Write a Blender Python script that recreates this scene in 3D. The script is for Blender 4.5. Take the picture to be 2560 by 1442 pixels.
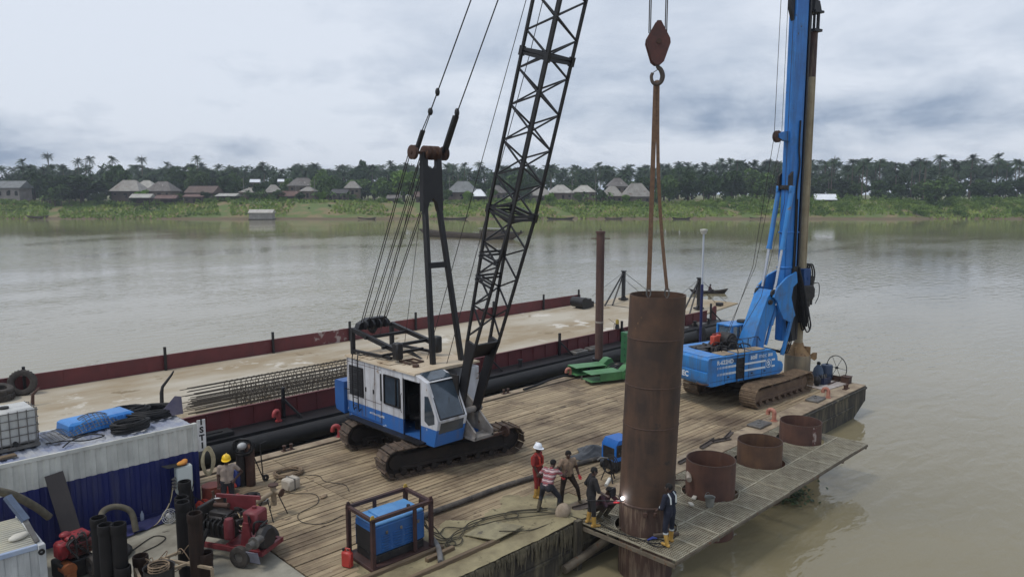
import bpy, math, random
import numpy as np
from mathutils import Vector, Matrix, Euler

for o in list(bpy.data.objects):
    bpy.data.objects.remove(o)
SC = bpy.context.scene
COL = SC.collection
R = math.radians
random.seed(7)
rng = np.random.default_rng(11)

# ------------------------------------------------------------------ camera
AZ = R(45.4)                      # camera heading, measured from the barge's long axis (+X)
PITCH = math.atan(239.0 / 1870.0)
CAM_Z = 9.5                       # above the deck (deck is z = 0, river is z = -1.4)
cam_d = bpy.data.cameras.new('camera')
cam_d.sensor_width = 36.0
cam_d.lens = 1870.0 / 2560.0 * 36.0
cam_d.clip_start = 0.1
cam_d.clip_end = 6000
cam = bpy.data.objects.new('camera', cam_d)
COL.objects.link(cam)
cam.location = (0, 0, CAM_Z)
cam.rotation_euler = (math.pi / 2 - PITCH, 0, AZ - math.pi / 2)
SC.camera = cam

# ------------------------------------------------------------------ sky
SUN_EL, SUN_AZ = R(63), R(160)    # sun direction, azimuth measured from +X
w = bpy.data.worlds.new('World')
SC.world = w
w.use_nodes = True
nt = w.node_tree
N, L = nt.nodes, nt.links
N.clear()
wout = N.new('ShaderNodeOutputWorld')
sky = N.new('ShaderNodeTexSky')
sky.sky_type = 'NISHITA'
sky.sun_disc = False
sky.sun_elevation = SUN_EL
sky.sun_rotation = math.pi / 2 - SUN_AZ
sky.dust_density = 3.0
bg1 = N.new('ShaderNodeBackground')
bg1.inputs['Strength'].default_value = 0.10
L.new(sky.outputs[0], bg1.inputs['Color'])


def wmath(op, a, b=None, clamp=False):
    n = N.new('ShaderNodeMath')
    n.operation = op
    n.use_clamp = clamp
    for i, x in enumerate((a, b)):
        if x is None:
            continue
        if isinstance(x, (int, float)):
            n.inputs[i].default_value = x
        else:
            L.new(x, n.inputs[i])
    return n.outputs[0]


SKX, SKY, SKO = -9.1, -3.3, 0.008
wtc = N.new('ShaderNodeTexCoord')
wsep = N.new('ShaderNodeSeparateXYZ')
L.new(wtc.outputs['Generated'], wsep.inputs[0])
zc = wmath('ADD', wmath('MAXIMUM', wsep.outputs[2], 0.0), 0.105)


def wplane(ox, oy, sx):
    cmb = N.new('ShaderNodeCombineXYZ')
    L.new(wmath('MULTIPLY', wmath('ADD', wmath('DIVIDE', wsep.outputs[0], zc), ox), sx), cmb.inputs[0])
    L.new(wmath('MULTIPLY', wmath('ADD', wmath('DIVIDE', wsep.outputs[1], zc), oy), sx), cmb.inputs[1])
    return cmb.outputs[0]


def wnoise(vec, scale, detail, rough, dist=0.0):
    n = N.new('ShaderNodeTexNoise')
    n.inputs['Scale'].default_value = scale
    n.inputs['Detail'].default_value = detail
    n.inputs['Roughness'].default_value = rough
    n.inputs['Distortion'].default_value = dist
    L.new(vec, n.inputs['Vector'])
    return n.outputs['Fac']


big = wnoise(wplane(SKX, SKY, 1.0), 0.30, 2.5, 0.45)
mid = wnoise(wplane(5.1, 9.4, 1.0), 0.62, 9.0, 0.58, 0.3)
# cumulus edges: a second field read along the direction itself so the far clouds stand up
wmp = N.new('ShaderNodeMapping')
wmp.inputs['Scale'].default_value = (1, 1, 2.3)
L.new(wtc.outputs['Generated'], wmp.inputs[0])
cum = wnoise(wmp.outputs[0], 6.8, 9.0, 0.60, 0.25)
low = wmath('MULTIPLY', wmath('SUBTRACT', 0.30, wsep.outputs[2]), 3.3, True)      # heaped cloud low on the horizon, veil above
fac = wmath('ADD', wmath('MULTIPLY', big, 0.80), wmath('MULTIPLY', mid, 0.36))
fac = wmath('ADD', fac, wmath('MULTIPLY', wmath('SUBTRACT', cum, 0.5), wmath('ADD', 0.08, wmath('MULTIPLY', low, 0.85))))
fac = wmath('ADD', fac, SKO)
ramp = N.new('ShaderNodeValToRGB')
cr = ramp.color_ramp
cr.elements[0].position = 0.39
cr.elements[0].color = (0.31, 0.395, 0.54, 1)
cr.elements[1].position = 0.645
cr.elements[1].color = (0.79, 0.85, 0.95, 1)
e = cr.elements.new(0.51)
e.color = (0.575, 0.65, 0.77, 1)
L.new(fac, ramp.inputs[0])
bg2 = N.new('ShaderNodeBackground')
bg2.inputs['Strength'].default_value = 1.0
L.new(ramp.outputs[0], bg2.inputs['Color'])
wmix = N.new('ShaderNodeMixShader')
wmix.inputs[0].default_value = 0.9
L.new(bg1.outputs[0], wmix.inputs[1])
L.new(bg2.outputs[0], wmix.inputs[2])
L.new(wmix.outputs[0], wout.inputs[0])

# ------------------------------------------------------------------ sun (behind cloud)
sd = bpy.data.lights.new('sun', 'SUN')
sd.energy = 1.5
sd.angle = R(12)
sd.color = (1.0, 0.95, 0.88)
sun = bpy.data.objects.new('sun', sd)
COL.objects.link(sun)
sdir = Vector((math.cos(SUN_EL) * math.cos(SUN_AZ), math.cos(SUN_EL) * math.sin(SUN_AZ), math.sin(SUN_EL)))
sun.rotation_euler = sdir.to_track_quat('Z', 'Y').to_euler()
sun.location = sdir * 80

vs = SC.view_settings
vs.view_transform = 'Standard'
vs.look = 'None'
vs.exposure = 0.0
vs.gamma = 1.0
vs.use_curve_mapping = False
SC.render.engine = 'CYCLES'
SC.cycles.use_denoising = True
SC.cycles.max_bounces = 6
SC.cycles.diffuse_bounces = 3
SC.cycles.glossy_bounces = 3
SC.cycles.transmission_bounces = 3
SC.cycles.transparent_max_bounces = 6
SC.cycles.volume_bounces = 0

# ------------------------------------------------------------------ mesh helpers


class G:
    """collects faces for one mesh"""
    def __init__(s):
        s.v = []
        s.f = []

    def add(s, vs_, fs_):
        n = len(s.v)
        s.v.extend([tuple(q) for q in vs_])
        s.f.extend([[i + n for i in q] for q in fs_])
        return s

    def box(s, c, size, rz=0.0, rx=0.0, ry=0.0, bev=0.0):
        hx, hy, hz = [q / 2 for q in size]
        b = min(bev, hx * .9, hy * .9, hz * .9)
        m = Matrix.Translation(c) @ Euler((rx, ry, rz)).to_matrix().to_4x4()
        if b <= 0:
            vs_ = [(x, y, z) for x in (-hx, hx) for y in (-hy, hy) for z in (-hz, hz)]
            fs_ = [(0, 1, 3, 2), (4, 6, 7, 5), (0, 4, 5, 1), (2, 3, 7, 6), (0, 2, 6, 4), (1, 5, 7, 3)]
        else:
            vs_, idx = [], {}
            for ix, x in enumerate((-1, 1)):
                for iy, y in enumerate((-1, 1)):
                    for iz, z in enumerate((-1, 1)):
                        idx[(ix, iy, iz)] = len(vs_)
                        vs_ += [(x * hx, y * (hy - b), z * (hz - b)), (x * (hx - b), y * hy, z * (hz - b)), (x * (hx - b), y * (hy - b), z * hz)]
            fs_ = []
            I = lambda a, b_, c_, k: idx[(a, b_, c_)] + k
            for a in (0, 1):
                q = [I(a, 0, 0, 0), I(a, 1, 0, 0), I(a, 1, 1, 0), I(a, 0, 1, 0)]
                fs_.append(q if a else q[::-1])
                q = [I(0, a, 0, 1), I(0, a, 1, 1), I(1, a, 1, 1), I(1, a, 0, 1)]
                fs_.append(q if a else q[::-1])
                q = [I(0, 0, a, 2), I(1, 0, a, 2), I(1, 1, a, 2), I(0, 1, a, 2)]
                fs_.append(q if a else q[::-1])
            for a in (0, 1):
                for c_ in (0, 1):
                    fs_.append((I(a, c_, 0, 0), I(a, c_, 1, 0), I(a, c_, 1, 1), I(a, c_, 0, 1)))
                    fs_.append((I(a, 0, c_, 0), I(a, 1, c_, 0), I(a, 1, c_, 2), I(a, 0, c_, 2)))
                    fs_.append((I(0, a, c_, 1), I(1, a, c_, 1), I(1, a, c_, 2), I(0, a, c_, 2)))
                    for d_ in (0, 1):
                        k = idx[(a, c_, d_)]
                        fs_.append((k, k + 1, k + 2))
        return s.add([m @ Vector(q) for q in vs_], fs_)

    def beam(s, p0, p1, w_, h_, bev=0.0):
        """rectangular bar from p0 to p1"""
        p0, p1 = Vector(p0), Vector(p1)
        d = p1 - p0
        l = d.length
        d.normalize()
        u = Vector((0, 0, 1)) if abs(d.z) < .95 else Vector((0, 1, 0))
        y = u.cross(d).normalized()
        z = d.cross(y)
        m = Matrix((d, y, z)).transposed().to_4x4()
        m.translation = (p0 + p1) / 2
        g = G().box((0, 0, 0), (l, w_, h_), bev=bev)
        return s.add([m @ Vector(q) for q in g.v], g.f)

    def cyl(s, p0, p1, r0, r1=None, n=10, caps=True):
        return s.tube([p0, p1], r0, n, caps, r1)

    def tube(s, pts, r, n=6, caps=True, r1=None, closed=False):
        pts = [Vector(q) for q in pts]
        k = len(pts)
        vs_, fs_ = [], []
        prev = None
        for i, p in enumerate(pts):
            a = pts[i - 1] if (i > 0 or closed) else p
            b = pts[(i + 1) % k] if (i < k - 1 or closed) else p
            t = (b - a).normalized() if (b - a).length > 1e-9 else Vector((0, 0, 1))
            if prev is None:
                u = t.orthogonal().normalized()
            else:
                u = prev - t * prev.dot(t)
                u = u.normalized() if u.length > 1e-6 else t.orthogonal().normalized()
            prev = u
            v = t.cross(u)
            if isinstance(r, (list, tuple)):
                rr = r[i]
            else:
                rr = r if r1 is None else r + (r1 - r) * i / (k - 1)
            for j in range(n):
                ang = 2 * math.pi * j / n
                vs_.append(p + (u * math.cos(ang) + v * math.sin(ang)) * rr)
        for i in range(k if closed else k - 1):
            for j in range(n):
                a, b = i * n + j, i * n + (j + 1) % n
                c_, d = ((i + 1) % k) * n + (j + 1) % n, ((i + 1) % k) * n + j
                fs_.append((a, b, c_, d))
        if caps and not closed:
            fs_.append(tuple(range(n))[::-1])
            fs_.append(tuple(range((k - 1) * n, k * n)))
        return s.add(vs_, fs_)

    def lathe(s, prof, c=(0, 0, 0), n=24, closed=False, axis='z', a0=0.0, a1=2 * math.pi):
        full = abs(a1 - a0 - 2 * math.pi) < 1e-6
        k = n if full else n + 1
        vs_, fs_ = [], []
        for (r, z) in prof:
            for j in range(k):
                a = a0 + (a1 - a0) * j / n
                x, y = r * math.cos(a), r * math.sin(a)
                q = (x, y, z) if axis == 'z' else ((z, x, y) if axis == 'x' else (y, z, x))
                vs_.append((q[0] + c[0], q[1] + c[1], q[2] + c[2]))
        m = len(prof)
        for i in range(m if closed else m - 1):
            for j in range(n):
                j2 = (j + 1) % k
                a, b = i * k + j, i * k + j2
                c_, d = ((i + 1) % m) * k + j2, ((i + 1) % m) * k + j
                fs_.append((a, b, c_, d))
        return s.add(vs_, fs_)

    def prism(s, poly, a, b, axis='y'):
        """polygon in the plane across `axis`, extruded from a to b along it"""
        n = len(poly)

        def q(u, v, t):
            return (u, t, v) if axis == 'y' else ((t, u, v) if axis == 'x' else (u, v, t))
        vs_ = [q(u, v, a) for u, v in poly] + [q(u, v, b) for u, v in poly]
        fs_ = [tuple(range(n))[::-1], tuple(range(n, 2 * n))] + [(i, (i + 1) % n, n + (i + 1) % n, n + i) for i in range(n)]
        return s.add(vs_, fs_)

    def ell(s, c, r, n=12, m=8, rot=None):
        vs_, fs_ = [], []
        rot = rot or Matrix.Identity(3)
        for i in range(m + 1):
            th = math.pi * i / m
            for j in range(n):
                ph = 2 * math.pi * j / n
                q = rot @ Vector((r[0] * math.sin(th) * math.cos(ph), r[1] * math.sin(th) * math.sin(ph), r[2] * math.cos(th)))
                vs_.append(q + Vector(c))
        for i in range(m):
            for j in range(n):
                a, b = i * n + j, i * n + (j + 1) % n
                fs_.append((a, a + n, b + n, b))
        return s.add(vs_, fs_)

    def xf(s, m):
        s.v = [tuple(m @ Vector(q)) for q in s.v]
        return s

    def mesh(s, name, mat, smooth=None):
        me = bpy.data.meshes.new(name)
        me.from_pydata(s.v, [], s.f)
        if mat is not None:
            for q in (mat if isinstance(mat, (list, tuple)) else [mat]):
                me.materials.append(q)
        me.validate()
        bm_fix(me)
        if smooth:
            me.polygons.foreach_set('use_smooth', [True] * len(me.polygons))
            me.set_sharp_from_angle(angle=R(smooth))
        me.update()
        return me


def bm_fix(me):
    import bmesh
    bm = bmesh.new()
    bm.from_mesh(me)
    bmesh.ops.recalc_face_normals(bm, faces=bm.faces)
    bm.to_mesh(me)
    bm.free()


def O(name, g, mat=None, parent=None, smooth=40, loc=None, rz=None, kind=None):
    me = g if isinstance(g, bpy.types.Mesh) else g.mesh(name, mat, smooth)
    o = bpy.data.objects.new(name, me)
    COL.objects.link(o)
    if parent is not None:
        o.parent = parent
    if loc is not None:
        o.location = loc
    if rz is not None:
        o.rotation_euler = (0, 0, rz)
    if kind:
        o['kind'] = kind
    return o


def tag(o, label, cat, group=None):
    o['label'] = label
    o['category'] = cat
    if group:
        o['group'] = group
    return o


def T(name, label, cat, loc=(0, 0, 0), rz=0.0, group=None):
    o = bpy.data.objects.new(name, None)
    COL.objects.link(o)
    o.empty_display_size = 0.3
    o.location = loc
    o.rotation_euler = (0, 0, rz)
    return tag(o, label, cat, group)


def copy_tree(o, parent=None):
    c = o.copy()
    COL.objects.link(c)
    c.parent = parent
    for ch in list(o.children):
        copy_tree(ch, c)
    return c


def spline(pts, n=8):
    """Catmull-Rom through pts"""
    p = [Vector(q) for q in pts]
    p = [p[0] * 2 - p[1]] + p + [p[-1] * 2 - p[-2]]
    out = []
    for i in range(1, len(p) - 2):
        for k in range(n):
            t = k / n
            a, b, c_, d = p[i - 1], p[i], p[i + 1], p[i + 2]
            out.append(.5 * ((2 * b) + (c_ - a) * t + (2 * a - 5 * b + 4 * c_ - d) * t * t + (3 * b - a - 3 * c_ + d) * t ** 3))
    out.append(p[-2])
    return out


def text_mesh(name, body, size, mat, extrude=0.004, bold=0.0, align='LEFT'):
    cu = bpy.data.curves.new(name, 'FONT')
    cu.body = body
    cu.size = size
    cu.extrude = extrude
    cu.offset = bold
    cu.align_x = align
    cu.resolution_u = 3
    tmp = bpy.data.objects.new('tmp', cu)
    COL.objects.link(tmp)
    dg = bpy.context.evaluated_depsgraph_get()
    me = bpy.data.meshes.new_from_object(tmp.evaluated_get(dg))
    bpy.data.objects.remove(tmp)
    bpy.data.curves.remove(cu)
    me.name = name
    me.materials.clear()
    me.materials.append(mat)
    return me


# ------------------------------------------------------------------ materials
def lin(c):
    return tuple(((q / 255.0) / 12.92 if q / 255.0 <= .04045 else ((q / 255.0 + .055) / 1.055) ** 2.4) for q in c) + (1.0,)


def M(name, c, c2=None, rough=.6, metal=0.0, sc=3.0, lo=.35, hi=.65, streak=None, wear=None, wear2=None, bump=0.0, bsc=25.0, rand=False, spec=None, aniso=(1, 1, 1), alpha=None, hue=0.0):
    """c, c2: sRGB 0-255. streak=(colour, amount, scale), wear=(colour, threshold, scale)"""
    m = bpy.data.materials.new(name)
    m.use_nodes = True
    t = m.node_tree
    n, l = t.nodes, t.links
    b = n['Principled BSDF']
    b.inputs['Roughness'].default_value = rough
    b.inputs['Metallic'].default_value = metal
    if spec is not None:
        b.inputs['Specular IOR Level'].default_value = spec
    tc = n.new('ShaderNodeTexCoord')
    vec = tc.outputs['Object']
    if rand:
        oi = n.new('ShaderNodeObjectInfo')
        mu = n.new('ShaderNodeMath')
        mu.operation = 'MULTIPLY'
        mu.inputs[1].default_value = 60
        l.new(oi.outputs['Random'], mu.inputs[0])
        ad = n.new('ShaderNodeVectorMath')
        l.new(vec, ad.inputs[0])
        l.new(mu.outputs[0], ad.inputs[1])
        vec = ad.outputs[0]

    def noise(scale, detail=6.0, an=(1, 1, 1), off=0.0):
        mp = n.new('ShaderNodeMapping')
        mp.inputs['Scale'].default_value = an
        mp.inputs['Location'].default_value = (off, off * .7, off * 1.3)
        l.new(vec, mp.inputs[0])
        q = n.new('ShaderNodeTexNoise')
        q.inputs['Scale'].default_value = scale
        q.inputs['Detail'].default_value = detail
        q.inputs['Roughness'].default_value = .62
        l.new(mp.outputs[0], q.inputs['Vector'])
        return q.outputs['Fac']

    def step(f, a, b_):
        r = n.new('ShaderNodeMapRange')
        r.inputs['From Min'].default_value = a
        r.inputs['From Max'].default_value = b_
        l.new(f, r.inputs['Value'])
        return r.outputs[0]

    def mix(f, a, b_):
        q = n.new('ShaderNodeMix')
        q.data_type = 'RGBA'
        for i, x in ((6, a), (7, b_)):
            if isinstance(x, tuple):
                q.inputs[i].default_value = x
            else:
                l.new(x, q.inputs[i])
        if isinstance(f, float):
            q.inputs[0].default_value = f
        else:
            l.new(f, q.inputs[0])
        return q.outputs[2]
    col = lin(c)
    if c2 is not None:
        col = mix(step(noise(sc, 8.0, aniso), lo, hi), col, lin(c2))
    if streak:
        sc_, amt, ss = streak
        f = step(noise(ss, 5.0, (1, 1, .12), 3.3), .48, .70)
        mu = n.new('ShaderNodeMath')
        mu.operation = 'MULTIPLY'
        mu.inputs[1].default_value = amt
        l.new(f, mu.inputs[0])
        col = mix(mu.outputs[0], col, lin(sc_))
    for k, wr in enumerate((wear, wear2)):
        if wr:
            wc, th, ws = wr
            col = mix(step(noise(ws, 9.0, (1, 1, 1), 7.7 + 5 * k), th, th + .05), col, lin(wc))
    if hue:
        oi = n.new('ShaderNodeObjectInfo')
        hs = n.new('ShaderNodeHueSaturation')
        hs.inputs['Saturation'].default_value = 1.0
        mr = n.new('ShaderNodeMapRange')
        mr.inputs['To Min'].default_value = 1 - hue
        mr.inputs['To Max'].default_value = 1 + hue
        l.new(oi.outputs['Random'], mr.inputs['Value'])
        l.new(mr.outputs[0], hs.inputs['Value'])
        if isinstance(col, tuple):
            hs.inputs['Color'].default_value = col
        else:
            l.new(col, hs.inputs['Color'])
        col = hs.outputs[0]
    if isinstance(col, tuple):
        b.inputs['Base Color'].default_value = col
    else:
        l.new(col, b.inputs['Base Color'])
    if bump:
        bp = n.new('ShaderNodeBump')
        bp.inputs['Strength'].default_value = bump
        bp.inputs['Distance'].default_value = .02
        l.new(noise(bsc, 5.0, aniso, 1.1), bp.inputs['Height'])
        l.new(bp.outputs[0], b.inputs['Normal'])
    if alpha is not None:
        b.inputs['Alpha'].default_value = alpha
    return m


m_black = M('black_steel', (19, 19, 23), (30, 29, 31), .5, sc=2.5, wear=((58, 42, 34), .68, 5), bump=.1)
m_dark = M('dark_rubber', (17, 17, 19), (28, 27, 27), .7, sc=3)
m_tyre = M('tyre_rubber', (50, 46, 44), (74, 69, 64), .9, sc=6)
m_steelgrey = M('grey_steel', (120, 118, 114), (88, 84, 80), .5, .3, sc=3, wear=((90, 64, 48), .62, 5))
m_rust = M('rusty_steel', (82, 58, 47), (60, 44, 38), .8, sc=2.2, wear=((104, 74, 54), .60, 4), bump=.25)
m_chrome = M('chrome_rod', (190, 192, 196), rough=.25, metal=.9)
m_rope = M('wire_rope', (38, 36, 36), (60, 54, 50), .7, sc=20)
m_glass = M('dark_glass', (64, 76, 88), (44, 54, 62), rough=.08, spec=.9, sc=1.5)
m_white = M('white_paint', (214, 214, 214), (192, 190, 186), .45, sc=2, streak=((120, 100, 80), .35, 4), wear=((110, 92, 78), .70, 6))

# ================================================================== river
WZ = -1.4
FWD = Vector((math.cos(AZ), math.sin(AZ), 0))
RGT = Vector((math.sin(AZ), -math.cos(AZ), 0))


def BK(r, d, z=0.0):
    """far-bank frame: r metres to the right, d metres straight across the river"""
    return FWD * d + RGT * r + Vector((0, 0, z))


def water_material():
    m = bpy.data.materials.new('muddy_river_water')
    m.use_nodes = True
    t = m.node_tree
    n, l = t.nodes, t.links
    b = n['Principled BSDF']
    b.inputs['Roughness'].default_value = .06
    b.inputs['IOR'].default_value = 1.36
    tc = n.new('ShaderNodeTexCoord')

    def nz(scale, an, rot, detail, rough=.55, dist=0.0):
        mp = n.new('ShaderNodeMapping')
        mp.inputs['Scale'].default_value = an
        mp.inputs['Rotation'].default_value = (0, 0, rot)
        l.new(tc.outputs['Object'], mp.inputs[0])
        q = n.new('ShaderNodeTexNoise')
        q.inputs['Scale'].default_value = scale
        q.inputs['Detail'].default_value = detail
        q.inputs['Roughness'].default_value = rough
        q.inputs['Distortion'].default_value = dist
        l.new(mp.outputs[0], q.inputs['Vector'])
        return q.outputs['Fac']
    # mud colour drifts slowly over the river
    r = n.new('ShaderNodeValToRGB')
    r.color_ramp.elements[0].position = .35
    r.color_ramp.elements[0].color = (.200, .172, .100, 1)
    r.color_ramp.elements[1].position = .65
    r.color_ramp.elements[1].color = (.240, .210, .134, 1)
    l.new(nz(.03, (1, 1, 1), 0, 4), r.inputs[0])
    l.new(r.outputs[0], b.inputs['Base Color'])
    # ripples: long low swell across the view plus short chop, calmer in slicks
    calm = n.new('ShaderNodeMapRange')
    calm.inputs['From Min'].default_value = .40
    calm.inputs['From Max'].default_value = .62
    calm.inputs['To Min'].default_value = .22
    calm.inputs['To Max'].default_value = 1.0
    l.new(nz(.022, (1, 2.2, 1), AZ, 4), calm.inputs['Value'])
    # sheltered water under the far bank lies smooth and mirrors the trees
    dt = n.new('ShaderNodeVectorMath')
    dt.operation = 'DOT_PRODUCT'
    l.new(tc.outputs['Object'], dt.inputs[0])
    dt.inputs[1].default_value = (math.cos(AZ), math.sin(AZ), 0)
    wob = n.new('ShaderNodeMath')
    wob.operation = 'MULTIPLY_ADD'
    wob.inputs[1].default_value = 90.0
    l.new(nz(.012, (1, 1, 1), 0, 3), wob.inputs[0])
    l.new(dt.outputs['Value'], wob.inputs[2])
    lee = n.new('ShaderNodeMapRange')
    lee.inputs['From Min'].default_value = 212
    lee.inputs['From Max'].default_value = 252
    lee.inputs['To Min'].default_value = 1.0
    lee.inputs['To Max'].default_value = .22
    l.new(wob.outputs[0], lee.inputs['Value'])
    mu_ = n.new('ShaderNodeMath')
    mu_.operation = 'MULTIPLY'
    l.new(calm.outputs[0], mu_.inputs[0])
    l.new(lee.outputs[0], mu_.inputs[1])
    h1 = nz(.55, (1, 2.6, 1), -(math.pi / 2 - AZ), 3, .5, .3)
    h2 = nz(2.2, (1, 2.0, 1), -(math.pi / 2 - AZ) + .35, 3, .5)
    b1 = n.new('ShaderNodeBump')
    b1.inputs['Distance'].default_value = .10
    l.new(mu_.outputs[0], b1.inputs['Strength'])
    l.new(h1, b1.inputs['Height'])
    b2 = n.new('ShaderNodeBump')
    b2.inputs['Distance'].default_value = .010
    l.new(mu_.outputs[0], b2.inputs['Strength'])
    l.new(h2, b2.inputs['Height'])
    l.new(b1.outputs[0], b2.inputs['Normal'])
    l.new(b2.outputs[0], b.inputs['Normal'])
    return m


g = G()
g.add([BK(-1500, -600), BK(1500, -600), BK(1500, 900), BK(-1500, 900)], [(0, 1, 2, 3)])
O('river_water', g, water_material(), loc=(0, 0, WZ), kind='structure')

# ================================================================== far bank terrain
m_soil = M('bank_soil', (90, 106, 52), (126, 112, 80), .95, sc=.12, lo=.46, hi=.58, bump=.5, bsc=1.5)

_n, _l = m_soil.node_tree.nodes, m_soil.node_tree.links
_b = _n['Principled BSDF']
_src = _b.inputs['Base Color'].links[0].from_socket
_ge = _n.new('ShaderNodeNewGeometry')
_sp = _n.new('ShaderNodeSeparateXYZ')
_l.new(_ge.outputs['Position'], _sp.inputs[0])
_mr = _n.new('ShaderNodeMapRange')           # wet mud along the water's edge
_mr.inputs['From Min'].default_value = -.5
_mr.inputs['From Max'].default_value = -.9
_l.new(_sp.outputs[2], _mr.inputs['Value'])
_mx = _n.new('ShaderNodeMix')
_mx.data_type = 'RGBA'
_l.new(_mr.outputs[0], _mx.inputs[0])
_l.new(_src, _mx.inputs[6])
_mx.inputs[7].default_value = lin((98, 84, 62))
_l.new(_mx.outputs[2], _b.inputs['Base Color'])


def bank_z(r, d):
    """ground height of the far bank"""
    edge = 313 + 3.0 * math.sin(r * .031 + 1) + 1.6 * math.sin(r * .11)
    t = (d - edge) / (30 + 5 * math.sin(r * .02))
    t = max(-.6, min(1.0, t))
    z = WZ - .05 + (7.0 * (t ** .85) if t > 0 else 6.0 * t)
    return z + .5 * math.sin(r * .05 + d * .04) * max(0, min(1, t))


g = G()
rs = np.linspace(-420, 420, 169)
ds = [296, 306, 312, 316, 320, 325, 330, 336, 342, 348, 356, 370, 400, 460, 600, 900, 1600]
for d_ in ds:
    for r_ in rs:
        g.v.append(tuple(BK(r_ * (1 if d_ < 460 else d_ / 400), d_, bank_z(r_, d_))))
nr = len(rs)
for i in range(len(ds) - 1):
    for j in range(nr - 1):
        a = i * nr + j
        g.f.append((a, a + 1, a + nr + 1, a + nr))
O('riverbank_ground', g, m_soil, smooth=60, kind='structure')

# ================================================================== air
bpy.ops.mesh.primitive_cube_add(size=1)
hz = bpy.context.object
hz.name = 'haze'
hz.data.name = 'haze'
hz['kind'] = 'stuff'
hz.location = FWD * 600 + Vector((0, 0, 16))
hz.rotation_euler = (0, 0, AZ)
hz.scale = (2600, 3800, 60)
mh = bpy.data.materials.new('thin_haze')
mh.use_nodes = True
mh.node_tree.nodes.clear()
ho = mh.node_tree.nodes.new('ShaderNodeOutputMaterial')
hv = mh.node_tree.nodes.new('ShaderNodeVolumePrincipled')
hv.inputs['Color'].default_value = (.80, .88, 1.0, 1)
hv.inputs['Density'].default_value = 0.0003
hv.inputs['Anisotropy'].default_value = .2
mh.node_tree.links.new(hv.outputs[0], ho.inputs['Volume'])
hz.data.materials.append(mh)

# ================================================================== working barge
m_hull = M('barge_hull', (46, 43, 39), (66, 61, 53), .8, sc=1.2, streak=((140, 130, 104), .6, 3.0), wear=((50, 44, 40), .62, 2), bump=.4, bsc=8)
m_deckdark = M('deck_gap_steel', (34, 29, 25), (46, 39, 32), .9, sc=3)
m_conc = M('dirty_deck_plate', (150, 146, 132), (104, 98, 86), .8, sc=.9, lo=.4, hi=.7, wear=((76, 70, 62), .64, 1.6), bump=.15)
m_plank = M('weathered_plank', (164, 147, 118), (130, 112, 88), .85, sc=2.0, aniso=(.35, 5, 5), wear=((92, 78, 62), .62, 1.3), wear2=((188, 178, 156), .66, .9), bump=.35, bsc=14, rand=True, hue=.18)


def stain(m, col, th0, th1, amount, scale=.5):
    """oil and dirt spread over neighbouring pieces alike (pattern fixed in the world)"""
    t = m.node_tree
    n, l = t.nodes, t.links
    b = n['Principled BSDF']
    src = b.inputs['Base Color'].links[0].from_socket
    ge = n.new('ShaderNodeNewGeometry')
    nz = n.new('ShaderNodeTexNoise')
    nz.inputs['Scale'].default_value = scale
    nz.inputs['Detail'].default_value = 7
    nz.inputs['Roughness'].default_value = .62
    l.new(ge.outputs['Position'], nz.inputs['Vector'])
    mr = n.new('ShaderNodeMapRange')
    mr.inputs['From Min'].default_value = th0
    mr.inputs['From Max'].default_value = th1
    mr.inputs['To Max'].default_value = amount
    l.new(nz.outputs['Fac'], mr.inputs['Value'])
    mx = n.new('ShaderNodeMix')
    mx.data_type = 'RGBA'
    l.new(mr.outputs[0], mx.inputs[0])
    l.new(src, mx.inputs[6])
    mx.inputs[7].default_value = lin(col)
    l.new(mx.outputs[2], b.inputs['Base Color'])


stain(m_plank, (78, 62, 48), .47, .66, .85, .42)
m_sandsteel = M('sandy_margin', (164, 148, 124), (124, 108, 90), .9, sc=1.6, wear=((92, 80, 68), .62, 2.4), bump=.3)
m_mud = M('drying_mud', (150, 140, 108), (118, 108, 82), .8, sc=1.1, lo=.38, hi=.62, wear=((96, 88, 66), .60, 3), bump=.9, bsc=9)
m_redpaint = M('red_vent_paint', (168, 62, 66), (140, 62, 58), .5, sc=5)
m_pinkpaint = M('faded_red_vent_paint', (186, 132, 112), (150, 92, 78), .6, sc=5)

barge = T('working_barge', 'broad plank-decked working barge carrying the crane and the blue drilling rig', 'barge', (0, 0, 0))
X0, X1, Y0, Y1 = -14.0, 38.1, 13.5, 25.15
g = G().prism([(X0, -2.4), (34.6, -2.4), (37.95, -.82), (38.1, -.80), (38.1, -.05), (X0, -.05)], Y0, Y1, 'y')
O('hull', g, m_hull, barge)
g = G()
g.box(((X0 + X1) / 2, Y0 - .03, -.12), (X1 - X0, .07, .13), bev=.03)
g.box(((X0 + 36.6) / 2, Y0 - .025, -.80), (36.6 - X0, .06, .12), bev=.03)
O('rubbing_strake', g, m_hull, barge)
g = G().box(((X0 + X1) / 2, (Y0 + Y1) / 2, -.046), (X1 - X0 - .1, Y1 - Y0 - .1, .004))
O('deck_plating', g, m_deckdark, barge)
g = G().box(((X0 + 8.70) / 2, (Y0 + Y1) / 2, -.022), (8.70 - X0, Y1 - Y0 - .02, .036))
O('bare_deck', g, m_conc, barge)
g = G().box(((8.72 + X1) / 2, 24.92, -.012), (X1 - 8.72, .44, .060), bev=.012)
O('deck_margin', g, m_sandsteel, barge)
g = G().box(((8.72 + X1) / 2, 13.96, -.016), (X1 - 8.72, .90, .052), bev=.012)
O('deck_margin', g, m_sandsteel, barge)
g = G().box((37.72, 19.5, -.014), (.72, 10.1, .054), bev=.012)
O('deck_margin', g, m_sandsteel, barge)
seams = [8.74, 12.05, 17.4, 23.0, 27.1, 32.2, 37.34]
pm = []
for a, b in zip(seams[:-1], seams[1:]):
    pm.append(G().box((0, 0, 0), (b - a - .02, .194, .045)).mesh('deck_plank', m_plank))
y = 14.53
rows = 0
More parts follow.
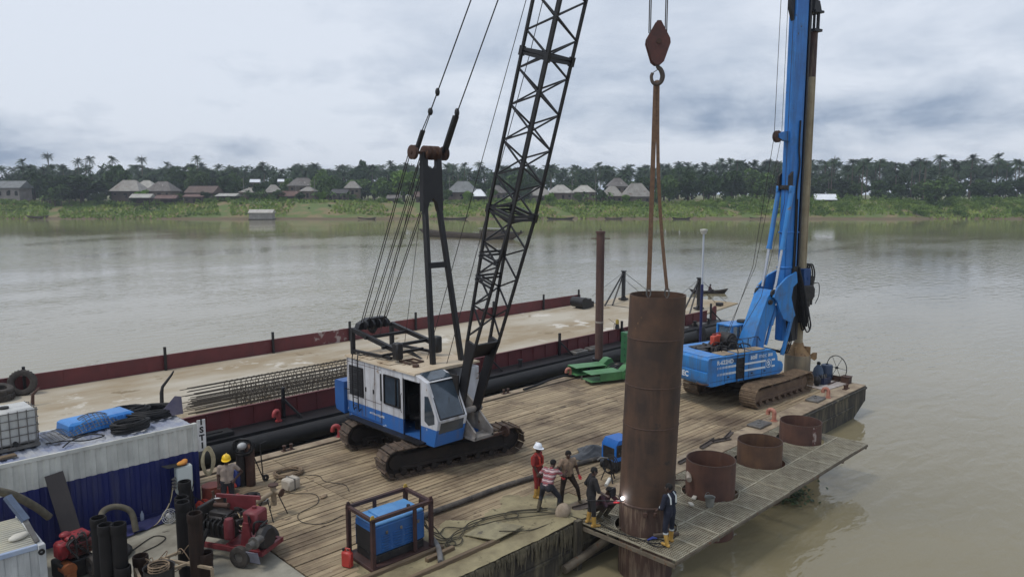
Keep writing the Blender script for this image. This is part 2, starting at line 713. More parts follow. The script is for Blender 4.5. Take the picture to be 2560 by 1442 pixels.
while y < 24.66 and rows < 50:
    for k, (a, b) in enumerate(zip(seams[:-1], seams[1:])):
        if y < 15.0 and 12.0 < a < 15.7:
            continue
        o = O('deck_plank', pm[k], None, barge)
        o.location = ((a + b) / 2 + random.uniform(-.008, .008), y + random.uniform(-.006, .006), -.024 + random.uniform(-.009, .007))
        o.rotation_euler = (random.uniform(-.016, .016), random.uniform(-.0015, .0015), random.uniform(-.0025, .0025))
    y += .216 + random.choice((0, 0, .004, .012))
    rows += 1


def vent(parent, x, y, mat, rz=0.0, s=1.0):
    pts = [(0, 0, 0), (0, 0, .26)]
    for k in range(7):
        a = math.pi * k / 6
        pts.append((.11 - .11 * math.cos(a), 0, .28 + .11 * math.sin(a)))
    pts.append((.22, 0, .2))
    g = G().tube(pts, .075, 10)
    g.cyl((0, 0, -.01), (0, 0, .03), .12, n=12)
    g.xf(Matrix.Translation((x, y, .01)) @ Matrix.Rotation(rz, 4, 'Z') @ Matrix.Scale(s, 4))
    o = O('vent_pipe', g, mat, parent)
    o['label'] = 'swan-neck vent pipe painted red'
    return o


vent(barge, 15.12, 24.98, m_redpaint, R(150), 1.15)
vent(barge, 28.9, 24.98, m_pinkpaint, R(160), 1.1)
vent(barge, 29.2, 13.95, m_pinkpaint, R(100), 1.2)
vent(barge, 34.4, 13.85, m_pinkpaint, R(100), 1.1)


def hatch(parent, x, y, sx, sy, mat, rz=0):
    g = G().box((0, 0, .05), (sx, sy, .09), bev=.02)
    g.box((0, 0, .11), (sx * .25, .05, .03))
    g.cyl((sx * .3, sy * .2, .09), (sx * .3, sy * .2, .14), .05, n=8)
    g.xf(Matrix.Translation((x, y, .012)) @ Matrix.Rotation(rz, 4, 'Z'))
    return O('hatch_cover', g, mat, parent)


hatch(barge, 16.2, 24.92, .8, .40, m_steelgrey)
hatch(barge, 28.2, 14.1, 1.0, .62, m_steelgrey)
hatch(barge, 33.6, 14.1, 1.0, .60, m_steelgrey, .04)
for (bx, by) in ((12.9, 24.95), (24.2, 24.95), (36.6, 13.9), (21.3, 13.9)):
    g = G()
    for s_ in (-.14, .14):
        g.cyl((bx + s_, by, .01), (bx + s_, by, .20), .055, n=10)
        g.cyl((bx + s_, by, .20), (bx + s_, by, .23), .075, n=10)
    g.box((bx, by, .025), (.46, .18, .03))
    O('bollard', g, m_rust, barge)

# mud spilled along the edge of the deck
g = G()
nx_, ny_ = 90, 26
for i in range(nx_ + 1):
    for j in range(ny_ + 1):
        x = 9.2 + 8.3 * i / nx_
        y = 13.42 + 2.9 * j / ny_
        ex = min(1, (x - 9.2) / .9, (17.5 - x) / 1.4) 
        ey = min(1, (16.32 + .25 * math.sin(x * 2.1) + .12 * math.sin(x * 5.3) - y) / .55)
        e_ = max(-.2, min(ex, ey))
        n_ = .5 * math.sin(x * 3.1 + y * 2.2) + .5 * math.sin(x * 7.3 - y * 5.1) + .4 * math.sin(x * 15.7 + y * 11.3) + random.uniform(-.5, .5)
        bank = .05 * math.exp(-((y - 13.75) / .3) ** 2) + .14 * math.exp(-(((x - 15.6) / .8) ** 2 + ((y - 13.8) / .35) ** 2))
        g.v.append((x, y, -.03 + e_ * (.045 + .011 * n_ + bank)))
for i in range(nx_):
    for j in range(ny_):
        a = i * (ny_ + 1) + j
        g.f.append((a, a + ny_ + 1, a + ny_ + 2, a + 1))
mud = O('mud', g, m_mud, None, 60, kind='stuff')
mud['label'] = 'sandy mud spread over the river edge of the deck'
# dried slurry hanging over the hull side
g = G()
for k in range(420):
    x = random.uniform(9.4, 15.9)
    l_ = random.uniform(.08, .95) * random.uniform(.2, 1)
    w_ = random.uniform(.012, .045)
    g.tube([(x, 13.45, -.02), (x + random.uniform(-.01, .01), 13.42, -l_ * .5), (x, 13.44, -l_)], [w_, w_ * .8, w_ * .2], 5)
o = O('slurry_drips', g, M('dried_slurry', (112, 104, 84), (84, 78, 66), .9, sc=6), None, 60, kind='stuff')
o['label'] = 'mud runs dried down the side of the barge'

# ================================================================== far deck barge
m_fhull = M('black_barge_side', (20, 20, 23), (34, 33, 35), .5, sc=1.5, wear=((70, 64, 60), .70, 2), bump=.2)
m_redwall = M('oxide_red_bulwark', (104, 46, 48), (88, 42, 44), .6, sc=1.2, wear=((70, 44, 42), .66, 2.4), wear2=((150, 128, 122), .705, 1.1), rand=True)
m_redworn = M('scraped_bulwark', (104, 50, 52), (92, 48, 50), .6, sc=1.2, wear=((160, 146, 142), .54, 1.2), rand=True)


def sand_deck():
    m = M('sandy_barge_deck', (180, 172, 156), (150, 134, 108), .9, sc=.22, lo=.40, hi=.60, aniso=(.45, 1, 1), wear=((200, 194, 182), .61, .33), wear2=((128, 112, 86), .62, .5), bump=.25, bsc=2)
    return m


m_sand = sand_deck()
fb = T('deck_barge', 'long black barge with oxide red bulwarks and a sandy deck moored behind', 'barge', (0, 0, 0))
FX0, FX1 = -18.0, 50.4
g = G().prism([(FX0, -2.4), (46.6, -2.4), (49.6, -1.0), (50.4, -.55), (50.4, 0), (FX0, 0)], 27.9, 42.4, 'y')
O('hull', g, m_fhull, fb)
g = G().box(((FX0 + 50.0) / 2, 35.15, .003), (50.0 - FX0, 12.2, .03))
O('cargo_deck', g, m_sand, fb)
g = G().prism([(50.3, -.10), (50.3, .03), (56.6, .42), (56.6, .34)], 30.6, 40.6, 'y')
O('bow_ramp', g, m_sand, fb)
g = G()
g.tube([(FX0, 27.62, -.42), (48.6, 27.62, -.42), (49.7, 27.9, -.5)], .36, 14)
g.tube([(FX0, 27.55, -1.05), (47.5, 27.55, -1.05)], .30, 12)
O('fender_pipe', g, m_dark, fb)
for yk in range(4):
    g = G()
    g.box((48.0 + .9 * (yk % 2), 27.55, -.35 - .0 * yk), (.01, .01, .01))
g = G().tube([(45.6, 27.45, .1), (45.6, 27.25, -.3), (45.6, 27.45, -1.2)], .30, 12)
O('bow_fender', g, m_dark, fb)


def wall_panel(mat, sgn):
    g = G().box((0, 0, .40), (1.966, .05, .80))
    for xx in (-.955, 0.0):
        g.box((xx, sgn * .045, .38), (.05, .06, .70))
    g.box((0, sgn * .03, .80), (1.97, .12, .035))
    return g.mesh('bulwark_panel', mat)


for sgn, yy, xa, xb in ((-1, 29.0, FX0, 49.9), (1, 41.3, FX0, 49.2)):
    me = wall_panel(m_redwall, sgn)
    me2 = wall_panel(m_redworn, sgn)
    x = xa
    while x + 1.97 < xb + .1:
        far = yy > 40
        o = O('bulwark_panel', me2 if (far and (18.2 < x < 26.5) and random.random() < .8) else me, None, fb)
        o.location = (x + .985, yy, .015 + random.uniform(-.004, .004))
        x += 1.97
# raised end of the near bulwark
g = G().prism([(49.55, .0), (50.3, .0), (50.3, .95), (50.1, 1.05), (49.9, .98), (49.55, .82)], 28.96, 29.05, 'y')
O('bulwark_end', g, m_redwall, fb)


def stanchion(x, y, h, brace):
    g = G().box((x, y, h / 2), (.12, .12, h))
    if brace:
        g.beam((x, y, h * .62), (x + .55, y - .55, .02), .09, .09)
    O('stanchion', g, m_black, fb)


for x in (7.9, 14.4, 20.6, 25.9, 31.2, 38.6, 44.2, 48.6):
    stanchion(x, 41.15, 1.3, False)
for x in (14.8, 20.8, 26.65, 32.4, 38.4, 44.0, 49.3):
    stanchion(x, 28.86, 1.32, True)
for x in (26.2, 14.4):
    vent(fb, x, 28.55, m_redpaint, R(200), 1.2)
for x, y in ((28.7, 28.45), (46.4, 28.4), (48.1, 28.3), (47.2, 41.9)):
    g = G().cyl((x, y, 0), (x, y, .34), .11, n=12)
    g.cyl((x, y, .34), (x, y, .40), .15, n=12)
    O('bollard', g, m_black, fb)
for x, sx in ((11.3, 2.0), (33.6, 1.1), (35.0, 1.0), (44.6, 1.3), (47.0, 1.0)):
    g = G().box((x, 28.42, .09), (sx, .62, .18), bev=.03)
    g.box((x, 28.42, .20), (sx * .6, .3, .05))
    O('deck_locker', g, m_steelgrey if x > 30 else m_dark, fb)
# winch at the far corner
g = G().box((47.4, 39.6, .4), (1.1, .9, .8), bev=.05)
g.cyl((46.9, 39.0, .55), (46.9, 40.3, .55), .42, n=16)
g.box((48.3, 39.7, .25), (.5, .6, .5), bev=.03)
O('anchor_winch', g, m_black, fb)
# ramp posts with stays
for py in (39.35, 31.85):
    g = G().box((52.5, py, 1.45), (.24, .24, 2.6))
    g.box((52.5, py, .30), (.62, .62, .12))
    g.prism([(52.1, .3), (52.9, .3), (52.6, .62), (52.4, .62)], py - .06, py + .06, 'y')
    g.box((52.5, py, 2.72), (.34, .34, .10))
    O('ramp_post', g, m_black, fb)
    g = G()
    g.beam((52.4, py, 2.55), (49.4, py - .4, .05), .10, .10)
    g.beam((52.4, py, 2.35), (50.2, py - .6, .05), .10, .10)
    O('raking_strut', g, m_black, fb)
    g = G()
    g.tube([(52.6, py, 2.6), (56.3, py - .3, .42)], .022, 5)
    g.tube([(52.6, py, 2.0), (55.6, py + .3, .40)], .022, 5)
    g.tube([(52.4, py, 2.6), (48.6, py + .3, .9)], .016, 5)
    O('stay_wire', g, m_rope, fb)
g = G().box((54.8, 31.3, .42), (.5, .45, .3), bev=.03)
O('ramp_stop', g, m_black, fb)

# yellow fitting on the red bulwark
t = T('warning_beacon', 'small yellow and black beacon standing on the red bulwark beside the green column', 'beacon', (38.1, 29.0, .84))
g = G().cyl((0, 0, 0), (0, 0, .3), .16, .11, n=10)
O('base', g, m_black, t)
g = G().lathe([(0, .62), (.08, .6), (.11, .5), (.11, .3), (0, .3)], n=12)
O('lamp_body', g, M('yellow_beacon', (170, 146, 62), (130, 112, 52), .5), t)
g = G().tube(spline([(0, 0, .25), (-.3, 0, .35), (-.35, 0, -.1)]), .02, 5)
g.tube([(-.1, 0, .3), (-.9, 0, .75)], .012, 4)
O('cable', g, m_dark, t)

# ================================================================== crawler tracks (shared builder)
m_shoe = M('muddy_track_shoe', (98, 82, 68), (64, 54, 46), .85, sc=4, wear=((60, 50, 44), .6, 5), bump=.3, rand=True, hue=.15)
m_tframe = M('grimy_track_frame', (32, 28, 26), (50, 42, 37), .85, sc=2, bump=.3)
m_shoe2 = M('dusty_track_shoe', (134, 114, 92), (100, 84, 68), .85, sc=4, wear=((80, 66, 54), .6, 5), bump=.3, rand=True, hue=.10)
m_tframe2 = M('dusty_track_frame', (112, 92, 74), (84, 66, 54), .85, sc=2, bump=.3)


def crawler(root, m, L_, H_, W_, ns, mshoe, mframe, plate=.045, grouser=.05, drive=True):
    """one track: frame mesh, idlers and rollers, plus every shoe as a sub-part"""
    r = H_ / 2 - plate
    hl = L_ / 2 - H_ / 2
    g = G()
    bw = W_ * .42
    g.box((0, 0, H_ * .5), (hl * 2 - .1, bw, H_ * .46), bev=.05)
    g.box((0, 0, H_ * .30), (hl * 2 - .3, bw * 1.3, H_ * .16), bev=.03)
    for sx in (-1, 1):
        g.lathe([(0, -bw * .55), (r * .55, -bw * .55), (r * .6, -bw * .35), (r * .93, -bw * .3), (r * .93, bw * .3), (r * .6, bw * .35), (r * .55, bw * .55), (0, bw * .55)], (sx * hl, 0, H_ / 2), 18, axis='y')
        for k in range(14):
            a = 2 * math.pi * k / 14
            g.box((sx * hl + r * .93 * math.cos(a), 0, H_ / 2 + r * .93 * math.sin(a)), (.08, bw * .5, .09), ry=-a)
    nroll = 8
    for k in range(nroll):
        x = -hl + .25 + (2 * hl - .5) * k / (nroll - 1)
        g.cyl((x, -bw * .75, .17), (x, bw * .75, .17), .11, n=10)
    for x in (-hl * .4, hl * .4):
        g.cyl((x, -bw * .6, H_ - .16), (x, bw * .6, H_ - .16), .09, n=10)
    tr = O('track', g, mframe, root)
    tr.matrix_local = m
    sh = G().box((0, 0, plate / 2), (2 * math.pi * 1, 1, 1)) if False else G()
    per = 4 * hl + 2 * math.pi * r
    pitch = per / ns
    sh.box((0, 0, plate / 2), (pitch * .93, W_, plate), bev=.008)
    sh.box((pitch * .32, 0, plate + grouser / 2 - .002), (.035, W_ * .98, grouser))
    if grouser < .04:
        sh.box((-pitch * .1, 0, plate + grouser / 2 - .002), (.03, W_ * .98, grouser * .8))
    sh.box((0, W_ * .14, -.03), (pitch * .8, .06, .06))
    sh.box((0, -W_ * .14, -.03), (pitch * .8, .06, .06))
    me = sh.mesh('track_shoe', mshoe)
    for k in range(ns):
        s_ = (k + .37) * pitch
        if s_ < 2 * hl:
            p, a = (-hl + s_, H_ / 2 + r), 0.0
            sag = -.045 * math.sin(math.pi * s_ / (2 * hl)) ** 2
            p = (p[0], p[1] + sag)
        elif s_ < 2 * hl + math.pi * r:
            q = (s_ - 2 * hl) / r
            p, a = (hl + r * math.sin(q), H_ / 2 + r * math.cos(q)), q
        elif s_ < 4 * hl + math.pi * r:
            p, a = (hl - (s_ - 2 * hl - math.pi * r), H_ / 2 - r), math.pi
        else:
            q = math.pi + (s_ - 4 * hl - math.pi * r) / r
            p, a = (-hl + r * math.sin(q), H_ / 2 + r * math.cos(q)), q
        o = O('track_shoe', me, None, tr)
        o.location = (p[0], 0, p[1])
        o.rotation_euler = (0, a, 0)
    return tr


def split_paint(name, c_hi, c_lo, z, wear_c, th, grime=.45, gcol=(120, 108, 92)):
    """two-tone paint, lower band below height z, chipped"""
    m = M(name, c_hi, tuple(int(q * .9) for q in c_hi), .45, sc=1.4, wear=None)
    t = m.node_tree
    n, l = t.nodes, t.links
    b = n['Principled BSDF']
    up = b.inputs['Base Color'].links[0].from_socket
    tc = n.new('ShaderNodeTexCoord')
    sp = n.new('ShaderNodeSeparateXYZ')
    l.new(tc.outputs['Object'], sp.inputs[0])
    st = n.new('ShaderNodeMath')
    st.operation = 'LESS_THAN'
    st.inputs[1].default_value = z
    l.new(sp.outputs[2], st.inputs[0])
    mx = n.new('ShaderNodeMix')
    mx.data_type = 'RGBA'
    l.new(st.outputs[0], mx.inputs[0])
    l.new(up, mx.inputs[6])
    mx.inputs[7].default_value = lin(c_lo)
    nz = n.new('ShaderNodeTexNoise')
    nz.inputs['Scale'].default_value = 3.2
    nz.inputs['Detail'].default_value = 9
    nz.inputs['Roughness'].default_value = .66
    l.new(tc.outputs['Object'], nz.inputs['Vector'])
    mr = n.new('ShaderNodeMapRange')
    mr.inputs['From Min'].default_value = th
    mr.inputs['From Max'].default_value = th + .02
    l.new(nz.outputs['Fac'], mr.inputs['Value'])
    # chips show pale primer in the blue band and rust brown in the white
    chip = n.new('ShaderNodeMix')
    chip.data_type = 'RGBA'
    l.new(st.outputs[0], chip.inputs[0])
    chip.inputs[6].default_value = lin((150, 132, 118))
    chip.inputs[7].default_value = lin(wear_c)
    mx2 = n.new('ShaderNodeMix')
    mx2.data_type = 'RGBA'
    l.new(mr.outputs[0], mx2.inputs[0])
    l.new(mx.outputs[2], mx2.inputs[6])
    l.new(chip.outputs[2], mx2.inputs[7])
    # rain-washed grime
    mp = n.new('ShaderNodeMapping')
    mp.inputs['Scale'].default_value = (1, 1, .15)
    l.new(tc.outputs['Object'], mp.inputs[0])
    gz = n.new('ShaderNodeTexNoise')
    gz.inputs['Scale'].default_value = 4
    gz.inputs['Detail'].default_value = 5
    l.new(mp.outputs[0], gz.inputs['Vector'])
    gr = n.new('ShaderNodeMapRange')
    gr.inputs['From Min'].default_value = .50
    gr.inputs['From Max'].default_value = .75
    gr.inputs['To Max'].default_value = grime
    l.new(gz.outputs['Fac'], gr.inputs['Value'])
    mx3 = n.new('ShaderNodeMix')
    mx3.data_type = 'RGBA'
    l.new(gr.outputs[0], mx3.inputs[0])
    l.new(mx2.outputs[2], mx3.inputs[6])
    mx3.inputs[7].default_value = lin(gcol)
    l.new(mx3.outputs[2], b.inputs['Base Color'])
    return m


# ================================================================== lattice crane
CR = Vector((16.6, 21.4, 0))
crane = T('crawler_crane', 'white and blue crawler crane with a black lattice boom', 'crane', CR)


def C(name, g, mat, parent=None, smooth=40):
    g.xf(Matrix.Translation(-CR))
    return O(name, g, mat, parent or crane, smooth)


m_cr = split_paint('white_over_blue_paint', (210, 212, 216), (50, 104, 172), 1.66, (176, 186, 200), .635, .6, (112, 98, 82))
m_crroof = M('dusty_roof', (176, 158, 132), (198, 184, 162), .85, sc=1.2, wear=((128, 106, 84), .62, 2.2), bump=.2)
m_crblue = M('chipped_blue_paint', (46, 96, 160), (38, 84, 146), .5, sc=2, wear=((176, 188, 202), .645, 3.2))
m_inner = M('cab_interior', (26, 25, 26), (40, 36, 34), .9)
m_footgrey = M('grey_boom_foot', (150, 146, 142), (112, 106, 100), .6, sc=2, wear=((96, 72, 58), .62, 4))
TA = R(-11.6)
for side in (-1, 1):
    mm = Matrix.Rotation(TA, 4, 'Z') @ Matrix.Translation((.22, side * 1.72, 0))
    crawler(crane, mm, 5.55, 1.02, .80, 44, m_shoe, m_tframe)
g = G().box((0, 0, .58), (2.6, 2.7, .42), bev=.06)
g.box((1.3, 0, .6), (.5, 3.0, .32), bev=.04)
g.box((-1.0, 0, .6), (.5, 3.0, .32), bev=.04)
g.xf(Matrix.Rotation(TA, 4, 'Z') @ Matrix.Translation((.2, 0, 0)))
O('car_body', g, m_tframe, crane)
g = G().cyl((0, 0, .75), (0, 0, 1.1), .95, n=28)
O('slew_ring', g, m_tframe, crane)

XA, XB = 15.1, 18.0
g = G()
g.box((16.5, 21.7, 1.10), (2.76, 5.0, .12))
g.box(((XA + XB) / 2, 23.15, 1.30), (XB - XA - .06, 2.2, .30))
C('turntable_frame', g, m_crblue)
# engine house: walls around the machinery
g = G()
g.box(((XA + XB) / 2, 23.17, 2.26), (XB - XA, 2.26, 2.14), bev=.03)
g.box((XB - .38, 21.0, 2.20), (.76, 2.06, 2.06), bev=.03)
house = C('engine_house', g, m_cr)
g = G().prism([(XA - .05, 3.335), (XB + .05, 3.335), (XB + .03, 3.40), (16.55, 3.44), (XA - .03, 3.40)], 19.98, 24.34, 'y')
C('roof', g, m_crroof)
for i in range(3):
    g = G().box((15.55 + i * .0, 20.75 + i * 1.25, 3.43), (.75, .8, .03), bev=.01)
    if i == 0:
        g = G()
        for dx in (-.3, 0, .3):
            g.box((16.0 + dx, 21.4, 3.47), (.05, .6, .05))
        for dy in (-.3, .3):
            g.box((16.0, 21.4 + dy, 3.47), (.65, .05, .05))
    C('roof_hatch', g, m_rust if i == 0 else m_crroof)
g = G().cyl((15.7, 20.75, 3.42), (15.7, 20.75, 3.5), .12, n=12)
C('roof_vent', g, m_rust)
g = G().box((XA - .012, 23.62, 2.5), (.03, .95, 1.12), bev=.01)
gr = C('louvre_grille', g, m_black)
for k in range(12):
    C('louvre_slat', G().box((XA - .035, 23.62, 2.03 + k * .085), (.03, .9, .03), ry=.5), m_black, gr)
g = G()
for yy in (23.33, 23.68):
    g.tube(spline([(XA - .02, yy, 1.5), (XA - .13, yy, 1.55), (XA - .13, yy, 3.4), (XA, yy, 3.52), (XA + .2, yy, 3.52)], 3), .022, 6)
for k in range(7):
    g.cyl((XA - .13, 23.33, 1.62 + k * .29), (XA - .13, 23.68, 1.62 + k * .29), .016, n=6)
C('access_ladder', g, m_black)
g = G().box((XA - .01, 22.03, 2.55), (.03, .07, 1.0))
C('door_seam', g, m_black)
for yy in (22.42, 23.06, 24.2):
    C('panel_seam', G().box((XA - .002, yy, 2.28), (.012, .014, 2.02)), m_rust)
for zz in (1.92, 3.18):
    C('panel_seam', G().box((XA - .002, 23.15, zz), (.012, 2.2, .012)), m_rust)
for yy in (22.5, 23.0):
    C('door_handle', G().box((XA - .02, yy, 2.3), (.04, .03, .16)), m_black)
rr_ = random.Random(8)
for k in range(11):
    C('worn_lettering', G().box((XA - .003, 22.75 - .085 * k, 1.47 + rr_.uniform(-.01, .01)), (.010, rr_.uniform(.03, .06), rr_.uniform(.05, .10))), m_white)
C('hand_rail', G().tube([(XA, 24.1, 2.1), (XA - .07, 24.1, 2.1), (XA - .07, 24.6, 2.12), (XA, 24.62, 2.12)], .015, 6), m_black)
# cab (open doorway to a dark inside)
prof = [(22.0, 1.08), (22.0, 3.36), (20.0, 3.36), (19.38, 3.18), (18.78, 1.98), (19.02, 1.06)]
g = G()
t_ = .05


def yz_piece(pts, x0=XA, x1=XA + t_):
    g.prism(pts, x0, x1, 'x')


yz_piece([(20.70, 1.08), (22.0, 1.08), (22.0, 2.03), (20.70, 2.03)])
yz_piece([(20.70, 3.05), (22.0, 3.05), (22.0, 3.36), (20.70, 3.36)])
yz_piece([(21.82, 2.03), (22.0, 2.03), (22.0, 3.05), (21.82, 3.05)])
yz_piece([(20.70, 2.03), (20.92, 2.03), (20.92, 3.05), (20.70, 3.05)])
yz_piece([(19.72, 3.12), (20.70, 3.12), (20.70, 3.36), (20.0, 3.36), (19.72, 3.28)])
yz_piece([(18.80, 1.98), (19.02, 1.06), (19.72, 1.06), (19.72, 3.28), (19.38, 3.18)])
XC = 16.36
yz_piece(prof, XC - .05, XC)
# front: pillars and sills
for x0, x1 in ((XA + t_, XA + .12), (XC - .12, XC - .05)):
    g.prism([(18.78, 1.98), (18.83, 1.98), (19.44, 3.16), (19.38, 3.18)], x0, x1, 'x')
    g.prism([(18.78, 1.98), (18.84, 1.98), (19.08, 1.06), (19.02, 1.06)], x0, x1, 'x')
g.prism([(18.78, 1.98), (18.84, 2.05), (18.90, 1.92), (18.80, 1.90)], XA + t_, XC - .05, 'x')
g.prism([(18.90, 1.50), (18.96, 1.52), (19.08, 1.06), (19.02, 1.06)], XA + t_, XC - .05, 'x')
g.prism([(19.38, 3.18), (20.0, 3.36), (20.0, 3.30), (19.44, 3.12)], XA + t_, XC - .05, 'x')
g.prism([(20.0, 3.36), (22.0, 3.36), (22.0, 3.31), (20.0, 3.31)], XA + t_, XC - .05, 'x')
cab = C('operator_cab', g, m_cr)
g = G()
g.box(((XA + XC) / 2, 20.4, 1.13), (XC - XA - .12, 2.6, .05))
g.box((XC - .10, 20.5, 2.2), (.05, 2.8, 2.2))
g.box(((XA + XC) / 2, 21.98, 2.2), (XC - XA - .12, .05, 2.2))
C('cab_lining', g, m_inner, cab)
g = G()
g.box((15.75, 20.75, 1.62), (.5, .5, .14), bev=.05)
g.box((15.75, 21.02, 2.0), (.5, .14, .75), bev=.05)
g.cyl((15.75, 20.75, 1.15), (15.75, 20.75, 1.6), .1, n=8)
C('driver_seat', g, m_inner, cab)
g = G()
for dx in (-.25, -.1, .1, .25):
    g = G()
    g.cyl((15.75 + dx, 19.95, 1.15), (15.75 + dx, 20.05, 1.95), .018, n=6)
    g.ell((15.75 + dx, 20.05, 1.97), (.035, .035, .035), 8, 6)
    C('control_lever', g, m_inner, cab)
g = G()
g.prism([(18.81, 2.04), (18.82, 2.05), (19.42, 3.14), (19.41, 3.15)], XA + .13, XC - .13, 'x')
wind = C('windscreen', g, m_glass, cab)
g = G()
for a, b in (((XA + .10, 18.80, 2.03), (XA + .10, 19.40, 3.15)), ((XC - .10, 18.80, 2.03), (XC - .10, 19.40, 3.15)), ((XA + .10, 18.80, 2.03), (XC - .10, 18.80, 2.03)), ((XA + .10, 19.40, 3.15), (XC - .10, 19.40, 3.15))):
    g.beam(a, b, .035, .035)
g.tube([(15.6, 18.86, 2.08), (15.85, 19.12, 2.62)], .012, 5)
C('windscreen_seal', g, m_black, wind)
g = G().prism([(18.80, 1.92), (18.815, 1.925), (18.915, 1.52), (18.90, 1.51)], XA + .10, XC - .10, 'x')
C('lower_window', g, m_glass, cab)
g = G().prism([(18.98, 1.86), (18.99, 2.15), (19.30, 2.74), (19.50, 2.72), (19.52, 1.86), (19.3, 1.74)], XA - .006, XA + .004, 'x')
C('quarter_window', g, m_glass, cab)
g = G().box((XA + .02, 21.37, 2.54), (.02, .92, 1.04))
sw = C('side_window', g, m_glass, cab)
g = G()
for a, b in (((21.83, 2.02), (21.83, 3.06)), ((20.91, 2.02), (20.91, 3.06)), ((21.83, 2.02), (20.91, 2.02)), ((21.83, 3.06), (20.91, 3.06)), ((21.12, 2.02), (21.12, 3.06))):
    g.beam((XA - .01, a[0], a[1]), (XA - .01, b[0], b[1]), .05, .05)
C('window_frame', g, m_black, sw)
g = G().prism([(19.45, 3.22), (20.0, 3.38), (20.0, 3.40), (19.45, 3.24)], XA + .18, XC - .12, 'x')
C('roof_window', g, m_glass, cab)
g = G()
for yy in (20.68, 19.74):
    g.beam((XA - .01, yy, 1.12), (XA - .01, yy, 3.14), .03, .03)
g.tube([(XA - .06, 20.74, 1.9), (XA - .09, 20.74, 2.0), (XA - .09, 20.74, 2.5), (XA - .05, 20.74, 2.6)], .012, 5)
C('door_frame', g, m_black, cab)
# blue counterweight
g = G().prism([(24.34, 1.12), (24.9, 1.2), (24.98, 1.4), (24.98, 2.3), (24.9, 2.36), (24.34, 2.36)], 14.98, 18.12, 'x')
C('counterweight', g, m_crblue)
# running board
g = G()
for k in range(3):
    g.box((14.84 + .12 * k, 21.7, 1.11), (.11, 4.5, .04))
for yy in (19.8, 21.0, 22.2, 23.6):
    g.beam((14.80, yy, 1.08), (15.3, yy, 1.02), .06, .06)
C('running_board', g, m_black)
# winch bed and boom foot brackets
g = G()
for x in (16.02 + .45, 17.25):
    g.prism([(21.6, 1.15), (21.6, 2.5), (20.2, 2.6), (19.6, 2.2), (18.5, 1.35), (18.5, 1.1)], x, x + .07, 'x')
g.box((16.88, 18.75, 1.12), (.9, .5, .1))
g.cyl((16.3, 19.35, 1.9), (17.5, 19.35, 1.9), .11, n=12)
C('boom_foot_bracket', g, m_footgrey)
g = G()
g.cyl((16.6, 20.9, 1.7), (17.2, 20.9, 1.7), .42, n=20)
g.cyl((16.6, 21.7, 2.3), (17.2, 21.7, 2.3), .38, n=20)
for x in (16.58, 17.2):
    g.cyl((x, 20.9, 1.7), (x + .04, 20.9, 1.7), .55, n=20)
    g.cyl((x, 21.7, 2.3), (x + .04, 21.7, 2.3), .5, n=20)
C('rope_drum', g, m_rust)
g = G().box((17.6, 18.75, .98), (1.2, .09, .09))
g.cyl((18.1, 18.75, 1.0), (18.2, 18.75, 1.0), .2, n=14)
C('front_roller', g, m_rust)

# gantry
g = G()
gy = 20.95
for (x0, y0, z0, x1, z1, w0) in ((16.36, 20.55, 2.4, 16.36, 9.1, .18), (17.72, 20.35, 2.0, 16.98, 9.1, .18)):
    g.beam((x0, y0, z0), (x1, gy, z1), w0, .18, bev=.02)
g.beam((16.38, 20.8, 6.95), (17.25, 20.78, 6.95), .16, .2)
g.prism([(16.22, 8.85), (16.40, 8.85), (16.50, 9.15), (16.68, 9.32), (16.85, 9.15), (16.93, 8.85), (17.12, 8.85), (17.06, 10.9), (16.88, 10.9), (16.88, 10.45), (16.80, 10.35), (16.55, 10.35), (16.46, 10.45), (16.46, 10.9), (16.24, 10.9)], gy - .1, gy + .1, 'y')
g.beam((16.36, 20.7, 3.3), (16.9, 22.8, 3.5), .12, .12)
gan = C('gantry', g, m_black)
for k, x in enumerate((15.88, 16.42, 16.66, 16.90, 17.26)):
    gg = G().lathe([(.05, -.07), (.20, -.07), (.25, -.055), (.21, -.02), (.21, .02), (.25, .055), (.20, .07), (.05, .07)], (x, gy, 10.88), 20, closed=True, axis='x')
    for q in range(5):
        a = 2 * math.pi * q / 5
        gg.beam((x, gy, 10.88), (x, gy + .18 * math.cos(a), 10.88 + .18 * math.sin(a)), .05, .04)
    C('sheave', gg, m_rust, gan)
g = G().cyl((15.78, gy, 10.88), (17.36, gy, 10.88), .06, n=10)
C('sheave_pin', g, m_rust, gan)
# live mast frame lying on the roof
g = G()
ZB = 4.35
for x in (15.35, 17.15):
    g.beam((x, 24.2, ZB), (x + .25, 21.7, 3.85), .14, .16)
    g.beam((x, 24.2, 3.4), (x, 24.2, ZB), .14, .14)
    g.beam((x, 24.15, 3.55), (x + .2, 22.0, 3.55), .10, .10)
    g.box((x + .27, 21.7, 3.85), (.3, .34, .62), bev=.05)
for yy, z in ((24.2, ZB), (23.3, 4.15), (22.2, 3.95)):
    g.beam((15.3, yy, z), (17.3, yy, z), .11, .11)
g.beam((15.4, 22.4, 3.6), (17.3, 22.4, 3.6), .10, .10)
C('mast_frame', g, m_black)
g = G().prism([(15.45, 4.3), (15.55, 4.55), (15.95, 4.72), (16.75, 4.72), (16.95, 4.5), (16.85, 4.3), (16.4, 4.35), (16.2, 4.1), (16.0, 4.35)], 24.0, 24.28, 'y')
for k in range(4):
    g.cyl((15.7 + .3 * k, 23.9, 4.5), (15.78 + .3 * k, 23.9, 4.5), .17, n=12)
C('equalizer_block', g, m_black)
g = G()
for k, (xa, xb) in enumerate(((15.62, 15.84), (15.72, 15.92), (15.95, 16.38), (16.05, 16.45), (16.3, 16.62), (16.4, 16.70), (16.65, 17.22), (16.75, 17.30))):
    g.tube([(xa, 24.05, 4.55), (xb, gy + .2, 10.85)], .017, 5)
C('luffing_rope', g, m_rope)

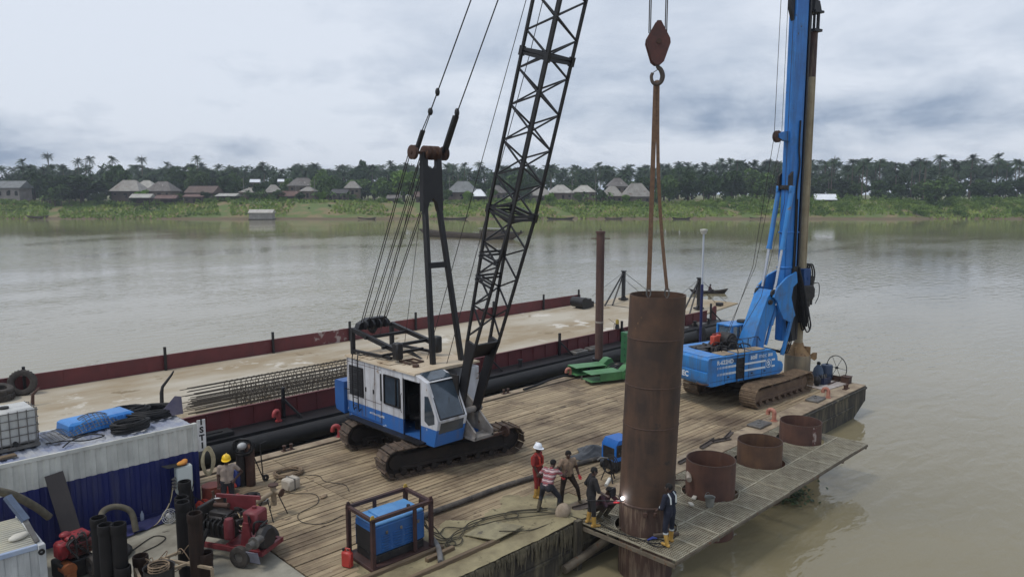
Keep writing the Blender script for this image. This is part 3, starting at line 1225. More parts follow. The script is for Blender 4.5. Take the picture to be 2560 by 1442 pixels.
# boom
BF = Vector((16.86, 19.32, 1.9))
bd = Vector((.000, -.3035, .953)).normalized()
bw_ = Vector((1, 0, 0))
bw_ = (bw_ - bd * bw_.dot(bd)).normalized()
bn = bw_.cross(bd).normalized()          # towards the front / underside
if bn.y > 0:
    bn = -bn
BL = 25.2


def BP(s, a, b):
    return BF + bd * s + bw_ * a + bn * b


def bhalf(s):
    """half width, half depth at distance s"""
    if s < 7.3:
        k = max(0, (s - 2.5) / 4.8)
        return .53, .20 + .34 * k
    if s < 21:
        return .53, .54
    k = (s - 21) / (BL - 21)
    return .53 - .12 * k, .54 - .34 * k


g = G()
for sx in (-1, 1):
    g.prism([(0, -.16), (.9, -.19), (2.0, -.19), (2.75, -.26), (2.75, .26), (2.0, .17), (.9, .19), (0, .16), (-.16, 0)], -.05, .05, 'z')
    k = len(g.v) - 18
    for i in range(k, len(g.v)):
        s_, b_, a_ = g.v[i]
        g.v[i] = tuple(BP(s_, sx * (.40 + .13 * max(0, min(1, s_ / 2.6))) + a_, b_))
for (s0, s1) in ((2.05, 2.75),):
    q = [BP(s0, -.5, -.1), BP(s0, .5, -.1), BP(s1, .5, .24), BP(s1, -.5, .24), BP(s0, -.5, -.2), BP(s0, .5, -.2), BP(s1, .5, .16), BP(s1, -.5, .16)]
    g.add(q, [(0, 1, 2, 3), (7, 6, 5, 4), (0, 4, 5, 1), (1, 5, 6, 2), (2, 6, 7, 3), (3, 7, 4, 0)])
boom = C('boom', g, m_black)
for sa in (-1, 1):
    for sb in (-1, 1):
        g = G()
        st = [2.7, 7.3, 21, BL]
        for a, b in zip(st[:-1], st[1:]):
            wa, da = bhalf(a)
            wb, db = bhalf(b)
            g.beam(BP(a, sa * wa, sb * da), BP(b, sa * wb, sb * db), .082, .082)
        C('chord', g, m_black, boom)
sp_ = .55
k = 0
s = 2.9
while s + sp_ < BL - .3:
    wa, da = bhalf(s)
    wb, db = bhalf(s + sp_)
    e_ = 1 if k % 2 == 0 else -1
    th = .048
    for sg in (-1, 1):
        C('lacing_bar', G().beam(BP(s, sg * wa, sg * e_ * da), BP(s + sp_, sg * wb, -sg * e_ * db), th, th), m_black, boom)
        if sg < 0 or s > 7.4:
            C('lacing_bar', G().beam(BP(s, sg * e_ * wa, sg * da), BP(s + sp_, -sg * e_ * wb, sg * db), th, th), m_black, boom)
    s += sp_
    k += 1
for s in (7.3, 12.2, 17.1, 21.0):
    wa, da = bhalf(s)
    g = G()
    for ds in (-.06, .06):
        for sg in (-1, 1):
            g.beam(BP(s + ds, -wa, sg * da), BP(s + ds, wa, sg * da), .08, .08)
            g.beam(BP(s + ds, sg * wa, -da), BP(s + ds, sg * wa, da), .08, .08)
    g.beam(BP(s, -wa, -da), BP(s, wa, da), .05, .05)
    for sa in (-1, 1):
        for sb in (-1, 1):
            g.beam(BP(s - .14, sa * wa, sb * da), BP(s + .14, sa * wa, sb * da), .14, .14)
    C('section_joint', g, m_black, boom)
for s in (4.95, 5.75):
    wa, da = bhalf(s)
    g = G()
    for ds in (-.05, .07):
        g.beam(BP(s + ds, -wa - .05, -da - .03), BP(s + ds, wa + .05, -da - .03), .07, .07)
        g.beam(BP(s + ds, -wa - .05, -da - .03), BP(s + ds, -wa - .05, da), .06, .06)
    C('walkway_bracket', g, m_black, boom)
g = G().cyl(BP(BL, -.45, .15), BP(BL, .45, .15), .34, n=18)
C('head_sheave', g, m_rust, boom)
# pendants from gantry to boom head
g = G()
g.beam((15.98, 20.9, 10.9), (16.02, 20.55, 11.6), .16, .08)
g.tube([(15.98, 20.62, 11.5), (16.05, 20.2, 12.2)], .018, 5)
g.tube([(16.08, 20.62, 11.5), (16.1, 20.2, 12.2)], .018, 5)
g.ell((16.07, 20.2, 12.2), (.09, .09, .13), 8, 6)
tipL, tipR = BP(BL - .3, -.4, -.25), BP(BL - .3, .4, -.25)
a_ = Vector((16.07, 20.2, 12.2))
g.tube([a_, tipL], .024, 6)
pq = a_.lerp(tipL, .30)
g.ell(pq, (.07, .07, .17), 8, 6)
g.ell(a_.lerp(tipL, .045), (.08, .08, .14), 8, 6)
a_ = Vector((17.22, 20.9, 10.9))
b_ = Vector((17.24, 20.25, 12.15))
g.beam(a_, b_, .24, .12, bev=.02)
g.tube([b_, tipR], .024, 6)
g.ell(b_ + Vector((0, -.05, .1)), (.09, .09, .16), 8, 6)
g.ell(b_.lerp(tipR, .28), (.07, .07, .17), 8, 6)
C('boom_pendant', g, m_black)
HX = Vector((17.20, 11.92, 0))
rt = Vector((.712, -.702, 0))
tipc = BP(BL, 0, .45)
g = G()
for sg in (-1, 1):
    for dq in (-.02, .03):
        g.tube([HX + rt * (sg * .215) + Vector((0, dq, 13.7)), HX + rt * (sg * .215) + Vector((0, dq, 25.0)), tipc], .016, 5)
g.tube([(16.8, 20.9, 2.1), BP(12.2, -.1, -.62), BP(BL, 0, -.2)], .013, 5)
g.tube([(16.7, 21.7, 2.7), BP(BL, .1, -.35)], .013, 5)
g.tube([(15.9, 23.2, 4.2), (16.2, gy, 10.8)], .010, 4)
g.tube([(16.6, 22.6, 3.9), (16.5, gy, 10.8)], .010, 4)
C('hoist_rope', g, m_rope)

# ------------------------------------------------------------------ hook block hanging over the pile
m_hook = M('rusty_red_hook_block', (92, 54, 48), (70, 46, 44), .7, sc=4, wear=((120, 90, 70), .66, 8), bump=.2)
hb = T('hook_block', 'rust red diamond shaped hook block hanging on two wire ropes', 'hook block', (HX.x, HX.y, 12.45), math.atan2(rt.y, rt.x))
poly = [(-.05, 1.55), (.05, 1.55), (.30, 1.10), (.315, .98), (.15, .50), (.06, .42), (-.06, .42), (-.16, .50), (-.315, .98), (-.30, 1.10)]
g = G().prism(poly, -.15, -.10, 'y')
g.prism(poly, .10, .15, 'y')
O('cheek_plate', g, m_hook, hb)
g = G().cyl((0, -.17, 1.02), (0, .17, 1.02), .07, n=12)
g.cyl((0, -.09, 1.02), (0, .09, 1.02), .25, n=24)
g.box((0, 0, .62), (.28, .2, .2), bev=.03)
O('sheave', g, m_rust, hb)
pts = [(0, 0, .5), (.02, 0, .38), (.10, 0, .30), (.15, 0, .15), (.11, 0, .0), (0, 0, -.07), (-.11, 0, -.02), (-.15, 0, .12), (-.12, 0, .22)]
g = G().tube(spline(pts, 5), [.045 + .022 * math.sin(math.pi * min(1, i / 30)) for i in range(41)], 10)
O('hook', g, M('dull_hook_steel', (92, 82, 74), (70, 62, 58), .7, sc=5), hb)
g = G().beam((-.12, 0, .22), (.06, 0, .34), .04, .02)
O('safety_latch', g, m_steelgrey, hb)

# webbing sling
m_web = M('brown_webbing', (122, 96, 76), (98, 78, 64), .9, sc=12, bump=.2)
sl = T('lifting_sling', 'brown webbing sling running from the hook down to the tall pile', 'sling', (HX.x, HX.y, 6.6))
ptop = Vector((17.33, 11.83, 6.68))
g = G()
for sg, top, off in ((-1, -.03, -.24), (1, .03, .27)):
    a = Vector((HX.x, HX.y, 12.46)) + rt * top
    b = ptop + rt * off + Vector((0, 0, .14))
    for k in range(8):
        p0 = a.lerp(b, k / 8)
        p1 = a.lerp(b, (k + 1) / 8)
        if sg > 0:
            bow = lambda t: rt * (-.10 * math.sin(math.pi * t))
            p0, p1 = p0 + bow(k / 8), p1 + bow((k + 1) / 8)
        q = rt * (.06 if sg < 0 else .045)
        tn = Vector((.5, .5, 0)) * .02
        g.add([p0 - q - tn, p0 + q - tn, p1 + q - tn, p1 - q - tn, p0 - q + tn, p0 + q + tn, p1 + q + tn, p1 - q + tn], [(0, 1, 2, 3), (7, 6, 5, 4), (0, 4, 5, 1), (1, 5, 6, 2), (2, 6, 7, 3), (3, 7, 4, 0)])
g.tube([Vector((HX.x, HX.y, 12.46)) + rt * -.05, Vector((HX.x, HX.y, 12.42)), Vector((HX.x, HX.y, 12.46)) + rt * .05], .05, 8)
g.xf(Matrix.Translation(-sl.location))
O('strap', g, m_web, sl)
for off in (-.24, .27):
    g = G()
    c = ptop + rt * off + Vector((0, 0, .02)) - sl.location
    g.tube([c + Vector((0, 0, .16)) + rt * -.05, c + rt * -.06, c + Vector((0, 0, -.12)), c + rt * .06, c + Vector((0, 0, .16)) + rt * .05], .022, 6, closed=True)
    O('shackle', g, m_steelgrey, sl)

# ================================================================== blue drilling rig
RG = Vector((32.5, 17.0, 0))
rig = T('drilling_rig', 'tall blue rotary drilling rig on crawler tracks with a kelly bar', 'drilling rig', RG)
UM = Matrix.Translation(Vector((32.3, 17.15, 0)) - RG) @ Matrix.Rotation(R(-13.5), 4, 'Z')
m_blue = M('rig_blue_paint', (54, 136, 206), (44, 120, 192), .42, sc=1.2, streak=((84, 96, 100), .55, 4), wear=((66, 78, 88), .66, 5), wear2=((124, 112, 96), .68, 2.2), bump=.04)
stain(m_blue, (86, 88, 84), .54, .72, .55, 1.1)
m_blue2 = M('mast_blue_paint', (48, 126, 202), (38, 108, 184), .45, sc=1, streak=((48, 78, 108), .6, 3), wear=((150, 164, 170), .70, 4), wear2=((56, 66, 78), .66, 2.5))
stain(m_blue2, (40, 70, 104), .52, .7, .5, .8)
m_rtext = M('white_lettering', (214, 222, 228), rough=.5)
m_mach = M('oily_machinery', (24, 24, 27), (48, 44, 41), .6, sc=6, wear=((100, 92, 80), .66, 9), bump=.3)
m_kelly = M('clay_stained_kelly', (164, 152, 126), (138, 124, 98), .7, sc=1.2, streak=((112, 92, 70), .5, 4), bump=.15)
m_kbrown = M('brown_kelly_top', (76, 52, 44), (58, 46, 44), .7, sc=2, streak=((150, 138, 116), .5, 6))
m_bucket = M('clay_caked_bucket', (146, 132, 108), (116, 108, 96), .85, sc=1.6, streak=((96, 82, 66), .5, 4), bump=.5, bsc=8)
m_bucketc = M('worn_yellow_casting', (152, 122, 84), (124, 100, 74), .8, sc=3, wear=((88, 58, 44), .6, 3))


def D_(name, g, mat, parent=None, smooth=40, kind=None):
    g.xf(UM)
    return O(name, g, mat, parent or rig, smooth, kind=kind)


for side in (-1, 1):
    mm = Matrix.Rotation(R(-4), 4, 'Z') @ Matrix.Translation((.22, side * 1.52, 0))
    crawler(rig, mm, 5.15, 1.0, .82, 52, m_shoe2, m_tframe2, plate=.04, grouser=.03)
g = G().box((.2, 0, .62), (2.6, 2.3, .4), bev=.06)
g.cyl((-.1, .1, .8), (-.1, .1, 1.16), .85, n=28)
O('car_body', g, m_tframe, rig)

side = [(-3.7, 1.14), (-3.7, 2.28), (-3.62, 2.36), (.3, 2.36), (.55, 2.26), (.70, 2.0), (.74, 1.78), (1.0, 1.72), (1.12, 1.55), (1.10, 1.28), (.9, 1.16)]
for sg in (-1, 1):
    g = G().prism(side, sg * 1.45, sg * .72, 'y')
    D_('side_cowling', g, m_blue)
g = G().prism([(-3.72, 1.2), (-3.78, 1.35), (-3.80, 1.72), (-3.74, 1.74), (-3.78, 1.80), (-3.76, 2.28), (-3.66, 2.37), (-2.7, 2.37), (-2.7, 1.12), (-3.5, 1.08)], -1.452, 1.452, 'y')
cw = D_('counterweight', g, m_blue)
g = G().box((-.8, 0, 1.5), (4.0, 1.46, .7))
D_('upper_frame', g, m_mach)
g = G()
random.seed(5)
for k in range(26):
    x, y = random.uniform(-2.6, .2), random.uniform(-.62, .95)
    s1, s2, s3 = random.uniform(.15, .5), random.uniform(.12, .4), random.uniform(.15, .62)
    g.box((x, y, 1.8 + s3 / 2), (s1, s2, s3), rz=random.uniform(-.2, .2), bev=.03)
for k in range(9):
    x, y = random.uniform(-2.6, .2), random.uniform(-.6, .9)
    g.cyl((x, y, 2.2), (x + random.uniform(-.4, .4), y + random.uniform(-.4, .4), 2.45), .07, n=8)
for k in range(8):
    x, y = random.uniform(-2.4, -.2), random.uniform(-.6, .6)
    g.tube(spline([(x, y, 2.2), (x + .3, y + .1, 2.55), (x + .7, y - .1, 2.5), (x + .9, y, 2.25)], 4), .03, 6)
D_('engine_gear', g, m_mach, kind='stuff')
for (x, y, sx, sy, mt) in ((-3.2, .0, .8, 2.5, m_blue), (-2.35, -.98, .75, .7, m_sandsteel), (-1.35, -1.02, .8, .6, m_sandsteel), (-.35, -1.0, .8, .6, m_sandsteel), (-2.0, .6, 1.2, .7, m_mach)):
    D_('deck_plate', G().box((x, y, 2.385), (sx, sy, .03), bev=.01), mt)
g = G().lathe([(.34, -.35), (.36, -.3), (.36, .3), (.34, .35), (.1, .35), (.1, -.35)], (-.75, .35, 2.62), 18, closed=True, axis='y')
g.cyl((-.75, -.1, 2.62), (-.75, .8, 2.62), .24, n=16)
for sg in (-1, 1):
    g.box((-.75, .35 + sg * .42, 2.5), (.5, .05, .5))
D_('winch_drum', g, m_mach)
# cab on the far side
g = G()
cx0, cx1, cy0, cy1, cz0, cz1 = -.1, 1.35, .62, 1.5, 1.2, 3.15
for x in (cx0, cx1):
    for y in (cy0, cy1):
        g.box((x, y, (cz0 + cz1) / 2), (.12, .10, cz1 - cz0))
g.box(((cx0 + cx1) / 2, (cy0 + cy1) / 2, cz1), (cx1 - cx0 + .14, cy1 - cy0 + .12, .10), bev=.03)
g.box(((cx0 + cx1) / 2, (cy0 + cy1) / 2, 1.75), (cx1 - cx0 + .08, cy1 - cy0 + .06, 1.15))
g.box(((cx0 + cx1) / 2, cy0, 2.75), (.08, .08, .8))
rc = D_('rig_cab', g, m_blue)
g = G().box(((cx0 + cx1) / 2, cy0 + .02, 2.72), (cx1 - cx0 - .1, .02, .72))
g.box((cx0 + .02, (cy0 + cy1) / 2, 2.72), (.02, cy1 - cy0 - .1, .72))
g.box((cx1 - .02, (cy0 + cy1) / 2, 2.72), (.02, cy1 - cy0 - .1, .72))
g.box(((cx0 + cx1) / 2, cy1 - .02, 2.72), (cx1 - cx0 - .1, .02, .72))
m_pane = M('clear_cab_glass', (120, 140, 150), rough=.05, alpha=.35)
D_('cab_windows', g, m_pane, rc)
g = G().lathe([(.0, .0), (.26, .0), (.30, .06), (.26, .12), (0, .12)], (1.0, .95, 3.2), 16)
D_('cab_air_filter', g, m_dark, rc)
# side ladder
g = G()
for x in (-1.98, -1.55):
    g.tube([(x, -1.50, 1.05), (x, -1.50, 2.5), (x, -1.35, 2.95), (x, -1.1, 2.95)], .022, 6)
for k in range(6):
    g.box((-1.765, -1.50, 1.12 + k * .24), (.45, .06, .03))
lad = D_('boarding_ladder', g, m_black)
g = G().box((-1.765, -1.457, 1.72), (.5, .012, .95))
D_('step_recess', g, m_mach, lad)
for x in (-2.72, -1.2, -.35):
    D_('panel_seam', G().box((x, -1.4535, 1.76), (.014, .012, 1.1)), m_mach)
D_('panel_seam', G().box((-1.3, -1.4535, 2.30), (4.6, .012, .014)), m_mach)
D_('panel_seam', G().box((-1.3, -1.4535, 1.30), (4.6, .012, .014)), m_mach)
for x in (-2.5, -1.0, -.15):
    D_('door_latch', G().box((x, -1.47, 1.42), (.09, .04, .05)), m_mach)
for k in range(7):
    D_('vent_slot', G().box((-2.35 + .07 * k, -1.4545, 2.12), (.03, .012, .20)), m_mach)
g = G()
for x in (-2.2, -1.4, -.5, .1):
    g.tube([(x, -.75, 2.36), (x, -.75, 2.85)], .02, 6)
g.tube(spline([(-2.2, -.75, 2.85), (-1.4, -.75, 2.88), (-.5, -.75, 2.84), (.1, -.75, 2.86), (.5, -.6, 2.6)], 4), .02, 6)
D_('deck_rail', g, m_black)
# lettering and stripes
TXT = UM @ Matrix.Translation((0, -1.462, 0)) @ Matrix.Rotation(math.pi / 2, 4, 'X')


def letter(body, x, z, size, bold=0.0, mt=None, name='lettering'):
    me = text_mesh(name, body, size, m_rtext, .003, bold)
    o = O(name, me, None, rig)
    o.matrix_local = TXT @ Matrix.Translation((x, z, 0))
    return o


letter('R-622HD', -3.22, 2.03, .26, .008)
letter('soil', -1.10, 2.05, .31, .010)
letter('mec', -.56, 2.05, .31, -.002)
g = G()
for k, (dx, w_) in enumerate(((.06, .06), (.15, .08), (.26, .06), (.34, .05), (.41, .03))):
    g.box((.04 + dx * .75, -1.463, 2.13), (w_ * .75, .006, .15 - .02 * (k % 2)))
D_('maker_mark', g, m_rtext)
for z in (1.88, 1.58):
    D_('painted_stripe', G().box((-.80, -1.463, z), (1.40, .006, .085)), m_rtext)
    for k in range(13):
        D_('stripe_dash', G().box((-3.18 + k * .092, -1.463, z), (.02 + .0052 * k, .006, .10)), m_rtext)
    D_('painted_stripe', G().box((.42, -1.463, z), (.22, .006, .085)), m_rtext)
g = G().lathe([(.17, -1.465), (.20, -1.465), (.20, -1.47), (.17, -1.47)], (.10, 0, 1.73), 24, closed=True, axis='y')
g.prism([(.02, 1.66), (.12, 1.60), (.20, 1.70), (.16, 1.80), (.13, 1.72), (.08, 1.70)], -1.468, -1.463, 'y')
g.prism([(.18, 1.80), (.10, 1.87), (.0, 1.78), (.02, 1.70), (.06, 1.76), (.12, 1.77)], -1.468, -1.463, 'y')
D_('round_emblem', g, m_rtext)
g = G().lathe([(.0, -1.4625), (.165, -1.4625), (.165, -1.4585), (0, -1.4585)], (.10, 0, 1.73), 24, axis='y')
D_('emblem_disc', g, m_blue)
me = text_mesh('lettering', 'SOILMEC', .33, m_rtext, .003, .010)
o = O('lettering', me, None, rig)
o.matrix_local = UM @ Matrix.Translation((-3.805, .98, 1.38)) @ Matrix.Rotation(-math.pi / 2, 4, 'Z') @ Matrix.Rotation(math.pi / 2, 4, 'X')
g = G().tube(spline([(-3.83, -.9, 1.22), (-3.86, -1.2, 1.2), (-3.7, -1.47, 1.22)], 4), .04, 6)
D_('scuffed_bumper', g, m_rust)

# arm, link plates, mast
g = G().prism([(.05, 2.2), (.95, 2.2), (1.12, 2.9), (1.75, 4.35), (1.85, 4.75), (1.45, 4.92), (1.1, 4.6), (.55, 3.4)], -.42, .42, 'y')
D_('lift_arm', g, m_blue)
g = G()
for y in (-.5, .44):
    g.cyl((1.45, y - .02, 4.75), (1.45, y + .08, 4.75), .2, n=14)
    g.cyl((1.25, y - .02, 4.35), (1.25, y + .08, 4.35), .12, n=12)
g.cyl((1.45, -.56, 4.75), (1.45, .56, 4.75), .09, n=12)
D_('pivot_pin', g, m_mach)
for y in (-.62, .52):
    g = G().prism([(1.3, 4.6), (1.55, 5.05), (2.2, 5.5), (2.85, 5.72), (2.95, 5.2), (2.65, 5.0), (2.55, 4.5), (2.75, 3.95), (2.9, 3.6), (2.55, 3.3), (2.05, 3.5), (1.75, 3.95), (1.55, 4.4)], y, y + .10, 'y')
    D_('link_plate', g, m_blue)
g = G()
for y in (-.25, .25):
    g.cyl((1.3, y, 2.25), (1.6, y, 3.2), .075, n=10)
    g.cyl((1.6, y, 3.2), (1.95, y, 4.1), .11, n=12)
D_('lift_cylinder', g, m_blue)
for y in (-.40, .36):
    g = G()
    g.cyl((1.62, y, 5.0), (1.98, y, 6.9), .065, n=10)
    rod = D_('tilt_rod', g, m_chrome)
    g = G().cyl((1.98, y, 6.85), (2.46, y, 9.5), .115, n=12)
    g.cyl((1.97, y, 6.8), (2.0, y, 6.95), .135, n=12)
    g.box((2.48, y, 9.65), (.3, .14, .35), bev=.03)
    D_('tilt_cylinder', g, m_blue)
g = G().box((2.50, 0, 9.75), (.22, .9, .22), bev=.04)
g.prism([(2.36, 9.6), (2.36, 10.3), (2.6, 10.5), (2.6, 9.6)], -.36, -.25, 'y')
g.prism([(2.36, 9.6), (2.36, 10.3), (2.6, 10.5), (2.6, 9.6)], .25, .36, 'y')
D_('cylinder_bracket', g, m_mach)
g = G().box((2.90, 0, 12.0), (.84, .46, 19.4), bev=.04)
g.box((3.36, 0, 12.0), (.10, .34, 19.3))
mast = D_('mast', g, m_blue2)
g = G().box((3.16, -.262, 4.1), (.42, .06, 3.7))
g.box((3.46, -.05, 4.1), (.14, .5, 3.6))
D_('mast_foot_guard', g, m_black)
g = G()
for y in (-.21, .21):
    g.box((3.43, y, 12.4), (.10, .10, 18.9))
D_('mast_rack', g, m_black, mast)
for z, h in ((18.6, .12), (7.6, .08), (5.9, .1)):
    g = G().box((2.90, 0, z), (.92, .54, h), bev=.02)
    D_('mast_flange', g, m_blue2, mast)
g = G().tube(spline([(3.0, -.27, 4.9), (3.02, -.28, 7.5), (3.0, -.27, 9.6), (3.12, -.28, 10.8), (3.02, -.28, 11.6), (3.05, -.27, 12.9)], 5), .04, 7)
g.tube(spline([(3.12, -.26, 4.9), (3.13, -.27, 7.5), (3.12, -.26, 9.2)], 5), .03, 6)
D_('mast_hose', g, m_dark)
g = G()
g.prism([(1.75, 12.25), (2.05, 12.35), (2.60, 12.4), (2.60, 11.9), (2.1, 11.95), (1.8, 12.05)], -.12, .12, 'y')
sb = D_('sheave_bracket', g, m_blue2)
g = G().lathe([(.06, -.09), (.24, -.09), (.28, -.06), (.22, 0), (.28, .06), (.24, .09), (.06, .09)], (1.78, 0, 12.12), 20, closed=True, axis='y')
D_('guide_sheave', g, m_rust, sb)
g = G().prism([(2.22, 18.0), (2.22, 18.45), (2.5, 18.6), (2.5, 17.4)], -.1, .1, 'y')
D_('mast_lug', g, m_black)
g = G()
g.tube([(1.66, 0, 21.6), (1.56, 0, 12.1), (.7, .2, 6.0), (-.6, .35, 2.9)], .014, 5)
g.tube([(2.25, .1, 21.6), (2.2, .1, 12.2), (1.0, .3, 6.0), (-.7, .4, 2.9)], .012, 5)
g.tube([(2.3, -.2, 21.6), (2.25, -.2, 9.0), (.9, -.2, 4.6), (-.2, .1, 2.8)], .012, 5)
D_('winch_rope', g, m_rope)
# kelly, rotary head, bucket
KX = 4.02
g = G().cyl((KX, 0, 2.0), (KX, 0, 15.0), .205, n=20)
for k in range(3):
    a = 2 * math.pi * k / 3 + .6
    g.box((KX + .2 * math.cos(a), .2 * math.sin(a), 8.6), (.05, .05, 12.6), rz=a)
kel = D_('kelly_bar', g, m_kelly)
g = G().cyl((KX, 0, 15.0), (KX, 0, 17.1), .20, n=20)
D_('kelly_top', g, m_kbrown, kel)
g = G()
g.box((KX, 0, 17.15), (.56, .56, .12))
g.box((KX, 0, 18.0), (.62, .62, .10))
for a in range(8):
    q = 2 * math.pi * a / 8
    g.cyl((KX + .22 * math.cos(q), .22 * math.sin(q), 17.15), (KX + .22 * math.cos(q), .22 * math.sin(q), 18.0), .04, n=6)
g.prism([(KX - .28, 18.05), (KX + .28, 18.05), (KX + .1, 18.5), (KX - .22, 18.55)], -.2, .2, 'y')
g.cyl((KX, 0, 18.4), (KX, 0, 19.2), .06, n=8)
D_('swivel_cage', g, m_black, kel)
g = G().cyl((KX, 0, 3.1), (KX, 0, 3.9), .34, n=20)
g.cyl((KX, 0, 3.9), (KX, 0, 4.25), .46, n=20)
g.box((KX, -.05, 4.6), (.85, .85, .75), bev=.06)
g.cyl((KX + .35, -.25, 4.3), (KX + .35, -.25, 5.4), .17, n=12)
g.cyl((KX + .1, .35, 4.3), (KX + .1, .35, 5.5), .17, n=12)
g.box((KX + .55, -.1, 4.55), (.35, .4, .5), bev=.04)
g.cyl((KX + .5, -.2, 3.95), (KX + .5, -.2, 4.4), .1, n=10)
g.box((KX - .42, 0, 4.75), (.3, .6, 1.0), bev=.03)
rot_ = D_('rotary_head', g, m_mach)
g = G().box((KX - .02, -.12, 5.35), (.5, .5, .9), bev=.04)
g.cyl((KX + .05, -.4, 5.3), (KX + .05, -.36, 5.3), .08, n=10)
D_('gearbox_guard', g, M('deep_blue_paint', (34, 74, 128), (28, 60, 108), .5), rot_)
g = G()
random.seed(9)
for k in range(8):
    y = -.42 + .06 * k
    x1 = KX - .1 + random.uniform(-.1, .45)
    zl = random.uniform(2.75, 3.4)
    g.tube(spline([(3.40, y * .5 - .1, 5.9), (3.55, y - .2, 4.6), (3.8, y - .3, zl), (x1, y - .2, zl + .1), (x1 + .1, y * .5, 4.0)], 5), .035, 6)
for k in range(5):
    y = -.3 + .12 * k
    g.tube(spline([(KX, y, 5.7), (KX + .35, y, 6.0), (KX + .6, y, 5.5), (KX + .5, y, 4.9)], 5), .035, 6)
g.tube(spline([(KX + .6, -.2, 5.0), (KX + .95, -.3, 5.0), (KX + 1.0, -.3, 4.4), (KX + .75, -.3, 4.0)], 5), .02, 5)
for k in range(5):
    g.tube(spline([(2.6 + .05 * k, -.4 + .1 * k, 3.3), (2.9, -.45 + .1 * k, 2.4), (2.6, -.45 + .1 * k, 1.75), (2.1, -.35 + .1 * k, 1.9), (1.3, -.3 + .1 * k, 2.1)], 5), .035, 6)
D_('hydraulic_hose', g, m_dark, kind='stuff')
g = G().beam((2.2, -.5, 1.7), (2.75, -.55, 3.6), .16, .12)
D_('lower_strut', g, m_blue)
g = G().lathe([(0, .02), (.60, .02), (.62, .06), (.62, 1.42), (.60, 1.46), (.0, 1.46)], (KX, 0, 0), 28)
bk = D_('drilling_bucket', g, m_bucket)
g = G().lathe([(.61, 1.45), (.50, 1.62), (.27, 1.92), (.23, 2.06), (0, 2.06)], (KX, 0, 0), 24)
for k in range(4):
    a = math.pi / 2 * k + .4
    g.box((KX + .42 * math.cos(a), .42 * math.sin(a), 1.68), (.36, .07, .42), rz=a)
D_('bucket_top', g, m_bucketc, bk)
g = G().prism([(-.24, 0), (.05, .2), (.24, .2), (.24, -.12), (.12, -.2)], -.02, .02, 'y')
g.xf(Matrix.Translation((KX + .38, -.55, 1.38)) @ Matrix.Rotation(R(-50) + math.pi / 2 - 1.2, 4, 'Z'))
D_('hinge_plate', g, m_bucketc, bk)
for (x, y, s_, rz, wh) in ((-1.5, .42, 1.0, .2, 'left'), (-1.12, .52, 1.0, -.1, 'right')):
    jc = T('fuel_can', wh + ' one of two orange red fuel cans on the deck of the blue rig', 'fuel can', UM @ Vector((x, y, 2.43)) + RG, rz - .2, 'fuel cans on the drilling rig')
    g = G().box((0, 0, .22), (.34, .22, .44), bev=.04)
    O('can_body', g, M('orange_plastic', (196, 82, 60), (176, 70, 54), .5), jc)
    g = G().tube([(-.12, 0, .42), (-.1, 0, .52), (.06, 0, .52), (.08, 0, .42)], .025, 6)
    g.cyl((.12, 0, .42), (.13, 0, .50), .04, n=8)
    O('handle', g, M('orange_handle', (150, 62, 48), rough=.5), jc)
g = G()

# ================================================================== tall steel tubes
m_pile = M('mill_scale_pile', (84, 63, 49), (58, 46, 40), .72, sc=1.1, lo=.35, hi=.6, streak=((104, 76, 58), .55, 2.2), wear=((54, 46, 44), .62, 1.4), bump=.12)
m_pile2 = M('rust_stained_pile', (94, 70, 54), (70, 54, 45), .78, sc=1.4, streak=((66, 50, 44), .6, 3), wear=((128, 98, 70), .63, 2), bump=.15)
m_casing = M('red_oxide_casing', (96, 66, 54), (76, 54, 48), .75, sc=1.3, streak=((112, 82, 66), .5, 3), wear=((62, 46, 44), .62, 2), bump=.12)
m_casing2 = M('ochre_casing', (108, 80, 58), (84, 62, 50), .75, sc=1.3, streak=((72, 52, 44), .6, 3), bump=.12)
m_weld = M('weld_bead', (88, 66, 54), (66, 51, 45), .7, sc=12, bump=.3)
RP = .775


def ring(r, z, t=.022, n=56):
    return G().tube([(r * math.cos(2 * math.pi * k / n), r * math.sin(2 * math.pi * k / n), z) for k in range(n)], t, 6, closed=True)


def shell(r, z0, z1, t=.022, n=56):
    return G().lathe([(r, z0), (r, z1), (r - t, z1), (r - t, z0)], n=n, closed=True)


pile = T('steel_pile', 'tall rusty steel pile hanging upright from the crane hook', 'steel pile', (17.22, 11.95, .80))
zc_ = [0, 2.25, 4.72, 5.90]
top = Vector((.13, -.13, 5.90))
shear = Matrix.Identity(4)
shear[0][2] = top.x / top.z
shear[1][2] = top.y / top.z
for k, (a, b) in enumerate(zip(zc_[:-1], zc_[1:])):
    g = shell(RP, a, b)
    g.xf(shear)
    O('pile_can', g, m_pile2 if k == 2 else m_pile, pile)
for z in zc_[:-1] + [3.4]:
    g = ring(RP + .004, z, .014 if z else .024)
    g.xf(shear)
    O('weld_seam', g, m_weld, pile)
low = T('driven_casing', 'driven steel casing under the tall pile, streaked with mud', 'steel casing', (17.22, 11.95, -4))
O('casing_wall', shell(RP - .005, 0, 4.775), M('streaked_casing', (84, 62, 52), (66, 50, 44), .8, sc=1.2, streak=((142, 124, 104), .7, 7), bump=.2), low)
O('top_rim', ring(RP + .002, 4.77, .02), m_weld, low)
for a in (-2.55, -2.2):
    q = (RP + .02)
    O('guide_lug', G().box((q * math.cos(a), q * math.sin(a), 4.62), (.05, .12, .16), rz=a, bev=.02), m_rust, low)
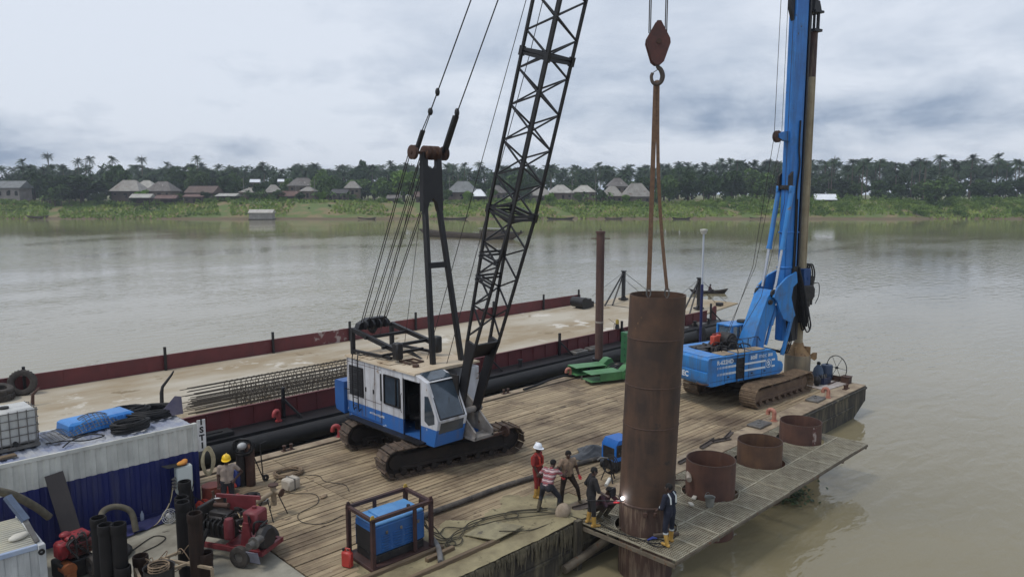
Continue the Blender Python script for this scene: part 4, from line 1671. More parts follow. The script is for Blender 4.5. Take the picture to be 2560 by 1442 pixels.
for (x, y, zt, mt, lab) in ((20.72, 11.94, 1.07, m_casing, 'dark red open casing with a short side pipe, next to the tall pile'), (24.42, 12.15, .74, m_casing2, 'ochre brown open casing between two dark red casings'), (27.82, 12.2, .70, m_casing, 'dark red open casing farthest along the grating, with a pale scraped strip')):
    c = T('open_casing', lab, 'steel casing', (x, y, -4), 0, 'open casings in the grating')
    O('casing_wall', shell(RP, 0, zt + 4), mt, c)
    O('rim', ring(RP - .011, zt + 4, .016), m_weld, c)
    if x < 22:
        g = G()
        a = R(150)
        p = Vector((RP * math.cos(a), RP * math.sin(a), zt + 3.55))
        q = Vector((math.cos(R(215)), math.sin(R(215)), -.12))
        g.tube([p - q * .1, p + q * .34], .085, 10)
        O('side_pipe', g, M('pale_pipe', (166, 156, 144), (130, 120, 108), .6), c)
    if x > 27:
        g = G().lathe([(RP + .003, 2.1 + .9), (RP + .005, 4.66), (RP + .001, 4.66), (RP, 2.1 + .9)], n=6, closed=True, a0=-2.12, a1=-1.90)
        O('scraped_strip', g, M('scraped_primer', (164, 150, 142), (94, 60, 52), .7, sc=5, lo=.45, hi=.55), c)

# ================================================================== grating platform
m_grate = M('galvanised_grating', (168, 162, 142), (134, 126, 108), .6, .2, sc=3, wear=((112, 88, 66), .62, 3))
m_gframe = M('platform_steel', (110, 102, 88), (84, 74, 62), .7, sc=2, wear=((104, 74, 54), .6, 4))
plat = T('grating_platform', 'walkway of steel grating panels along the river side of the barge', 'platform', (16.0, 10.12, 0))
holes = [(17.22, 11.95), (20.72, 11.94), (24.42, 12.15), (27.82, 12.2)]
PX = np.linspace(16.0, 29.05, 13)
PY = [10.12, 11.25, 12.38, 13.46]
HR = .90
for i in range(12):
    for j in range(3):
        xa, xb, ya, yb = PX[i] + .015, PX[i + 1] - .015, PY[j] + .015, PY[j + 1] - .015
        cxp, cyp = (xa + xb) / 2, (ya + yb) / 2
        g = G()

        def seg(p, q, w_, h_, z):
            """bar from p to q, interrupted by the pile openings"""
            p, q = Vector(p), Vector(q)
            n_ = 24
            run = None
            for k in range(n_ + 1):
                m_ = p.lerp(q, k / n_)
                ok = all((m_.x - hx) ** 2 + (m_.y - hy) ** 2 > HR * HR for hx, hy in holes)
                if ok and run is None:
                    run = m_
                if run is not None and (not ok or k == n_):
                    e_ = m_ if ok else p.lerp(q, (k - 1) / n_)
                    if (e_ - run).length > .02:
                        g.beam((run.x, run.y, z), (e_.x, e_.y, z), w_, h_)
                    run = None
        nb = 14
        for k in range(1, nb):
            x = xa + (xb - xa) * k / nb
            seg((x, ya, 0), (x, yb, 0), .020, .012, -.020)
            y = ya + (yb - ya) * k / nb
            seg((xa, y, 0), (xb, y, 0), .020, .010, -.012)
        for a, b in (((xa, ya), (xb, ya)), ((xb, ya), (xb, yb)), ((xb, yb), (xa, yb)), ((xa, yb), (xa, ya))):
            seg((a[0], a[1], 0), (b[0], b[1], 0), .032, .030, -.012)
        g.xf(Matrix.Translation((-cxp, -cyp, 0)))
        o = O('grating_panel', g, m_grate, plat, None)
        o.location = (cxp - 16.0, cyp - 10.12, random.uniform(-.008, .008))
        o.rotation_euler = (random.uniform(-.006, .006), random.uniform(-.006, .006), 0)
for hx, hy in holes:
    g = ring(HR, -.03, .018)
    g.xf(Matrix.Translation((hx - 16.0, hy - 10.12, 0)))
    O('opening_ring', g, m_grate, plat)
for y in PY:
    g = G().box((6.525, y - 10.12, -.075), (13.05, .06, .08))
    O('edge_beam', g, m_gframe, plat)
for x in PX[::2]:
    inside = [h for h in holes if abs(h[0] - x) < .85]
    if inside:
        continue
    g = G().box((x - 16.0, 1.67, -.17), (.07, 3.30, .10))
    O('cross_beam', g, m_gframe, plat)
g = G().tube([(15.2 - 16, 13.3 - 10.12, -1.15), (19.6 - 16, 13.1 - 10.12, -.42)], .13, 12)
O('brace_pipe', g, m_gframe, plat)
g = G().box((15.85 - 16, 13.36 - 10.12, -.75), (.22, .16, 1.7))
O('hanger_post', g, m_hull, plat)

# ================================================================== spud and pole
m_spud = M('brown_spud', (92, 66, 58), (74, 56, 52), .7, sc=1, streak=((114, 92, 78), .5, 3))
sp = T('spud_pole', 'tall brown steel spud standing at the far edge of the barge', 'spud', (32.2, 25.75, -2.4))
O('tube', G().cyl((0, 0, 0), (0, 0, 9.72), .225, n=24), m_spud, sp)
O('cap', G().cyl((0, 0, 9.70), (0, 0, 9.82), .26, n=24), m_spud, sp)
O('lifting_eye', G().tube([(-.06, 0, 9.8), (-.05, 0, 9.93), (.05, 0, 9.93), (.06, 0, 9.8)], .02, 6), m_spud, sp)
g = G().beam((-.36, .36, 9.42), (.36, -.36, 9.42), .07, .05)
O('cross_pin', g, m_spud, sp)
O('band', G().lathe([(.226, 4.75), (.236, 4.75), (.236, 4.85), (.226, 4.85)], n=24, closed=True), M('pale_band', (150, 140, 130), rough=.7), sp)
g = G().lathe([(.25, 2.2), (.36, 2.2), (.36, 2.75), (.25, 2.75)], n=20, closed=True)
g.box((0, -.5, 2.45), (.5, .6, .4))
O('guide_collar', g, m_black, sp)
pl = T('antenna_mast', 'slender white and blue mast with a flat disc on top, behind the rig', 'mast', (34.4, 20.7, 0))
O('lower_tube', G().cyl((0, 0, .02), (0, 0, 4.75), .075, n=10), M('navy_tube', (36, 44, 96), (28, 34, 78), .5), pl)
O('upper_tube', G().cyl((0, 0, 4.75), (0, 0, 7.4), .05, n=10), M('white_tube', (190, 196, 204), rough=.4), pl)
O('antenna_disc', G().lathe([(0, 7.38), (.13, 7.38), (.15, 7.46), (.17, 7.50), (.20, 7.56), (.19, 7.62), (0, 7.64)], n=18), M('antenna_plastic', (196, 194, 182), rough=.5), pl)
g = G().box((0, 0, .02), (.5, .5, .03))
for k in range(3):
    a = 2 * math.pi * k / 3
    g.beam((0, 0, .9), (.5 * math.cos(a), .5 * math.sin(a), .02), .04, .04)
O('foot', g, m_black, pl)

# ================================================================== deck gear by the river edge
m_gen = M('genset_blue', (34, 84, 144), (42, 96, 156), .5, sc=1.5, streak=((60, 76, 92), .4, 4), wear=((110, 120, 128), .68, 5))
m_gentop = M('genset_light_blue', (92, 146, 196), (76, 126, 178), .5, sc=2, wear=((150, 160, 166), .64, 3))
m_frame = M('brown_frame', (70, 44, 40), (54, 38, 36), .7, sc=3, wear=((58, 44, 42), .6, 5))
gen = T('welding_generator', 'blue diesel generator caged in a brown steel frame', 'generator', (10.95, 15.70, 0), R(-2))
LX, LY, LZ = 1.80, 1.18, 1.36
for sx in (-1, 1):
    for sy in (-1, 1):
        O('frame_post', G().box((sx * LX / 2, sy * LY / 2, .73), (.10, .10, 1.26)), m_frame, gen)
        O('lifting_lug', G().prism([(-.07, 0), (.07, 0), (.03, .1), (-.03, .1)], -.015, .015, 'y').xf(Matrix.Translation((sx * LX / 2, sy * LY / 2, LZ + .035))), M('yellow_lug', (176, 146, 66), rough=.6) if sx * sy > 0 else m_frame, gen)
for sy in (-1, 1):
    O('top_rail', G().box((0, sy * LY / 2, LZ), (LX + .10, .10, .09)), m_frame, gen)
    O('middle_post', G().box((.38 if sy < 0 else -.1, sy * LY / 2, .73), (.09, .06, 1.17)), m_frame, gen)
for sx in (-1, 1):
    O('top_rail', G().box((sx * LX / 2, 0, LZ - .004), (.09, LY - .1, .08)), m_frame, gen)
O('skid', G().box((0, 0, .06), (LX + .14, LY + .12, .10), bev=.01), m_frame, gen)
g = G().box((0, 0, .22), (LX - .3, LY - .25, .22), bev=.02)
O('fuel_tank', g, m_mach, gen)
g = G().box((0, 0, .72), (LX - .22, LY - .22, .78), bev=.05)
can = O('canopy', g, m_gen, gen)
g = G().box((.0, 0, 1.13), (LX - .26, LY - .26, .08), bev=.03)
g.box((-.1, .1, 1.19), (.7, .55, .06), bev=.02)
O('canopy_top', g, m_gentop, gen)
for k in range(6):
    for q in range(3):
        O('louvre', G().box((-.45 + q * .36, -LY / 2 + .10, .44 + k * .075), (.26, .03, .025), rx=.5), m_gen, can)
for x in (-.42, .02, .56):
    O('door_latch', G().box((x, -LY / 2 + .098, .88), (.07, .03, .09), bev=.01), m_steelgrey, can)
O('end_grille', G().box((-LX / 2 + .105, 0, .66), (.02, LY - .4, .55)), m_dark, can)
O('control_panel', G().box((LX / 2 - .105, 0, .72), (.03, .6, .4), bev=.01), m_mach, can)
O('exhaust', G().cyl((.45, -.2, 1.12), (.45, -.2, 1.28), .05, n=10), m_mach, gen)
g = G().ell((LX / 2 + .26, .20, .95), (.05, .12, .30), 12, 8)
O('cable_hanger', g, m_rust, gen)
jc = T('jerry_can', 'red plastic jerry can on the deck beside the caged generator', 'jerry can', (9.72, 15.86, 0), R(20))
m_redpl = M('red_plastic', (176, 58, 50), (156, 50, 46), .45, sc=3)
g = G().box((0, 0, .21), (.17, .30, .42), bev=.04)
O('can_body', g, m_redpl, jc)
O('carry_handle', G().tube([(0, -.10, .40), (0, -.09, .50), (0, .04, .50), (0, .06, .40)], .022, 6), m_redpl, jc)
O('cap', G().cyl((0, .11, .41), (0, .12, .48), .035, n=10), m_dark, jc)

wm = T('welding_set', 'bright blue welding set standing left of the tall pile', 'welder', (20.25, 15.28, 0), R(-8))
m_wm = M('welder_blue', (32, 112, 196), (28, 98, 178), .45, sc=2)
O('undercarriage', G().box((0, 0, .2), (.8, .6, .36), bev=.03), m_mach, wm)
g = G().prism([(-.45, .38), (.45, .38), (.45, .98), (.36, 1.10), (-.30, 1.10), (-.45, .92)], -.34, .34, 'y')
hd = O('housing', g, m_wm, wm)
O('control_panel', G().box((-.1, -.345, .74), (.6, .02, .42), bev=.008), m_mach, hd)
for k in range(5):
    O('control_knob', G().cyl((-.3 + .1 * k, -.355, .66 + .1 * (k % 2)), (-.3 + .1 * k, -.38, .66 + .1 * (k % 2)), .025, n=8), m_steelgrey, hd)
O('front_panel', G().box((-.452, 0, .64), (.02, .55, .42), bev=.008), m_mach, hd)
for k, (x, y) in enumerate(((-.4, -.32), (.4, -.32), (-.4, .32), (.4, .32))):
    O('wheel', G().lathe([(0, -.04), (.12, -.04), (.13, 0), (.12, .04), (0, .04)], (x, y, .13), 14, axis='y'), m_dark, wm)

# crumpled tarpaulin
g = G()
n_ = 26
for i in range(n_ + 1):
    for j in range(n_ + 1):
        u, v = i / n_ * 2 - 1, j / n_ * 2 - 1
        e_ = max(0, 1 - (u * u + v * v) ** .5 * .9)
        z = .02 + .30 * e_ * (.55 + .45 * abs(math.sin(u * 5 + 2.2 * math.sin(v * 4)))) + .05 * abs(math.sin(9 * u + 7 * v)) * e_
        g.v.append((u * .80 * (1 + .12 * math.sin(4 * v)), v * .62 * (1 + .15 * math.sin(5 * u)), z))
for i in range(n_):
    for j in range(n_):
        a = i * (n_ + 1) + j
        g.f.append((a, a + n_ + 1, a + n_ + 2, a + 1))
tp = O('tarpaulin', g, M('black_tarp', (56, 58, 62), (36, 38, 42), .45, sc=5), None, 70, loc=(20.75, 16.75, .0), rz=.4)
tag(tp, 'crumpled black tarpaulin heap on the planks near the blue welding set', 'tarpaulin')


def hose(name, label, cat, pts, r, mat, n=8, grp=None, k=10):
    o = O(name, G().tube(spline(pts, k), r, n), mat, None, 60)
    return tag(o, label, cat, grp)


m_hose = M('mud_smeared_hose', (96, 90, 82), (60, 56, 54), .8, sc=4, wear=((128, 118, 98), .62, 5), bump=.3)
hose('delivery_hose', 'long thick grey hose lying along the planks behind the workers', 'hose', [(11.95, 16.62, .10), (13.1, 16.76, .09), (14.5, 16.72, .10), (15.93, 16.73, .09), (17.3, 16.58, .10), (18.62, 16.50, .09), (19.6, 16.30, .09), (20.3, 16.15, .10)], .085, m_hose)
hose('pipe_length', 'short grey pipe lying off the corner of the caged generator', 'pipe', [(12.15, 15.45, .09), (11.95, 14.95, .09), (11.62, 14.45, .12), (11.45, 14.22, .10)], .075, M('grey_pipe', (118, 118, 118), (92, 90, 88), .6), k=6)
m_lead = M('welding_lead', (58, 54, 44), (84, 78, 62), .8, sc=6)
random.seed(21)
leads = [[(12.05, 15.75, .7), (12.35, 15.6, .3), (12.45, 15.2, .06), (13.0, 15.35, .07), (13.9, 15.35, .07), (14.9, 15.05, .07), (15.7, 14.3, .08), (16.4, 13.5, .05), (16.5, 12.9, .05)],
         [(12.05, 15.7, .6), (12.3, 15.9, .2), (12.5, 15.6, .06), (12.9, 15.75, .06), (13.3, 15.3, .07), (14.3, 15.0, .07), (15.0, 14.6, .08), (15.6, 13.9, .2), (16.1, 13.3, .05)],
         [(12.0, 15.55, .5), (12.15, 15.2, .06), (12.5, 14.95, .06), (12.35, 14.75, .06), (12.2, 14.95, .06), (12.7, 15.2, .07), (13.4, 15.25, .07), (14.2, 15.4, .07), (15.2, 15.0, .07), (15.8, 14.5, .07)],
         [(12.0, 15.6, .6), (12.2, 15.35, .1), (12.6, 15.0, .06), (12.9, 15.1, .06), (13.6, 15.5, .07), (14.6, 15.3, .07), (15.0, 15.05, .07), (14.8, 14.8, .08), (14.5, 15.0, .08), (14.9, 15.2, .08), (15.9, 14.6, .07)],
         [(12.1, 15.5, .3), (12.4, 15.3, .05), (12.8, 15.0, .06), (12.5, 14.7, .06), (12.25, 14.9, .07), (12.6, 15.1, .07)],
         [(13.6, 14.3, .2), (14.4, 13.9, .1), (15.1, 13.7, .14), (15.9, 13.5, .05), (16.3, 12.2, .02), (16.1, 11.6, .02), (16.5, 11.3, .02), (16.9, 11.2, .02)]]
for k, p in enumerate(leads):
    hose('welding_lead', 'thin dark welding lead tangled on the mud between the generator and the pile', 'cable', p, .017, m_lead, 6, 'welding leads on the mud')
# plate on the mud
g = G()
top_ = [(12.97, 15.06, .05), (13.24, 14.05, .16), (14.43, 14.15, .14), (14.1, 15.21, .05)]
g.add([(x, y, z) for x, y, z in top_] + [(x, y, z - .025) for x, y, z in top_], [(0, 1, 2, 3), (7, 6, 5, 4), (0, 4, 5, 1), (1, 5, 6, 2), (2, 6, 7, 3), (3, 7, 4, 0)])
g.xf(Matrix.Translation((-13.7, -14.6, 0)))
tag(O('steel_sheet', g, M('muddy_sheet', (150, 142, 112), (120, 112, 88), .75, sc=2.5, wear=((92, 86, 72), .6, 4), bump=.5), None, 40, loc=(13.7, 14.6, .0)), 'mud covered steel sheet lying askew at the river edge', 'steel sheet')
m_timber = M('wet_timber', (124, 106, 82), (94, 80, 64), .85, sc=2, aniso=(.3, 4, 4), bump=.3)
for k, (x0, y0, x1, y1, z, lab) in enumerate(((9.4, 14.15, 13.4, 14.12, .07, 'long timber baulk half sunk in the mud along the deck edge'), (9.3, 14.98, 12.1, 14.92, .05, 'timber baulk tucked along the foot of the caged generator'), (11.3, 14.62, 12.25, 14.66, .06, 'short timber offcut near the grey pipe'))):
    o = O('timber_baulk', G().beam((0, 0, 0), (x1 - x0, y1 - y0, 0), .13, .12, bev=.012), m_timber, None, 40, loc=(x0, y0, z))
    tag(o, lab, 'timber', 'timber baulks')
# sack lump and offcuts by the platform
g = G().ell((0, 0, .18), (.26, .19, .24), 16, 10)
rr = random.Random(3)
g.v = [(x * (1 + rr.uniform(-.12, .12)), y * (1 + rr.uniform(-.12, .12)), z) for x, y, z in g.v]
tag(O('mud_caked_sack', g, M('pale_sack', (164, 148, 130), (130, 116, 98), .9, sc=4, bump=.5), None, 70, loc=(15.7, 13.8, .1)), 'pale mud caked sack slumped at the corner of the deck', 'sack')
m_off = M('dark_offcut', (62, 54, 50), (86, 76, 68), .7, sc=3)
offs = ((15.95, 13.72, .5, .35, .3, 'small square steel plate by the black clad worker'), (16.75, 13.9, .7, .22, -.2, 'narrow steel plate behind the black clad worker'), (24.6, 14.3, 1.3, .14, .12, 'black steel angle lying left of the ochre casing'), (25.3, 14.15, .9, .12, -.3, 'short black steel bar behind the ochre casing'), (26.0, 14.25, 1.1, .12, .25, 'rusty steel strip lying right of the ochre casing'), (22.6, 13.95, 1.2, .1, .05, 'thin steel bar behind the nearest open casing'))
for x, y, l_, w_, rz, lab in offs:
    g = G().box((0, 0, .03), (l_, w_, .03))
    g.box((0, w_ / 2, .06), (l_, .02, .08))
    tag(O('steel_offcut', g, m_off, None, 40, loc=(x, y, .02), rz=rz), lab, 'steel offcut', 'steel offcuts')
# torch stand and red valve
ts = T('hose_stand', 'black iron stand hung with torch hoses beside the welding set', 'stand', (19.1, 14.75, 0))
g = G()
for k in range(3):
    a = 2 * math.pi * k / 3
    g.beam((0, 0, .75), (.28 * math.cos(a), .28 * math.sin(a), .0), .035, .035)
O('stand_legs', g, m_black, ts)
g = G()
for k in range(4):
    r_ = .2 + .03 * k
    g.tube([(.05 * k - .1 + .05 * math.sin(q), r_ * math.cos(q), .55 + r_ * 1.1 * math.sin(q)) for q in np.linspace(0, 2 * math.pi, 18)], .018, 5)
O('torch_hose', g, m_dark, ts)
O('torch_head', G().tube([(-.1, 0, .8), (-.35, .1, .86), (-.5, .12, .80)], .03, 6), m_steelgrey, ts)
rv = T('red_chain_block', 'rusty red chain block lying between the tall pile and the nearest open casing', 'chain block', (20.35, 13.2, 0))
O('block_body', G().lathe([(0, -.1), (.16, -.1), (.18, 0), (.16, .1), (0, .1)], (0, 0, .2), 14, axis='x'), m_casing, rv)
O('block_hook', G().tube(spline([(0, 0, .36), (.05, .1, .46), (-.02, .16, .42)], 4), .025, 6), m_rust, rv)
O('chain', G().tube(spline([(.1, 0, .05), (.4, -.1, .03), (.6, -.4, .03), (.3, -.7, .03), (-.2, -.6, .02)], 5), .022, 5), m_rust, rv)

# on the grating
bk_ = T('bucket', 'grey metal bucket on the grating in front of the nearest open casing', 'bucket', (19.62, 11.30, 0))
O('pail', G().lathe([(.10, .0), (.14, .30), (.165, .32), (.15, .30), (.11, .02), (0, .02)], n=18), M('pail_grey', (140, 140, 134), (110, 110, 104), .6), bk_)
O('bail_handle', G().tube([(.15 * math.cos(a), .1, .30 + .12 * math.sin(a)) for a in np.linspace(0, math.pi, 9)], .008, 5), m_steelgrey, bk_)
for x, y, rz, lab in ((19.8, 11.95, .3, 'small white block nearest to the grey bucket'), (19.3, 11.75, .9, 'small white block just behind the navy clad worker'), (19.55, 12.55, -.3, 'small white block closest to the red chain block')):
    g = G().box((0, 0, .04), (.22, .13, .07), bev=.015)
    tag(O('packing_block', g, M('white_block', (196, 192, 180), (170, 164, 150), .7), None, 40, loc=(x, y, 0), rz=rz), lab, 'block', 'white packing blocks')
g = G().box((0, 0, .07), (.75, .10, .10), bev=.02)
tag(O('packing_beam', g, M('grimy_beam', (84, 74, 66), (62, 54, 50), .8), None, 40, loc=(16.95, 11.08, .0), rz=-.62), 'grimy steel beam laid against the foot of the tall pile', 'beam')
hose('ground_cable', 'loop of black cable with a blue clamp on the near corner of the grating', 'cable', [(16.3, 12.9, .02), (15.98 + .2, 12.2, .02), (16.3, 11.5, .02), (16.25, 10.95, .02), (16.5, 10.75, .02), (16.7, 11.0, .02), (16.5, 11.25, .02), (16.3, 11.2, .02), (16.6, 10.85, .03), (17.2, 10.9, .02)], .016, m_dark, 6)
tag(O('cable_clamp', G().tube([(0, 0, 0), (.18, .04, .02), (.3, .02, .0)], [.02, .04, .02], 8), M('blue_clamp', (44, 60, 130), rough=.5), None, 60, loc=(16.35, 11.28, .05), rz=-.5), 'small blue cable clamp on the grating near the tall pile', 'clamp')

# ================================================================== bow gear
pal = O('board', G().box((0, 0, .03), (2.0, 1.25, .05), bev=.01), M('white_board', (176, 170, 166), (150, 140, 132), .7), None, 40, loc=(36.6, 14.95, .005), rz=-.1)
tag(pal, 'pale board under the dark crates at the bow of the barge', 'board')
m_navy = M('navy_plastic', (38, 46, 74), (30, 34, 54), .5)
cb = T('tool_crate', 'dark navy open crate of tools on the pale board', 'crate', (36.7, 15.05, .055), -.15)
for (x, y, sx, sy) in ((0, -.2, .6, .03), (0, .2, .6, .03), (-.3, 0, .03, .4), (.3, 0, .03, .4)):
    O('crate_side', G().box((x, y, .17), (sx, sy, .32)), m_navy, cb)
O('crate_floor', G().box((0, 0, .02), (.58, .38, .03)), m_navy, cb)
for k in range(6):
    O('tool', G().tube([(-.2 + .08 * k, -.1 + .05 * (k % 3), .1), (-.22 + .09 * k, .1 - .08 * (k % 2), .45)], .03, 6), m_steelgrey if k % 2 else m_dark, cb)
bg_ = T('tool_bag', 'bulging black bag left of the navy crate on the pale board', 'bag', (36.05, 15.1, .055), .3)
O('bag_body', G().ell((0, 0, .24), (.24, .18, .26), 14, 10), m_dark, bg_)
O('bag_strap', G().tube(spline([(-.15, 0, .4), (0, 0, .62), (.15, 0, .4)], 5), .02, 6), m_navy, bg_)
dr = T('blue_drum', 'slate blue plastic drum near the spoked hand wheel', 'drum', (37.75, 15.35, 0))
O('drum_body', G().lathe([(0, .02), (.27, .02), (.29, .06), (.29, .35), (.30, .38), (.29, .41), (.29, .74), (.26, .80), (0, .80)], n=20), M('slate_plastic', (52, 68, 92), (44, 56, 78), .5), dr)
O('drum_lid', G().cyl((.1, .05, .79), (.1, .05, .84), .06, n=10), m_dark, dr)
sk = T('stuffed_sack', 'grey blue stuffed sack leaning left of the slate blue drum', 'sack', (37.2, 15.55, 0))
O('sack_body', G().tube([(0, 0, .05), (.02, 0, .3), (.05, .02, .65), (.08, .03, .85)], [.26, .30, .22, .06], 12), M('sack_cloth', (84, 98, 116), (64, 76, 92), .9), sk)
O('sack_neck', G().ell((.09, .03, .90), (.10, .10, .10), 10, 8), m_dark, sk)
hw = T('spoked_wheel', 'thin black spoked wheel standing upright at the bow', 'wheel', (38.0, 14.95, .0))
rw = .62
g = G().tube([(0, rw * math.cos(a), .66 + rw * math.sin(a)) for a in np.linspace(0, 2 * math.pi, 33)[:-1]], .022, 6, closed=True)
O('rim', g, m_dark, hw)
for k in range(6):
    a = 2 * math.pi * k / 6
    O('spoke', G().tube([(0, 0, .66), (0, rw * math.cos(a), .66 + rw * math.sin(a))], .012, 5), m_dark, hw)
O('hub', G().cyl((-.06, 0, .66), (.06, 0, .66), .06, n=10), m_dark, hw)
hw.rotation_euler = (0, 0, R(-20))
bx = T('fairlead_box', 'small rusty steel box at the tip of the barge bow', 'steel box', (37.75, 14.35, 0))
O('box_body', G().box((0, 0, .17), (.42, .4, .34), bev=.02), m_rust, bx)
O('box_lid', G().box((0, 0, .36), (.46, .44, .03)), m_rust, bx)
g = G().box((37.95, 15.9, .13), (.10, 2.9, .26))
g.box((37.2, 14.55 + .2, .05), (1.3, .06, .1))
O('bow_coaming', g, m_rust, barge)

# ================================================================== green oscillator
m_green = M('casing_green', (84, 138, 86), (66, 112, 70), .5, sc=1.5, streak=((70, 96, 66), .4, 4))
m_greend = M('deep_green', (50, 104, 66), (42, 88, 58), .5, sc=2)
os_ = T('casing_oscillator', 'light green casing oscillator lying on the planks left of the tall pile', 'oscillator', (30.1, 23.5, 0), R(-20))
for (y, sx) in ((.95, 1.0), (-.75, 1.1)):
    g = G()
    g.box((-.75, y, .93), (1.9, 1.0, .06), bev=.02)
    g.box((-.75, y, .30), (1.9, 1.0, .06))
    g.box((.17, y, .6), (.06, 1.0, .62))
    if y < 0:
        g.box((-.5, y - .47, .62), (1.3, .06, .58))
    else:
        g.box((-.75, y + .47, .62), (1.9, .06, .6))
    O('clamp_arm', g, m_green, os_)
O('front_beam', G().prism([(-1.35, .3), (1.35, .3), (1.35, .75), (-1.35, .75)], .22, .5, 'x'), m_green, os_)
for y in (1.1, -1.0):
    O('jack_cover', G().prism([(.2, .9), (.55, 1.35), (.75, 1.35), (.95, .9), (.95, .3), (.2, .3)], y - .28, y + .28, 'y'), m_green, os_)
O('throat_ring', G().lathe([(.62, .35), (.95, .35), (.95, .75), (.62, .75)], (1.25, 0, 0), 28, closed=True), m_mach, os_)
O('rear_frame', G().box((2.0, 0, .5), (.5, 2.4, .4), bev=.03), m_green, os_)
for y in (1.3, -1.2):
    O('support_leg', G().box((-1.45, y * .2, .16), (.07, .07, .32)), m_steelgrey, os_)
for k in range(6):
    O('hydraulic_line', G().tube(spline([(.2, -.6 + .2 * k, .8), (.8, -.5 + .22 * k, 1.05), (1.5, -.7 + .25 * k, .85), (2.0, -.5 + .15 * k, .75)], 5), .035, 6), m_dark, os_)
os_.scale = (.95, .9, .60)
gc = T('green_column', 'dark green steel column standing behind the tall pile', 'column', (32.65, 24.1, 0), R(-10))
O('column_body', G().box((0, 0, 1.0), (.62, .5, 2.0), bev=.02), m_greend, gc)
for k in range(5):
    O('bolt_hole', G().cyl((-.312, -.08, .4 + .35 * k), (-.318, -.08, .4 + .35 * k), .04, n=8), m_black, gc)
    O('bolt_hole', G().cyl((-.1, -.252, .4 + .35 * k), (-.1, -.258, .4 + .35 * k), .04, n=8), m_black, gc)
O('column_foot', G().box((0, 0, .03), (.9, .8, .05)), m_greend, gc)
hose('hydraulic_bundle', 'black hydraulic hoses snaking along the far edge by the green oscillator', 'hose', [(25.2, 24.75, .06), (26.2, 24.85, .07), (27.4, 24.95, .14), (28.3, 24.9, .16), (29.2, 24.75, .06), (30.0, 24.6, .3)], .06, m_dark)
for k, (x, y, rz) in enumerate(((31.2, 25.0, .1), (31.9, 24.4, .5))):
    g = G().ell((0, 0, .12), (.5, .3, .13), 14, 8)
    tag(O('cement_bag', g, M('pale_bag', (158, 152, 142), (132, 126, 116), .9), None, 70, loc=(x, y, 0), rz=rz), ('pale bag nearest the brown spud' if k == 0 else 'pale bag slumped at the foot of the green column'), 'bag', 'pale bags by the spud')

# ================================================================== far barge load
m_rebar = M('rebar_steel', (62, 57, 50), (78, 70, 60), .8, sc=4)
for ci, (y, z, lab) in enumerate(((30.9, .46, 'rebar cage nearest the red bulwark on the sandy barge'), (32.0, .46, 'middle one of three rebar cages on the sandy barge'), (33.1, .46, 'rebar cage farthest from the red bulwark on the sandy barge'))):
    x0 = 11.9 + .25 * ci
    cg = T('rebar_cage', lab, 'rebar cage', (x0, y, .02), R(.6 * (ci - 1)), 'rebar cages on the sandy barge')
    rc_ = .43
    bar = G().cyl((0, 0, 0), (11.3, 0, 0), .018, n=5).mesh('longitudinal_bar', m_rebar)
    for k in range(14):
        a = 2 * math.pi * k / 14
        o = O('longitudinal_bar', bar, None, cg)
        o.location = (random.uniform(-.3, .3), rc_ * math.cos(a), z + rc_ * math.sin(a))
        o.rotation_euler = (0, random.uniform(-.002, .002), random.uniform(-.003, .003))
    hp = G().tube([(0, (rc_ + .02) * math.cos(a), (rc_ + .02) * math.sin(a)) for a in np.linspace(0, 2 * math.pi, 19)[:-1]], .016, 5, closed=True).mesh('hoop', m_rebar)
    for k in range(38):
        o = O('hoop', hp, None, cg)
        o.location = (1.9 + k * .25 + random.uniform(-.04, .04), 0, z)
        o.rotation_euler = (0, random.uniform(-.06, .06), random.uniform(-.06, .06))


def tyre(name, label, loc, rot, r=.55, w_=.30):
    p = [(r * .55, -w_ * .36), (r * .72, -w_ * .5), (r * .93, -w_ * .46), (r, -w_ * .32), (r, w_ * .32), (r * .93, w_ * .46), (r * .72, w_ * .5), (r * .55, w_ * .36), (r * .58, 0)]
    t = T(name, label, 'tyre', loc, 0, 'fender tyres on the sandy barge')
    t.rotation_euler = rot
    O('carcass', G().lathe(p, n=28, closed=True), m_tyre, t)
    g = G()
    for k in range(28):
        a = 2 * math.pi * k / 28
        g.box((r * math.cos(a), r * math.sin(a), 0), (.04, .05, w_ * .6), rz=a)
    O('tread_block', g, m_tyre, t, kind='stuff')
    return t


tyre('fender_tyre', 'worn grey tyre standing upright against the far red bulwark', (7.75, 40.85, .60), (R(78), 0, R(-22)), .60, .34)
tyre('fender_tyre', 'tyre lying flat at the left edge, on top of another', (6.75, 40.5, .52), (R(10), R(6), 0), .58, .30)
tyre('fender_tyre', 'tyre lying flat on the barge deck under another tyre', (6.75, 40.5, .19), (0, 0, .5), .60, .32)
bb = O('bent_post', G().tube([(0, 0, 0), (.02, 0, .7), (.08, .02, .95), (.45, -.1, 1.45), (.55, -.12, 1.62)], [.09, .085, .07, .05, .03], 8), m_black, None, 50, loc=(12.2, 34.9 - .6, .02))
bb.location = (11.6, 33.9, .02)
tag(bb, 'bent black steel post standing at the open end of the rebar cages', 'post')
tag(O('scrap_angle', G().tube([(0, 0, 0), (.05, .02, .5), (.35, .1, .75)], [.08, .07, .04], 6), m_rust, None, 50, loc=(7.6, 38.4, .02)), 'short bent scrap iron sticking up near the tyres', 'scrap iron')

# ================================================================== container and the clutter round it
def container_paint():
    m = split_paint('white_over_navy_paint', (206, 206, 198), (24, 34, 92), 1.72, (40, 48, 92), .74, .28, (96, 94, 96))
    return m


